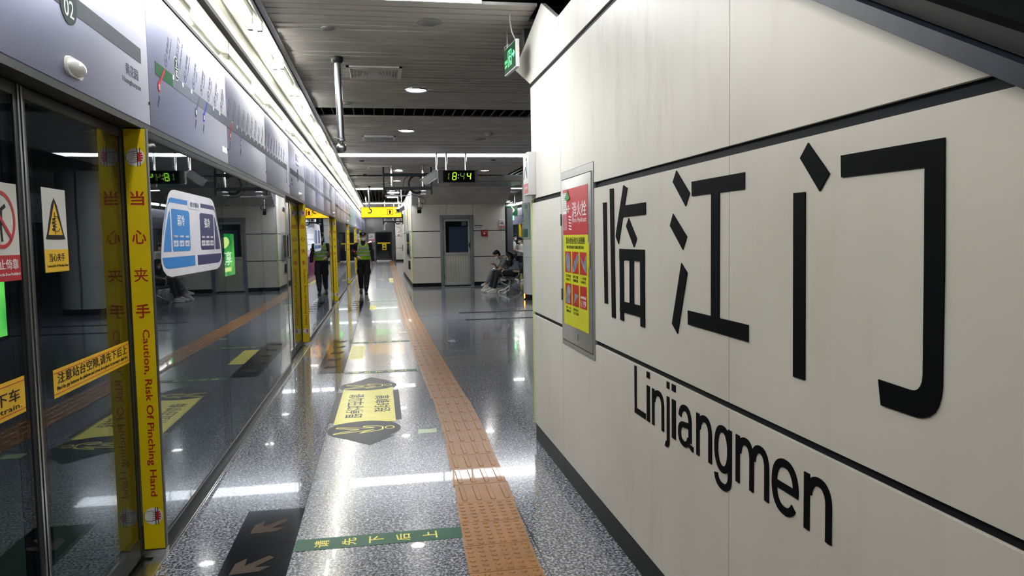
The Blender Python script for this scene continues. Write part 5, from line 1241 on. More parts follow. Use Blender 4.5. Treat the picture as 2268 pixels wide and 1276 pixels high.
# monitor brackets
def bracket(x0, x1, y, z0, z1, p1, p2, lab, coil, k=1.0):
    t = thing('monitor_bracket', lab, 'monitor bracket', ((x0 + x1) / 2, y, z0))
    for (x, nm) in ((x0, 'side_arm'), (x1, 'side_arm')):
        MB().box(x - 0.018, x + 0.018, y - 0.05, y - 0.01, z0, z1, 0.003).build(nm, M_BLACK, t)
    for z in (z1 - 0.16 * k, z0 + 0.13 * k):
        MB().box(x0, x1, y - 0.03, y + 0.01, z - 0.032 * k, z + 0.032 * k, 0.003).build('crossbar', M_BLACK, t)
    for x in (p1, p2):
        MB().cyl((x, y + 0.04, ZC), (x, y + 0.04, z0 + 0.05 * k), 0.021, n=16).build('drop_pole', M_CHROME, t)
        MB().obox((x, y + 0.02, z0 + 0.07 * k), (1, 0, 0), (0, 1, 0), (0, 0, 1), 0.11, 0.06, 0.025, 0.004).box(x - .05, x + .05, y - .01, y + .07, z0 + 0.0, z0 + 0.015).build('clamp', M_STEEL, t)
    if coil:
        cx, cz, R = coil; pts = []
        for q in range(16 * 5 + 1):
            a = q * PI / 8; rr = R * (1 + 0.07 * math.sin(a * 0.37)); pts.append((cx + rr * math.cos(a), y + 0.06 + 0.018 * math.sin(a * .5) , cz + rr * 1.12 * math.sin(a)))
        MB().tube(pts, 0.011, 8).build('cable_coil', M_BLACK, t)
        MB().tube([(cx - R * 1.0, y + .05, cz + .18), (cx - R * 1.55, y + .05, cz + .10), (cx - R * 1.7, y + .05, cz - .03), (cx - R * 1.2, y + .05, cz - .18), (cx - R * .4, y + .05, cz - 0.24), (cx + R * .6, y + .05, cz - .26), (cx + R * 1.1, y + .05, cz - .34), (cx + R * 1.0, y + .05, cz - .42), (cx + R * .5, y + .05, cz - .40)], 0.006, 8).build('loose_cable', M_BLACK, t)
    return t
bracket(0.08, 1.07, 15.9, 2.44, 3.01, 0.25, 0.90, 'empty black monitor bracket with a coiled cable hanging under the slat ceiling', (0.765, 2.66, 0.165))
MB().box(0.10, 0.62, 15.86, 15.88, 2.405, 2.425).build('lower_bar', M_GREYSTEEL, [o for o in COL.objects if o.name == 'monitor_bracket'][0])
bracket(0.10, 0.86, 30.0, 2.10, 2.50, 0.17, 0.74, 'smaller far black monitor bracket below the yellow exit sign', (0.66, 2.24, 0.11), 0.8)
# yellow exit sign
YS = 27.5
q0, q1 = on_y(800, 459.5, YS), on_y(889, 480.5, YS)
ys = thing('exit_sign', 'bright yellow backlit exit sign across the platform behind the hook pole', 'sign', ((q0.x + q1.x) / 2, YS, q1.z))
x0, x1, z0, z1 = q0.x, q1.x, q1.z, q0.z
M_YSIGN = mat('backlit_yellow', srgb(240, 180, 0), 0.4, emit=0.62, ecol=(1.0, 0.43, 0.0))
MB().box(x0 - 0.02, x1 + 0.02, YS, YS + 0.16, z0 - 0.02, z1 + 0.02, 0.004).build('sign_case', M_DKSTEEL, ys)
FY = Frame((0, YS - 0.001, 0), (1, 0, 0), (0, 0, 1))
mb = MB(); FY.rect(mb, x0, x1, z0, z1, 0, 0.004); mb.build('yellow_face', M_YSIGN, ys)
U = lambda t_: x0 + (x1 - x0) * t_
V = lambda t_: z0 + (z1 - z0) * t_
M_FADE = mat('faded_sign_lettering', srgb(170, 120, 0), 0.5, emit=0.3, ecol=(0.6, 0.30, 0))
text('lettering', '出口', FY, U(.525), V(.58), M_FADE, ys, height=0.085, width=0.19, d=0.006, res=1)
text('lettering', 'Exit', FY, U(.545), V(.30), M_FADE, ys, height=0.06, width=0.10, d=0.006, res=1)
mb = MB(); FY.rrect(mb, U(.645), U(.785), V(.20), V(.82), 0.03, 0.005, 0.002); ic = mb.build('lift_icon', M_BLACK, ys)
mb = MB(); FY.rrect(mb, U(.658), U(.772), V(.25), V(.77), 0.02, 0.0075, 0.001); mb.build('icon_field', M_YSIGN, ic)
mb = MB(); FY.poly(mb, [(U(.715), V(.74)), (U(.755), V(.52)), (U(.735), V(.52)), (U(.735), V(.30)), (U(.695), V(.30)), (U(.695), V(.52)), (U(.675), V(.52))], 0.009, 0.001); mb.build('icon_arrow', M_BLACK, ic)
mb = MB(); FY.line(mb, (U(.86), V(.32)), (U(.925), V(.74)), 0.022, 0.005); FY.line(mb, (U(.86), V(.76)), (U(.93), V(.76)), 0.022, 0.005); FY.line(mb, (U(.925), V(.76)), (U(.925), V(.36)), 0.022, 0.005); mb.build('arrow', M_BLACK, ys)
for x in (U(.12), U(.93)): MB().cyl((x, YS + 0.08, ZC + 0.4), (x, YS + 0.08, z1 + 0.02), 0.018, n=12).build('hanger_pole', M_STEEL, ys)
gs = thing('direction_sign', 'green sign hidden behind the yellow exit sign, seen only as a floor reflection', 'sign', (0.05, 33.4, 2.45))
MB().box(-0.42, 0.62, 33.4, 33.5, 2.46, 2.74, 0.004).cyl((0.1, 33.45, 2.74), (0.1, 33.45, ZC), 0.015).build('sign_case', M_DKSTEEL, gs)
MB().box(-0.40, 0.60, 33.392, 33.40, 2.48, 2.72).build('green_face', mat('backlit_green', srgb(60, 190, 60), 0.4, emit=1.0, ecol=(0.06, 0.55, 0.05)), gs)

# ================================================================== EQUIPMENT ROOM FRONT
FR = Frame((0, RY, 0), (1, 0, 0), (0, 0, 1))
dd = structure(MB().box(1.825, 1.925, RY - 0.03, RY + 0.06, 0, 2.23, 0.004).box(2.765, 2.868, RY - 0.03, RY + 0.06, 0, 2.23, 0.004).box(1.925, 2.765, RY - 0.03, RY + 0.06, 2.118, 2.23, 0.004).build('door_1', mat('door_frame_grey', (0.20, 0.205, 0.21), 0.4)))
M_LEAF = mat('door_cream_paint', (0.50, 0.50, 0.43), 0.45, vary=0.08, vscale=2)
mb = MB(); mb.box(1.932, 1.99, RY - 0.01, RY + 0.03, 0.03, 2.11, 0.003).box(2.70, 2.758, RY - 0.01, RY + 0.03, 0.03, 2.11, 0.003).box(1.99, 2.70, RY - 0.01, RY + 0.03, 2.04, 2.11, 0.003).box(1.99, 2.70, RY - 0.01, RY + 0.03, 0.98, 1.06, 0.003).box(1.99, 2.70, RY - 0.01, RY + 0.03, 0.03, 0.12, 0.003)
mb.build('door_leaf', mat('door_aluminium', (0.40, 0.41, 0.40), 0.4), dd)
mb = MB()
for k in range(9): mb.box(1.992 + k * 0.0785, 1.992 + k * 0.0785 + 0.075, RY + 0.0, RY + 0.02, 0.12, 0.98, 0.002)
mb.build('lower_boards', M_LEAF, dd)
MB().box(1.99, 2.70, RY + 0.005, RY + 0.010, 1.06, 2.04).build('window_pane', glass_mat('room_door_glass', (0.75, 0.78, 0.80), 1.5), dd)
MB().box(1.99, 2.70, RY + 0.05, RY + 0.06, 1.06, 2.04).build('dark_interior', M_VOID, dd)
MB().box(2.095, 2.695, RY + 0.028, RY + 0.04, 1.065, 1.87).build('blue_board', mat('slate_blue_board', (0.16, 0.19, 0.30), 0.6), dd)
MB().box(2.50, 2.66, RY + 0.012, RY + 0.016, 1.90, 2.03).build('window_notice', mat('grey_paper', (0.5, 0.52, 0.56), 0.6), dd)
hd = MB().tube([(2.745, RY - 0.03, 1.28), (2.745, RY - 0.07, 1.28), (2.66, RY - 0.07, 1.285)], 0.011, 10).box(2.722, 2.765, RY - 0.03, RY - 0.01, 1.20, 1.36, 0.003).build('door_handle', M_DKSTEEL, dd)
mb = MB()
for z in (0.3, 1.05, 1.85): mb.cyl((1.93, RY - 0.02, z - 0.05), (1.93, RY - 0.02, z + 0.05), 0.012, n=10)
mb.build('hinges', M_STEEL, dd)
t = thing('door_plate', 'white door plate with a dark top band right of the room door', 'sign', (3.035, RY, 1.77))
mb = MB(); FR.rect(mb, 2.90, 3.175, 1.765, 1.905, 0.001, 0.006); mb.build('plate', M_WHITE, t)
mb = MB(); FR.rect(mb, 2.90, 3.175, 1.878, 1.905, 0.0075, 0.001); mb.build('dark_band', mat('plate_dark_green', (0.02, 0.05, 0.045), 0.4), t)
text('lettering', '屏蔽门控制室', FR, 3.04, 1.833, M_BLACK, t, height=0.045, width=0.22, d=0.0082, res=1)
text('lettering', 'PSD Control Room', FR, 3.04, 1.788, M_BLACK, t, height=0.018, width=0.18, d=0.0082, res=1)
t = thing('red_notice_bag', 'small red hanging notice with white print under the door plate', 'notice', (3.22, RY, 1.54))
mb = MB(); FR.poly(mb, [(3.112, 1.757), (3.322, 1.763), (3.333, 1.46), (3.31, 1.545), (3.118, 1.548)], 0.002, 0.014); mb.build('red_sheet', mat('notice_crimson', srgb(168, 26, 36), 0.45), t)
text('lettering', '灭火器箱', FR, 3.22, 1.70, M_WHITE, t, height=0.04, width=0.13, d=0.0168, res=1)
mb = MB(); FR.rect(mb, 3.19, 3.25, 1.615, 1.665, 0.0165, 0.001); mb.build('white_mark', M_WHITE, t)
def nosmoke(nm, x0, x1, z0, z1, fr, lab, origin):
    t = thing(nm, lab, 'sign', origin); k = (z1 - z0)
    mb = MB(); fr.rect(mb, x0, x1, z0, z1, 0.001, 0.018); mb.build('board', M_WHITE, t)
    mb = MB(); fr.rect(mb, x0 + 0.03 * k, x1 - 0.03 * k, z0 + 0.05 * k, z0 + 0.30 * k, 0.0195, 0.001); mb.build('red_foot', M_RED, t)
    mb = MB(); cx = (x0 + x1) / 2; cz = z0 + 0.66 * k
    fr.rect(mb, x0 + .06 * k, cx + 0.02, cz - 0.12 * k, cz - 0.05 * k, 0.0195, 0.001); fr.ring(mb, cx + 0.05 * k, cz + .12 * k, 0.06 * k, 0.08 * k, 0.0195, n=16); fr.ring(mb, cx + 0.15 * k, cz + .0 * k, 0.05 * k, 0.07 * k, 0.0195, n=16); mb.build('symbol', M_BLACK, t)
    mb = MB(); fr.line(mb, (x0 + 0.05 * k, z1 - 0.06 * k), (x1 - 0.05 * k, z0 + 0.36 * k), 0.04 * k, 0.0205); mb.build('red_bar', M_RED, t)
    text('lettering', '禁止吸烟', fr, cx, z0 + 0.175 * k, M_WHITE, t, height=0.13 * k, width=(x1 - x0) * .7, d=0.0208, res=1)
nosmoke('no_smoking_sign', 3.70, 3.89, 1.80, 2.065, FR, 'white no-smoking sign with a red foot at the right edge of the room wall', (3.8, RY, 1.8))
FWF = Frame((0, 51.6, 0), (1, 0, 0), (0, 0, 1))
nosmoke('no_smoking_sign', 1.07, 1.24, 1.72, 2.15, FWF, 'tiny no-smoking sign on the farthest white wall', (1.15, 51.6, 1.72))
t = thing('wall_box', 'dark grey box on the farthest white wall', 'box', (1.53, 51.6, 0.75)); MB().box(1.40, 1.62, 51.45, 51.59, 0.75, 1.13, 0.01).build('case', M_DKSTEEL, t); MB().box(1.42, 1.60, 51.44, 51.45, 0.78, 1.10).build('lid', M_GREYSTEEL, t)
t = thing('wall_poster', 'pale blue sheet on the farthest white wall', 'poster', (1.5, 51.6, 1.35)); MB().box(1.44, 1.60, 51.58, 51.592, 1.38, 1.72).build('sheet', mat('pale_blue_paper', (.55, .62, .75), .6), t)
# items on the side of the room
FSd = Frame((RX0 - 0.02, 0, 0), (0, -1, 0), (0, 0, 1))
t = thing('side_cabinet', 'narrow framed glass cabinet on the side wall of the equipment room', 'cabinet', (RX0 - 0.03, 25.6, 0.95))
MB().box(RX0 - 0.05, RX0 - 0.021, 24.3, 27.3, 0.90, 1.78, 0.003).build('case', M_CAB, t); MB().box(RX0 - 0.056, RX0 - 0.05, 24.5, 27.1, 0.98, 1.70).build('glass_door', mat('dark_cabinet_glass', (0.03, .04, .04), .08), t)
MB().box(RX0 - 0.062, RX0 - 0.056, 24.4, 24.5, 1.25, 1.4).build('handle', M_STEEL, t)
t = thing('side_wall_box', 'small black box low on the side wall of the equipment room', 'box', (RX0 - 0.05, 25.3, 0.5)); MB().box(RX0 - 0.07, RX0 - 0.021, 24.9, 25.6, 0.50, 0.78, 0.005).build('case', M_BLACK, t); MB().box(RX0 - 0.074, RX0 - 0.07, 24.95, 25.55, 0.54, 0.74).build('lid', M_DKSTEEL, t)

# ================================================================== FAR END
end = structure(MB().box(-0.42, 0.72, YE - 0.05, YE + 0.02, 2.0, 2.06).box(-0.42, -0.36, YE - 0.05, YE, 0, 2.0).box(0.66, 0.72, YE - 0.05, YE, 0, 2.0).build('door_2', M_DKSTEEL))
MB().box(-0.36, 0.66, YE - 0.01, YE + 0.0, 0.05, 2.0).build('dark_glass', mat('end_door_glass', (0.008, 0.010, 0.014), 0.06), end)
MB().box(-0.36, 0.66, YE - 0.04, YE - 0.01, 0.0, 0.08).build('kick_plate', M_STEEL, end)
t = thing('end_door_banner', 'yellow band with a hanging yellow notice on the dark end door', 'sign', (0.15, YE, 0.9))
MB().box(-0.28, 0.60, YE - 0.03, YE - 0.012, 1.22, 1.31).build('band', M_YELLOW, t); MB().box(0.04, 0.33, YE - 0.034, YE - 0.012, 0.78, 1.21).build('notice', M_YELLOW, t)
mb = MB().lathe((0.185, YE - 0.035, 1.08), [(0.06, 0.0), (0.06, 0.002)], axis='Y').box(0.09, 0.28, YE - 0.036, YE - 0.034, 0.84, 0.94); mb.build('print', M_BLACK, t)
nosmoke('end_notice', -0.87, -0.47, 1.37, 1.94, Frame((0, YE - 0.002, 0), (1, 0, 0), (0, 0, 1)), 'white and red prohibition notice left of the dark end door, beside the guard head', (-0.67, YE, 1.37))

# ================================================================== COLUMN, TOTEM, OPPOSITE SIDE
KX, KY, KR = 3.97, 17.7, 0.60
mb = MB()
for (a0, a1) in ((183, 268), (272, 358), (2, 88), (92, 178)):
    for (z0, z1) in ((0.13, 1.018), (1.024, 3.06)):
        m = 16; P_ = [(math.radians(a0 + (a1 - a0) * k / m)) for k in range(m + 1)]
        mb.prism([(KX + KR * math.cos(t_), KY + KR * math.sin(t_), z0) for t_ in P_] + [(KX + (KR - .03) * math.cos(t_), KY + (KR - .03) * math.sin(t_), z0) for t_ in reversed(P_)], (0, 0, z1 - z0))
cl = structure(mb.build('wall_column', mat('column_pale_grey', (0.46, 0.48, 0.475), 0.4), angle=20))
MB().cyl((KX, KY, 0), (KX, KY, 3.06), KR - 0.02, n=40).build('core', M_DKSTEEL, cl)
structure(MB().cyl((KX, KY, 0), (KX, KY, 0.128), KR - 0.006, n=48).build('baseboard_column', M_BLACKSTONE))
def arcplate(mb, a0, a1, z0, z1, r0, r1):
    m = 12; P_ = [(math.radians(a0 + (a1 - a0) * k / m)) for k in range(m + 1)]
    return mb.prism([(KX + r1 * math.cos(t_), KY + r1 * math.sin(t_), z0) for t_ in P_] + [(KX + r0 * math.cos(t_), KY + r0 * math.sin(t_), z0) for t_ in reversed(P_)], (0, 0, z1 - z0))
t = thing('column_sign_board', 'curved pale green board with dark green bands on the round grey column', 'sign', (KX - KR, KY, 1.45))
arcplate(MB(), 164, 214, 1.46, 2.32, KR + 0.001, KR + 0.016).build('glass_board', mat('pale_green_board', (0.27, 0.33, 0.315), 0.12), t)
M_DG = mat('deep_green', (0.005, 0.075, 0.045), 0.4)
arcplate(MB(), 166, 208, 2.175, 2.275, KR + 0.0165, KR + 0.0185).build('green_band', M_DG, t); arcplate(MB(), 166, 208, 1.50, 1.70, KR + 0.0165, KR + 0.0185).build('green_band', M_DG, t)
arcplate(MB(), 184, 190, 1.96, 2.07, KR + 0.0165, KR + 0.0180).build('symbol', M_GREYD, t); arcplate(MB(), 180, 193, 1.885, 1.905, KR + 0.0165, KR + 0.0180).build('print_line', M_GREYD, t)
t = thing('amber_marker_light', 'small amber light at the foot of the round grey column', 'light', (KX - KR, KY - .1, 0.05)); MB().box(KX - KR - 0.02, KX - KR + 0.0, KY - .14, KY - .10, 0.04, 0.14, 0.004).build('lens', emit_mat('amber_glow', (1.0, 0.32, 0.02), 6), t); MB().box(KX - KR - 0.006, KX - KR + 0.008, KY - .15, KY - .09, 0.03, 0.15).build('base', M_BLACK, t)
t = thing('information_totem', 'tall dark grey totem with a green lamp beyond the corner of the room wall', 'totem', (4.24, 24.7, 0))
MB().box(4.03, 4.11, 24.4, 25.0, 0, 2.5).build('black_edge', M_BLACK, t); MB().box(4.11, 4.31, 24.4, 25.0, 0.45, 2.46, 0.006).build('body', mat('totem_grey', (0.115, 0.12, 0.125), 0.4), t); MB().box(4.11, 4.31, 24.4, 25.0, 0, 0.44, 0.006).build('foot', MATS['totem_grey'], t)
MB().box(4.312, 4.35, 24.42, 24.5, 2.08, 2.22, 0.01).build('green_lamp', emit_mat('green_lamp_glow', (0.05, 1.0, 0.2), 5), t)
t = thing('direction_sign', 'dark green hanging sign with a white arrow beyond the room corner', 'sign', (4.6, 27, 2.5))
g0, g1 = on_y(1118, 456, 27), on_y(1146.5, 477.5, 27)
MB().cyl((g1.x - .1, 27.06, g0.z), (g1.x - .1, 27.06, ZC), 0.015).build('hanger_pole', M_STEEL, t)
MB().box(g0.x - 0.3, g1.x, 27, 27.12, g1.z, g0.z, 0.004).build('sign_board', mat('sign_deep_green', (0.006, 0.085, 0.03), 0.35, emit=0.05, ecol=(0.0, 0.3, 0.1)), t)
FG2 = Frame((0, 27, 0), (1, 0, 0), (0, 0, 1)); zc_ = (g0.z + g1.z) / 2; xr = g1.x - 0.12
mb = MB(); FG2.line(mb, (xr - 0.32, zc_ + .02), (xr, zc_ + .02), 0.03, 0.001); FG2.line(mb, (xr - .11, zc_ + .15), (xr, zc_ + .02), 0.03, 0.001); FG2.line(mb, (xr - .11, zc_ - .11), (xr, zc_ + .02), 0.03, 0.001); mb.build('arrow', mat('lit_white_arrow', (.8, .85, .85), .5, emit=0.5), t)
for k in range(9):
    yy = 25 + k * 2.4
    t = thing('fluorescent_tube', 'glowing tube over the opposite screen doors, %s from the near end' % ORD[k], 'tube light', (5.6, yy, 2.9), 'tubes over the opposite screen')
    MB().cyl((5.6, yy - 1, 2.88), (5.6, yy + 1, 2.88), 0.03, n=10).build('tube', M_TUBE, t); MB().box(5.57, 5.63, yy - 1.03, yy + 1.03, 2.92, 2.98).cyl((5.6, yy, 2.98), (5.6, yy, 3.06), 0.01).build('batten', M_TROUGH, t)
# lit advertisement boxes on the tunnel wall, seen through the screen
M_AD = mat('lit_green_poster', srgb(30, 140, 50), 0.5, vary=0.45, vscale=3, emit=0.0)
def adbox(y0, y1, z0, z1, lab):
    t = thing('advert_lightbox', lab, 'advert', (-4.95, (y0 + y1) / 2, z0))
    m = bpy.data.materials.get('lit_green_advert')
    if m is None:
        m = bpy.data.materials.new('lit_green_advert'); m.use_nodes = True; nt = m.node_tree; nt.nodes.remove(nt.nodes['Principled BSDF'])
        tc = nt.nodes.new('ShaderNodeTexCoord'); n = nt.nodes.new('ShaderNodeTexNoise'); n.inputs['Scale'].default_value = 1.1; r = nt.nodes.new('ShaderNodeValToRGB')
        r.color_ramp.elements[0].color = (0.01, 0.22, 0.04, 1); r.color_ramp.elements[0].position = .38; r.color_ramp.elements[1].color = (0.16, 0.62, 0.08, 1); r.color_ramp.elements[1].position = .68
        e = nt.nodes.new('ShaderNodeEmission'); e.inputs[1].default_value = 1.0
        nt.links.new(tc.outputs['Object'], n.inputs['Vector']); nt.links.new(n.outputs['Fac'], r.inputs['Fac']); nt.links.new(r.outputs['Color'], e.inputs[0]); nt.links.new(e.outputs[0], nt.nodes['Material Output'].inputs['Surface'])
    MB().box(-5.0, -4.93, y0 - .06, y1 + .06, z0 - .06, z1 + .06).build('frame', M_DKSTEEL, t)
    MB().box(-4.93, -4.92, y0, y1, z0, z1).build('lit_face', m, t)
    FA = Frame((-4.92, 0, 0), (0, 1, 0), (0, 0, 1)); cy = (y0 + y1) / 2; H = z1 - z0; Wd = y1 - y0
    ml = emit_mat('advert_lettering_glow', (0.75, 0.95, 0.55), 1.1)
    text('lettering', '汇享', FA, cy - Wd * .08, z0 + H * .42, ml, t, height=H * .34, width=Wd * .8, d=0.002, res=1, bold=.02)
    mb = MB(); FA.rrect(mb, cy - Wd * .15, cy + Wd * .28, z0 + H * .10, z0 + H * .20, H * .04, 0.001); mb.build('button', emit_mat('advert_yellow_glow', (.8, .9, .25), 1.0), t)
    mb = MB(); FA.poly(mb, smooth_outline([(cy - Wd * .28, z0 + H * .72), (cy - Wd * .05, z0 + H * .66), (cy + Wd * .2, z0 + H * .80), (cy + Wd * .05, z0 + H * .92), (cy - Wd * .2, z0 + H * .88)], 4), 0.001); mb.build('yellow_shape', MATS['advert_yellow_glow'], t)
adbox(23.9, 26.5, 0.42, 1.78, 'green lit advert on the tunnel wall, seen through the nearest fixed screen')
qa, qb = on_x(9, 620, -4.92), on_x(5, 746, -4.92)
adbox(qa.y - 3.4, qa.y, qb.z, qa.z, 'green lit advert on the tunnel wall at the left edge of the view')

# lit kiosk beyond the equipment room, known from its reflection in the screen
t = thing('kiosk', 'lit kiosk with white shelves beyond the equipment room, seen reflected in the screen', 'kiosk', (1.65, 38.4, 0))
MB().box(1.90, 1.96, 34.4, 42.4, 0, 2.75).box(1.36, 1.9, 34.3, 34.4, 0, 2.75).box(1.36, 1.9, 42.4, 42.5, 0, 2.75).box(1.34, 1.96, 34.3, 42.5, 2.55, 2.75).build('case', M_WHITE, t)
MB().box(1.89, 1.898, 34.5, 42.3, 0.75, 2.2).build('light_panel', emit_mat('kiosk_glow', (0.95, 0.97, 1.0), 1.3), t)
MB().box(1.33, 1.34, 34.3, 42.5, 2.2, 2.55).build('teal_band', mat('kiosk_teal', (0.05, 0.13, 0.17), 0.4), t)
MB().box(1.36, 1.88, 34.4, 42.4, 0.0, 0.72).build('pink_counter', mat('kiosk_pink', (0.45, 0.06, 0.22), 0.5), t)
for z in (1.0, 1.3, 1.6, 1.9): MB().box(1.5, 1.88, 34.4, 42.4, z, z + 0.025).build('shelf', M_WHITE, t)
# ================================================================== PEOPLE AND SEATING
M_SKIN = mat('skin', (0.52, 0.33, 0.24), 0.5, vary=0.06); M_SKIND = mat('tanned_skin', (0.40, 0.23, 0.16), 0.5, vary=0.06)
M_HAIR = mat('black_hair', (0.008, 0.007, 0.008), 0.45, vary=0.3, vscale=60, spec=0.3); M_MASK = mat('face_mask_white', (0.70, 0.70, 0.70), 0.7)
def loft(mb, rings, n=28, cap=True):
    """rings: (centre, axis_x vector, axis_y vector)"""
    R = []
    for c, a, b in rings:
        R.append([mb.bm.verts.new(Vector(c) + Vector(a) * math.cos(2 * PI * k / n) + Vector(b) * math.sin(2 * PI * k / n)) for k in range(n)])
    for A, B in zip(R, R[1:]):
        for k in range(n): mb.bm.faces.new((A[k], A[(k + 1) % n], B[(k + 1) % n], B[k]))
    if cap: mb.bm.faces.new(R[0][::-1]); mb.bm.faces.new(R[-1])
    return mb
def limb(mb, pts, rad, n=14):
    pts = [Vector(p) for p in pts]
    for p, r in zip(pts, rad): mb.ball(p, r, seg=n)
    for (p, q, r, s) in zip(pts, pts[1:], rad, rad[1:]): mb.cyl(p, q, r, s, n=n)
    return mb
def hand(mb, w, d, nrm, curl=0.5, s=1.0, side=1):
    """wrist w, finger direction d, palm normal nrm (palm faces nrm), side: +1 thumb along nrm x d"""
    d = Vector(d).normalized(); nrm = Vector(nrm); nrm = (nrm - d * nrm.dot(d)).normalized(); t = nrm.cross(d) * side
    w = Vector(w)
    limb(mb, [w, w + d * 0.035 * s], [0.024 * s, 0.028 * s])
    mb.obox(w + d * 0.055 * s, t, d, nrm, 0.072 * s, 0.075 * s, 0.026 * s, 0.008 * s)
    for k, (off, L) in enumerate(((0.028, 0.070), (0.0095, 0.080), (-0.0095, 0.074), (-0.027, 0.058))):
        p = w + d * 0.088 * s + t * off * s; seg = [p]; a = 0.0
        for q, f in enumerate((0.42, 0.32, 0.26)):
            a += curl * (0.55 + 0.12 * k) ; p = p + (d * math.cos(a) + nrm * math.sin(a)) * L * f * s; seg.append(p)
        limb(mb, seg, [0.0092 * s, 0.0088 * s, 0.008 * s, 0.0068 * s], 10)
    p = w + d * 0.03 * s + t * 0.032 * s
    limb(mb, [p, p + (d * .6 + t * .7 + nrm * .35) * 0.036 * s, p + (d * .9 + t * .62 + nrm * .75) * 0.062 * s], [0.0115 * s, 0.0102 * s, 0.008 * s], 10)
def blob(name, mb, material, parent, voxel=0.008, it=4, fac=0.5):
    bm = mb.bm; bmesh.ops.recalc_face_normals(bm, faces=bm.faces[:])
    me = bpy.data.meshes.new('tmp'); bm.to_mesh(me); bm.free()
    o = bpy.data.objects.new('tmp', me); COL.objects.link(o)
    r = o.modifiers.new('r', 'REMESH'); r.mode = 'VOXEL'; r.voxel_size = voxel
    s = o.modifiers.new('s', 'SMOOTH'); s.iterations = it; s.factor = fac
    bpy.context.view_layer.update(); dg = bpy.context.evaluated_depsgraph_get()
    m2 = bpy.data.meshes.new_from_object(o.evaluated_get(dg))
    bpy.data.objects.remove(o)
    return link_mesh(name, m2, material, parent, smooth=True, angle=180)
def head_geo(mb, c, f, s=1.0):
    """head centred at c facing f (unit, may tilt)"""
    f = Vector(f).normalized(); sd = f.cross(Vector((0, 0, 1))).normalized(); u = sd.cross(f)
    R3 = Matrix((sd, f, u)).transposed()
    mb.ball(c + u * 0.022 * s, 0.074 * s, 0.092 * s, 0.092 * s, seg=24, rot=R3)
    mb.ball(c - u * 0.045 * s + f * 0.022 * s, 0.055 * s, 0.064 * s, 0.066 * s, seg=20, rot=R3)
    mb.ball(c + f * 0.093 * s - u * 0.012 * s, 0.012 * s, 0.018 * s, 0.022 * s, seg=12, rot=R3)     # nose
    mb.ball(c + f * 0.080 * s - u * 0.055 * s, 0.022 * s, 0.010 * s, 0.009 * s, seg=12, rot=R3)     # lips
    mb.ball(c + f * 0.078 * s - u * 0.090 * s, 0.022 * s, 0.016 * s, 0.016 * s, seg=12, rot=R3)     # chin
    mb.ball(c + f * 0.082 * s + u * 0.030 * s, 0.050 * s, 0.010 * s, 0.010 * s, seg=12, rot=R3)     # brow
    for e in (-1, 1): mb.ball(c + sd * e * 0.076 * s - u * 0.005 * s - f * 0.005 * s, 0.010 * s, 0.020 * s, 0.030 * s, seg=12, rot=R3)
    return sd, f, u, R3
def face_bits(root, c, sd, f, u, R3, s=1.0, mask=True):
    for e in (-1, 1):
        ey = MB(); ey.ball(c + f * 0.084 * s + sd * e * 0.031 * s + u * 0.010 * s, 0.012 * s, 0.008 * s, 0.007 * s, seg=10, rot=R3)
        ey.build('eye', M_BLACK, root)
    if mask:
        m = MB(); m.ball(c + f * 0.048 * s - u * 0.052 * s, 0.066 * s, 0.054 * s, 0.058 * s, seg=20, rot=R3)
        for e in (-1, 1): m.tube([c + f * 0.05 * s + sd * e * 0.062 * s - u * 0.03 * s, c + f * 0.02 * s + sd * e * 0.080 * s - u * .012 * s, c - f * 0.01 * s + sd * e * 0.084 * s + u * .012 * s], 0.003 * s, 6)
        m.build('face_mask', M_MASK, root, angle=60)
def shoe(root, name, heel, toe, m_, sole, up=(0, 0, 1)):
    heel, toe = Vector(heel), Vector(toe); d = (toe - heel).normalized(); up = Vector(up); up = (up - d * up.dot(d)).normalized(); sd = d.cross(up)
    L = (toe - heel).length; rings = []
    for t_, wd, h in ((0.0, 0.026, 0.055), (0.08, 0.036, 0.085), (0.25, 0.038, 0.095), (0.45, 0.041, 0.072), (0.70, 0.048, 0.052), (0.90, 0.042, 0.042), (1.0, 0.022, 0.030)):
        p = heel + d * L * t_; rings.append((p + up * (0.012 + h / 2), sd * wd, up * h / 2))
    mb = MB(); loft(mb, rings, 18); o = mb.build(name, m_, root, angle=80)
    mb = MB(); pts = [heel + d * L * t_ + sd * e * wd for e, seq in ((1, (0, .1, .3, .5, .7, .9, 1.0)), (-1, (1.0, .9, .7, .5, .3, .1, 0))) for t_, wd in zip(seq, ((.024, .038, .041, .040, .050, .044, .022) if e == 1 else (.022, .044, .050, .040, .041, .038, .024)))]
    mb.prism(pts, up * 0.024); mb.build('sole', sole, o)

# ------------------------------------------------------------------ the guard
GX, GY = -0.512, 21.35
def G(x, y, z): return Vector((GX + x, GY + y, z))
gd = thing('person', 'security guard in lime vest, black uniform, cap and mask walking towards the camera', 'person', (GX, GY, 0))
M_UNI = mat('black_uniform_cloth', (0.010, 0.010, 0.013), 0.75, vary=0.3, vscale=20, spec=0.2)
M_VEST = mat('lime_vest', srgb(160, 222, 36), 0.6, vary=0.08, vscale=10, emit=0.0); M_REFL = mat('silver_reflective_band', (0.62, 0.64, 0.66), 0.35)
hc_ = G(0.0, -0.03, 1.585); f0 = Vector((0.05, -1, -0.05)).normalized()
mb = MB(); sd, f0, u0, R3 = head_geo(mb, hc_, f0)
limb(mb, [G(0, 0.0, 1.40), G(0, -0.012, 1.52)], [0.060, 0.055])
loft(mb, [(G(0, 0, z), Vector((rx, 0, 0)), Vector((0, ry, 0))) for z, rx, ry in ((0.86, .14, .09), (0.95, .155, .10), (1.10, .14, .09), (1.28, .155, .10), (1.38, .15, .085), (1.43, .08, .06))])
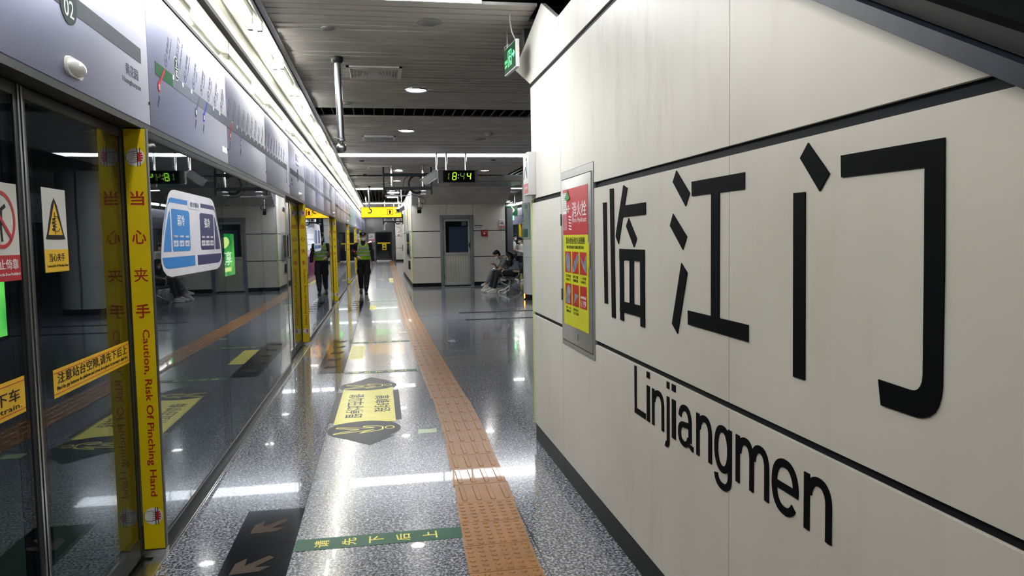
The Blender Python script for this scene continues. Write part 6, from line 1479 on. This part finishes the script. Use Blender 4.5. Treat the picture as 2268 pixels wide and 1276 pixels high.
limb(mb, [G(-.175, 0, 1.385), G(-.265, .05, 1.13), G(-.165, -.115, 1.04)], [.048, .036, .026]); limb(mb, [G(.175, 0, 1.385), G(.235, .02, 1.13), G(.262, -.05, .90)], [.048, .036, .026])
hand(mb, G(-.165, -.115, 1.04), (0.9, -.25, -.35), (0, .6, -.4), 0.7, 1.0, 1); hand(mb, G(.262, -.05, .90), (0.05, -.12, -1), (-1, .1, 0), 0.45, 1.0, 1)
limb(mb, [G(-.085, 0, .88), G(-.085, .00, .48), G(-.088, .20, .10)], [.075, .052, .036]); limb(mb, [G(.085, 0, .88), G(.075, -.10, .48), G(.055, -.26, .09)], [.075, .052, .036])
blob('body', mb, M_SKIN, gd, 0.0075)
face_bits(gd, hc_, sd, f0, u0, R3)
mb = MB()
loft(mb, [(G(0, 0, z), Vector((rx, 0, 0)), Vector((0, ry, 0))) for z, rx, ry in ((0.90, .172, .118), (1.0, .172, .118), (1.10, .165, .112), (1.28, .182, .122), (1.37, .175, .105), (1.42, .11, .08), (1.475, .066, .066), (1.50, .060, .060))])
limb(mb, [G(-.178, 0, 1.375), G(-.270, .05, 1.13), G(-.185, -.10, 1.045)], [.068, .055, .040]); limb(mb, [G(.178, 0, 1.375), G(.242, .02, 1.13), G(.263, -.045, .93)], [.068, .055, .042])
blob('jacket', mb, M_UNI, gd, 0.010)
mb = MB()
loft(mb, [(G(0, 0, z), Vector((rx, 0, 0)), Vector((0, ry, 0))) for z, rx, ry in ((0.80, .165, .11), (0.90, .172, .118), (0.965, .168, .115))])
limb(mb, [G(-.09, 0, .86), G(-.088, .00, .48), G(-.09, .12, .25), G(-.09, .185, .17)], [.098, .082, .070, .060]); limb(mb, [G(.09, 0, .86), G(.08, -.10, .48), G(.065, -.19, .25), G(.057, -.245, .15)], [.098, .082, .070, .060])
mb.ball(G(-.16, -.0, .62), .035, .06, .09); mb.ball(G(.165, -.04, .62), .035, .06, .09)
blob('trousers', mb, M_UNI, gd, 0.010)
M_BOOT = mat('black_boot_leather', (0.008, 0.008, 0.009), 0.25)
shoe(gd, 'boot', G(-.09, .28, .045), G(-.10, .04, 0.0), M_BOOT, M_BLACK, up=(0, .15, 1)); shoe(gd, 'boot', G(.055, -.22, 0.0), G(.06, -.47, 0.015), M_BOOT, M_BLACK)
mb = MB(); limb(mb, [G(-.09, .235, .11), G(-.09, .18, .22)], [.046, .054]); blob('boot_shaft', mb, M_BOOT, gd, 0.010)
mb = MB(); limb(mb, [G(.056, -.26, .08), G(.057, -.245, .20)], [.046, .054]); blob('boot_shaft', mb, M_BOOT, gd, 0.010)
# vest: open tube with scooped neck and arm holes
def vest_ring(z, g=0.0):
    T = [(0.955, .190, .138), (1.05, .186, .134), (1.14, .188, .134), (1.28, .198, .140), (1.36, .176, .132), (1.42, .125, .108), (1.45, .11, .09)]
    for (a, rx, ry), (b, r2, s2) in zip(T, T[1:]):
        if a <= z <= b: t_ = (z - a) / (b - a); return rx + (r2 - rx) * t_ + g, ry + (s2 - ry) * t_ + g
    return T[-1][1] + g, T[-1][2] + g
mb = MB(); n = 84; zs = [0.955 + 0.01 * k for k in range(50)]; V_ = {}
for i, z in enumerate(zs):
    rx, ry = vest_ring(min(z, 1.445)); 
    for k in range(n):
        a = 2 * PI * k / n; V_[i, k] = mb.bm.verts.new(G(rx * math.cos(a), ry * math.sin(a), z))
for i in range(len(zs) - 1):
    for k in range(n):
        a = 2 * PI * (k + .5) / n; z = zs[i] + .005; x, y_ = math.cos(a), math.sin(a)
        if y_ < 0 and z > 1.335 + 0.09 * min(1, (abs(x) / 0.62) ** 2) and abs(x) < 0.62: continue     # scooped neck
        if y_ > 0 and z > 1.42 and abs(x) < 0.6: continue
        if abs(x) > 0.80 and z > 1.20: continue                                                          # arm holes
        mb.bm.faces.new((V_[i, k], V_[i, (k + 1) % n], V_[i + 1, (k + 1) % n], V_[i + 1, k]))
for v in [v for v in mb.bm.verts if not v.link_faces]: mb.bm.verts.remove(v)
edges_ = [(e.verts[0].co.copy(), e.verts[1].co.copy()) for e in mb.bm.edges if e.is_boundary]
bmesh.ops.solidify(mb.bm, geom=mb.bm.faces[:], thickness=0.006)
ve = mb.build('safety_vest', M_VEST, gd, angle=60)
mb = MB()
for p_, q_ in edges_:
    if p_.z > 1.19: mb.cyl(p_, q_, 0.006, n=6)
mb.build('white_piping', M_REFL, ve)
def band(z, h, g, a0, a1, m_, nm, par):
    mb = MB(); m = 24; inner, outer = [], []
    for k in range(m + 1):
        a = a0 + (a1 - a0) * k / m
        for zz, col in ((z - h / 2, inner), (z + h / 2, outer)):
            rx, ry = vest_ring(zz, g); col.append(mb.bm.verts.new(G(rx * math.cos(a), ry * math.sin(a), zz)))
    for k in range(m): mb.bm.faces.new((inner[k], inner[k + 1], outer[k + 1], outer[k]))
    bmesh.ops.solidify(mb.bm, geom=mb.bm.faces[:], thickness=0.003)
    return mb.build(nm, m_, par, angle=60)
band(1.185, 0.045, 0.006, PI, 2 * PI, M_REFL, 'reflective_band', ve); band(1.085, 0.045, 0.006, PI, 2 * PI, M_REFL, 'reflective_band', ve)
band(1.275, 0.052, 0.006, PI * 1.22, PI * 1.80, M_REFL, 'chest_label', ve)
band(1.185, 0.045, 0.006, 0, PI, M_REFL, 'reflective_band', ve); band(1.085, 0.045, 0.006, 0, PI, M_REFL, 'reflective_band', ve)
FV = Frame(G(0, -0.150, 0), (1, 0, 0), (0, 0, 1))
text('lettering', '轨道交通', FV, 0.0, 1.275, mat('dark_blue_lettering', (0.03, 0.05, 0.12), 0.5), ve, height=0.032, width=0.17, d=0.004, res=1)
text('lettering', '安保', FV, -0.03, 1.185, M_GREYD, ve, height=0.026, width=0.08, d=0.0, res=1)
# cap, armband, shoulder lamp, bottle
mb = MB(); ctop = hc_ + u0 * 0.055
mb.lathe(ctop, [(0.086, -0.01), (0.094, 0.02), (0.092, 0.052), (0.075, 0.078), (0.04, 0.090), (0, 0.092)], n=26, axis=u0)
mb.prism([ctop + f0 * (0.075 + 0.062 * math.sin(PI * k / 10)) + sd * (0.078 * -math.cos(PI * k / 10)) - u0 * (0.004 + 0.012 * math.sin(PI * k / 10)) for k in range(11)], u0 * 0.007)
cp = mb.build('cap', M_UNI, gd, angle=50)
MB().ball(ctop + f0 * 0.095 + u0 * 0.035, 0.022, 0.006, 0.014, seg=12, rot=R3).build('cap_badge', M_REFL, cp)
mb = MB(); mb.ball(hc_ + u0 * 0.02 - f0 * 0.012, 0.080, 0.092, 0.075, seg=20, rot=R3); mb.build('hair', M_HAIR, gd)
mb = MB(); a_, b_ = G(-.232, .032, 1.235), G(-.258, .045, 1.165); mb.cyl(a_, b_, 0.067, 0.064, n=22); ab = mb.build('armband', mat('armband_red', srgb(150, 20, 36), 0.5), gd)
MB().ball(a_ * .5 + b_ * .5 + Vector((0, -.062, 0)), 0.018, 0.006, 0.022, seg=10).build('armband_mark', M_WHITE, ab)
sl_ = MB().obox(G(.185, -.045, 1.445), (1, 0, 0), (0, 1, 0), (0, 0, 1), 0.085, 0.045, 0.034, 0.006).build('shoulder_lamp', M_BLACK, gd)
MB().obox(G(.205, -.052, 1.452), (1, 0, 0), (0, 1, 0), (0, 0, 1), 0.045, 0.042, 0.030, 0.006).build('blue_lens', emit_mat('police_blue', (0.35, 0.65, 1.0), 3), sl_)
MB().obox(G(.160, -.056, 1.435), (1, 0, 0), (0, 1, 0), (0, 0, 1), 0.040, 0.042, 0.026, 0.006).build('red_lens', emit_mat('police_red', (1.0, 0.10, 0.07), 2.5), sl_)
mb = MB(); mb.ball(G(.262, -.048, 1.27), 0.022, 0.008, 0.028, seg=12); mb.build('sleeve_badge', mat('badge_grey', (.10, .09, .09), .5), gd)

# ------------------------------------------------------------------ bench and the two seated people
BX, BY0, BY1 = 3.42, 19.85, 22.0
bn = thing('bench', 'chrome airport style bench with steel seats beyond the round column', 'bench', (BX, 20.9, 0))
MB().box(BX - 0.03, BX + 0.03, BY0, BY1, 0.335, 0.385, 0.004).build('beam', M_DKSTEEL, bn)
for yl in (BY0 + 0.12, BY1 - 0.15):
    mb = MB(); mb.cyl((BX, yl, 0.36), (BX, yl, 0.17), 0.035, 0.03, n=16)
    mb.tube([(BX, yl, 0.20), (BX - 0.10, yl, 0.135), (BX - 0.32, yl, 0.045)], [0.026, 0.022, 0.018], 12); mb.tube([(BX, yl, 0.20), (BX + 0.10, yl, 0.135), (BX + 0.30, yl, 0.045)], [0.026, 0.022, 0.018], 12)
    for dx in (-0.32, 0.30): mb.cyl((BX + dx, yl, 0.0), (BX + dx, yl, 0.05), 0.022, 0.016, n=14)
    mb.build('leg', M_CHROME, bn)
M_SEAT = mat('perforated_steel_seat', (0.22, 0.225, 0.23), 0.35, metal=0.6)
for k in range(4):
    y0 = BY0 + 0.03 + k * 0.54
    prof = [(-0.24, 0.425), (-0.22, 0.445), (-0.10, 0.435), (0.05, 0.415), (0.14, 0.42), (0.20, 0.46), (0.26, 0.58), (0.33, 0.76), (0.345, 0.80)]
    for (nm, seq) in (('seat', prof[:6]), ('backrest', prof[5:])):
        mb = MB()
        for (a, b) in zip(seq, seq[1:]):
            c = ((a[0] + b[0]) / 2, (a[1] + b[1]) / 2); d = Vector((b[0] - a[0], 0, b[1] - a[1]))
            mb.obox((BX + c[0], y0 + 0.25, c[1]), d, (0, 1, 0), d.cross(Vector((0, 1, 0))), d.length + 0.006, 0.48, 0.012)
        mb.build(nm, M_SEAT, bn)
for k in range(5):
    yl = BY0 + 0.012 + k * 0.54 - (0.01 if k else 0)
    if yl > BY1: break
    mb = MB(); mb.tube([(BX + 0.20, yl, 0.40), (BX + 0.235, yl, 0.52), (BX + 0.22, yl, 0.60), (BX + 0.14, yl, 0.635), (BX - 0.16, yl, 0.635), (BX - 0.23, yl, 0.60), (BX - 0.245, yl, 0.53), (BX - 0.20, yl, 0.44), (BX - 0.08, yl, 0.385), (BX + 0.05, yl, 0.37)], 0.014, 10); mb.build('armrest', M_CHROME, bn)

def seated(nm_label, Y, J, shirt, trousers, shoem, solem, hairf, skin, near_first=True, sleeve=0.75, s=1.0):
    """J: points (x, z) in the plane of the sitter facing -x; depth offsets are added for left and right limbs"""
    def P(x, z, dy=0.0): return Vector((x, Y + dy, z))
    root = thing('person', nm_label, 'person', (J['hip'][0], Y, 0))
    hx, hz = J['hip']; cx, cz = J['chest']; nx, nz = J['neck']; dx_, dz_ = J['head']
    f = Vector((J['face'][0], J['face'][2] if len(J['face']) > 2 else 0, J['face'][1])).normalized()
    c = P(dx_, dz_)
    mb = MB(); sd, f, u, R3 = head_geo(mb, c, f, s)
    limb(mb, [P(nx, nz), c - u * 0.05], [0.055, 0.052])
    ax = Vector((cx - hx, 0, cz - hz)).normalized(); pr = ax.cross(Vector((0, 1, 0)))
    tors = [(P(hx, hz), .11, .15), (P(hx * .6 + cx * .4, hz * .6 + cz * .4), .10, .14), (P(cx, cz), .105, .155), (P(cx * .4 + nx * .6, cz * .4 + nz * .6), .085, .15), (P(nx, nz), .05, .07)]
    loft(mb, [(p, pr * a, Vector((0, b, 0))) for p, a, b in tors])
    arms = {}
    for sgn, key in ((-1, 'near'), (1, 'far')):
        sh = P(*J['shoulder'], sgn * 0.175); el = P(*J['elbow_' + key], sgn * 0.22); ha = P(*J['hand_' + key], sgn * J.get('hand_dy_' + key, 0.10))
        arms[key] = (sh, el, ha); limb(mb, [sh, el, ha], [.044, .036, .026])
        dd_ = (ha - el).normalized(); hand(mb, ha, dd_ + Vector((-.3, 0, 0.05)), J.get('palm_' + key, (0, 0, -1)), J.get('curl_' + key, 0.4), 0.95, 1)
        limb(mb, [P(hx, hz - .02, sgn * .09), P(*J['knee_' + key], sgn * J.get('kdy_' + key, .10)), P(*J['ankle_' + key], sgn * J.get('ady_' + key, .09))], [.072, .050, .034])
    blob('body', mb, skin, root, 0.0085)
    face_bits(root, c, sd, f, u, R3, s)
    mb = MB(); loft(mb, [(p, pr * (a + .022), Vector((0, b + .022, 0))) for p, a, b in tors[:4]] + [(P(nx, nz), pr * .062, Vector((0, .085, 0)))])
    for key in arms:
        sh, el, ha = arms[key]; e2 = sh.lerp(el, sleeve); limb(mb, [sh, e2], [.058, .052])
    blob('t_shirt', mb, shirt, root, 0.011)
    mb = MB(); loft(mb, [(P(hx + .01, hz - .06), pr * .13, Vector((0, .165, 0))), (P(hx, hz + .03), pr * .135, Vector((0, .17, 0))), (P(hx * .8 + cx * .2, hz * .8 + cz * .2), pr * .12, Vector((0, .155, 0)))])
    for sgn, key in ((-1, 'near'), (1, 'far')):
        k_ = P(*J['knee_' + key], sgn * J.get('kdy_' + key, .10)); a_ = P(*J['ankle_' + key], sgn * J.get('ady_' + key, .09))
        limb(mb, [P(hx, hz - .02, sgn * .09), k_, k_.lerp(a_, J.get('hem', .85))], [.092, .072, .056])
    blob('trousers', mb, trousers, root, 0.011)
    for sgn, key in ((-1, 'near'), (1, 'far')):
        a_ = P(*J['ankle_' + key], sgn * J.get('ady_' + key, .09)); td = Vector(J.get('toe_' + key, (-1, 0, -.05))).normalized()
        upv = Vector((0, 0, 1)) - td * td.z
        heel = a_ - td * 0.055 - upv.normalized() * 0.085; toe = heel + td * 0.255
        dz = min(heel.z, toe.z) - 0.002
        if dz < 0: heel.z -= dz; toe.z -= dz
        shoe(root, 'shoe', heel, toe, shoem, solem, up=upv)
    mb = MB(); hairf(mb, c, sd, f, u, R3); blob('hair', mb, M_HAIR, root, 0.009)
    return root, arms, P, (c, sd, f, u)
def short_hair(mb, c, sd, f, u, R3):
    mb.ball(c + u * 0.056 - f * 0.016, 0.086, 0.098, 0.080, seg=20, rot=R3); mb.ball(c - f * 0.048 + u * 0.00, 0.074, 0.055, 0.075, seg=16, rot=R3); mb.ball(c + u * 0.088 + f * 0.045, 0.066, 0.052, 0.036, seg=14, rot=R3)
def long_hair(mb, c, sd, f, u, R3):
    mb.ball(c + u * 0.035 - f * 0.020, 0.090, 0.102, 0.096, seg=20, rot=R3); mb.ball(c - f * 0.055 - u * 0.03, 0.088, 0.070, 0.11, seg=16, rot=R3)
    for e in (-1, 1):
        limb(mb, [c + sd * e * 0.072 - f * 0.02, c + sd * e * 0.082 - f * 0.015 - Vector((0, 0, 0.12)), c + sd * e * 0.088 - f * 0.01 - Vector((0, 0, 0.25))], [0.05, 0.062, 0.035])
    limb(mb, [c - f * 0.06, c - f * 0.085 - Vector((0, 0, 0.15)), c - f * 0.07 - Vector((0, 0, 0.27))], [0.08, 0.10, 0.06])
M_WSHOE = mat('white_shoe', (0.62, 0.62, 0.63), 0.45); M_DSHOE = mat('black_shoe_upper', (0.02, 0.02, 0.022), 0.5)
def X_(px, py, Y): q = on_y(px, py, Y); return (q.x, q.z)
YW, YM = 20.12, 20.68
Jw = dict(hip=(3.50, 0.545), chest=X_(1143.5, 588, YW), neck=X_(1138, 576, YW), head=X_(1126.5, 567.5, YW), face=(-0.80, -0.55, -0.20), shoulder=X_(1143, 582.5, YW), elbow_near=X_(1146, 600, YW), elbow_far=X_(1140, 600, YW),
          hand_near=X_(1124, 600, YW), hand_far=X_(1123, 598, YW), hand_dy_near=0.05, hand_dy_far=0.05, knee_near=X_(1101, 606, YW), knee_far=X_(1096, 604, YW), ankle_near=X_(1092.5, 640, YW), ankle_far=X_(1086, 638, YW), kdy_near=.08, kdy_far=.07, ady_near=.12, ady_far=.02,
          palm_near=(-.3, .3, 1), palm_far=(-.3, -.3, 1), curl_near=.55, curl_far=.55, hem=0.86)
r1 = seated('seated woman with long black hair, slate blue shirt and black trousers, looking at her phone', YW, Jw, mat('slate_blue_cotton', (0.10, 0.125, 0.175), 0.85, vary=0.12, vscale=12), mat('black_trousers', (0.010, 0.010, 0.012), 0.8), M_WSHOE, M_WHITE, long_hair, M_SKIN)
Jm = dict(hip=(3.50, 0.545), chest=X_(1123, 586, YM), neck=X_(1111.5, 571.5, YM), head=X_(1101, 564.5, YM), face=(-0.85, -0.52, -0.05), shoulder=X_(1118, 575, YM), elbow_near=X_(1105, 594, YM), elbow_far=X_(1104, 597, YM),
          hand_near=X_(1091, 607, YM), hand_far=X_(1098, 587.5, YM), hand_dy_near=0.12, hand_dy_far=0.10, knee_near=X_(1087, 609, YM), knee_far=X_(1090, 605, YM), ankle_near=X_(1080, 624, YM), ankle_far=X_(1075, 631, YM), kdy_near=.12, kdy_far=.10, ady_near=.02, ady_far=-.06,
          palm_near=(0, 0, -1), palm_far=(0.2, 0, 1), curl_near=.5, curl_far=.6, toe_near=(-.95, 0, -.15), toe_far=(-.80, -.05, -.55), hem=0.80)
r2 = seated('seated man leaning forward in grey shirt and face mask, holding up a phone', YM, Jm, mat('grey_cotton', (0.17, 0.185, 0.20), 0.85, vary=0.1, vscale=12), mat('grey_denim', (0.16, 0.18, 0.20), 0.8, vary=0.15, vscale=15), M_WSHOE, M_WHITE, short_hair, M_SKIND)
def phone(p, d, up, lab):
    d = Vector(d).normalized(); up = Vector(up).normalized()
    t = thing('phone', lab, 'phone', tuple(p)); MB().obox(p, d, d.cross(up), up, 0.15, 0.072, 0.009, 0.003).build('case', M_BLACK, t)
    MB().obox(Vector(p) + up * 0.005, d, d.cross(up), up, 0.14, 0.066, 0.001).build('screen', mat('phone_screen', (0.05, 0.06, 0.08), 0.1), t)
ph = Vector((X_(1094, 586.5, YM)[0], YM + 0.10, X_(1094, 586.5, YM)[1])); phone(ph, (-.9, 0, .35), (.35, 0, .9), 'dark phone held out by the seated man in grey')
pw = Vector((X_(1119, 598, YW)[0], YW + 0.0, X_(1119, 598, YW)[1] + 0.025)); phone(pw, (-.7, 0, .6), (.6, 0, .7), 'dark phone in the hands of the seated woman')
bg = thing('tote_bag', 'beige bag on the lap of the seated man in grey', 'bag', (X_(1108, 598, 20.5)[0], 20.45, X_(1108, 601, 20.5)[1]))
q = Vector((X_(1108, 598, 20.5)[0], 20.45, X_(1108, 598, 20.5)[1])); mb = MB(); mb.obox(q, (1, 0, .15), (0, 1, 0), (-.15, 0, 1), 0.16, 0.12, 0.11, 0.03); mb.build('pouch', mat('beige_canvas', (0.42, 0.35, 0.22), 0.85), bg)
MB().tube([q + Vector((-.05, 0, .05)), q + Vector((-.04, 0, .10)), q + Vector((.04, 0, .105)), q + Vector((.06, 0, .05))], 0.007, 8).build('handle', MATS['beige_canvas'], bg)
bp_ = thing('backpack', 'dark grey backpack on the bench seat behind the woman', 'bag', (3.74, 20.62, 0.46))

mb = MB(); mb.ball((3.47, 21.18, 0.68), 0.12, 0.17, 0.22, seg=20); blob('pack_body', mb, mat('charcoal_nylon', (0.03, 0.032, 0.035), 0.6), bp_, 0.012)
MB().ball((3.36, 21.18, 0.60), 0.05, 0.12, 0.12, seg=14).build('front_pocket', MATS['charcoal_nylon'], bp_)
bp_.location = (3.47, 21.18, 0.44)
for c_ in bp_.children: c_.location = -(Vector((3.47, 21.18, 0.44)) - Vector((3.74, 20.62, 0.46)))

# ------------------------------------------------------------------ two people standing far off
def standing(lab, X, Y, H, face, top, bottom, long_sleeve, dress, hairf, mask=True, arms='bent'):
    k = H / 1.72; root = thing('person', lab, 'person', (X, Y, 0)); f = Vector((face[0], face[1], -0.12)).normalized(); sdv = Vector((f.y, -f.x, 0)).normalized() * -1
    fw = Vector((face[0], face[1], 0)).normalized(); rt = fw.cross(Vector((0, 0, 1)))
    def P(a, b, z): return Vector((X, Y, 0)) + rt * a * k + fw * b * k + Vector((0, 0, z * k))
    c = P(0, 0.04, 1.58); mb = MB(); sd, f2, u, R3 = head_geo(mb, c, f, k)
    limb(mb, [P(0, 0, 1.40), P(0, .02, 1.52)], [.055 * k, .05 * k])
    T = [(0.86, .14, .09), (0.98, .14, .095), (1.10, .125, .085), (1.28, .145, .095), (1.38, .14, .08), (1.43, .07, .055)]
    loft(mb, [(P(0, 0, z), rt * a * k, fw * b * k) for z, a, b in T])
    A = {}
    for e in (-1, 1):
        sh, el = P(e * .165, 0, 1.38), P(e * .23, .02, 1.12)
        ha = P(e * .06, .26, 1.18) if arms == 'bent' else P(e * .24, .08, .88)
        A[e] = (sh, el, ha); limb(mb, [sh, el, ha], [.042 * k, .034 * k, .025 * k]); hand(mb, ha, (ha - el), -rt * e + Vector((0, 0, .3)), 0.5, 0.92 * k)
        limb(mb, [P(e * .085, 0, .88), P(e * .085, .01, .48), P(e * .09, 0, .09)], [.072 * k, .050 * k, .034 * k])
    blob('body', mb, M_SKIN, root, 0.010); face_bits(root, c, sd, f2, u, R3, k, mask)
    mb = MB(); loft(mb, [(P(0, 0, z), rt * (a + .022) * k, fw * (b + .022) * k) for z, a, b in T[1:]])
    for e in (-1, 1):
        sh, el, ha = A[e]
        if long_sleeve: limb(mb, [sh, el, el.lerp(ha, .85)], [.06 * k, .05 * k, .038 * k])
        else: limb(mb, [sh, sh.lerp(el, .75)], [.06 * k, .056 * k])
    blob('shirt', mb, top, root, 0.013)
    mb = MB()
    if dress: loft(mb, [(P(0, 0, z), rt * a * k, fw * b * k) for z, a, b in ((.34, .22, .18), (.6, .20, .155), (.86, .175, .125), (1.02, .15, .108), (1.08, .14, .10))])
    else:
        loft(mb, [(P(0, 0, z), rt * a * k, fw * b * k) for z, a, b in ((.80, .16, .11), (.90, .17, .118), (1.0, .165, .115))])
        for e in (-1, 1): limb(mb, [P(e * .088, 0, .86), P(e * .088, .01, .48), P(e * .09, 0, .14)], [.092 * k, .072 * k, .06 * k])
    blob('dress' if dress else 'trousers', mb, bottom, root, 0.013)
    for e in (-1, 1): shoe(root, 'shoe', P(e * .09, -.08, 0.002), P(e * .10, .17, 0.002), M_WSHOE, M_WHITE)
    mb = MB(); hairf(mb, c, sd, f2, u, R3); blob('hair', mb, M_HAIR, root, 0.012)
    return root, A
q1 = on_z(1145, 621); Y1 = 24.9
standing('standing person in a white short-sleeved shirt and dark trousers beyond the totem', X_(1136.5, 540, 25.3)[0], 25.3, 1.63, (0.9, -0.35, 0), mat('white_cotton', (0.62, 0.63, 0.66), 0.85), mat('navy_denim', (0.02, 0.024, 0.04), 0.8), False, False, short_hair)
standing('standing woman in a white cardigan over a long black dress beyond the bench', X_(1152, 540, Y1)[0], Y1 - 0.1, 1.52, (-0.75, -0.66, 0), mat('cream_cardigan', (0.62, 0.58, 0.55), 0.85), mat('black_dress', (0.008, 0.008, 0.01), 0.85), True, True, short_hair)
bpy.data.objects.remove(_TO)
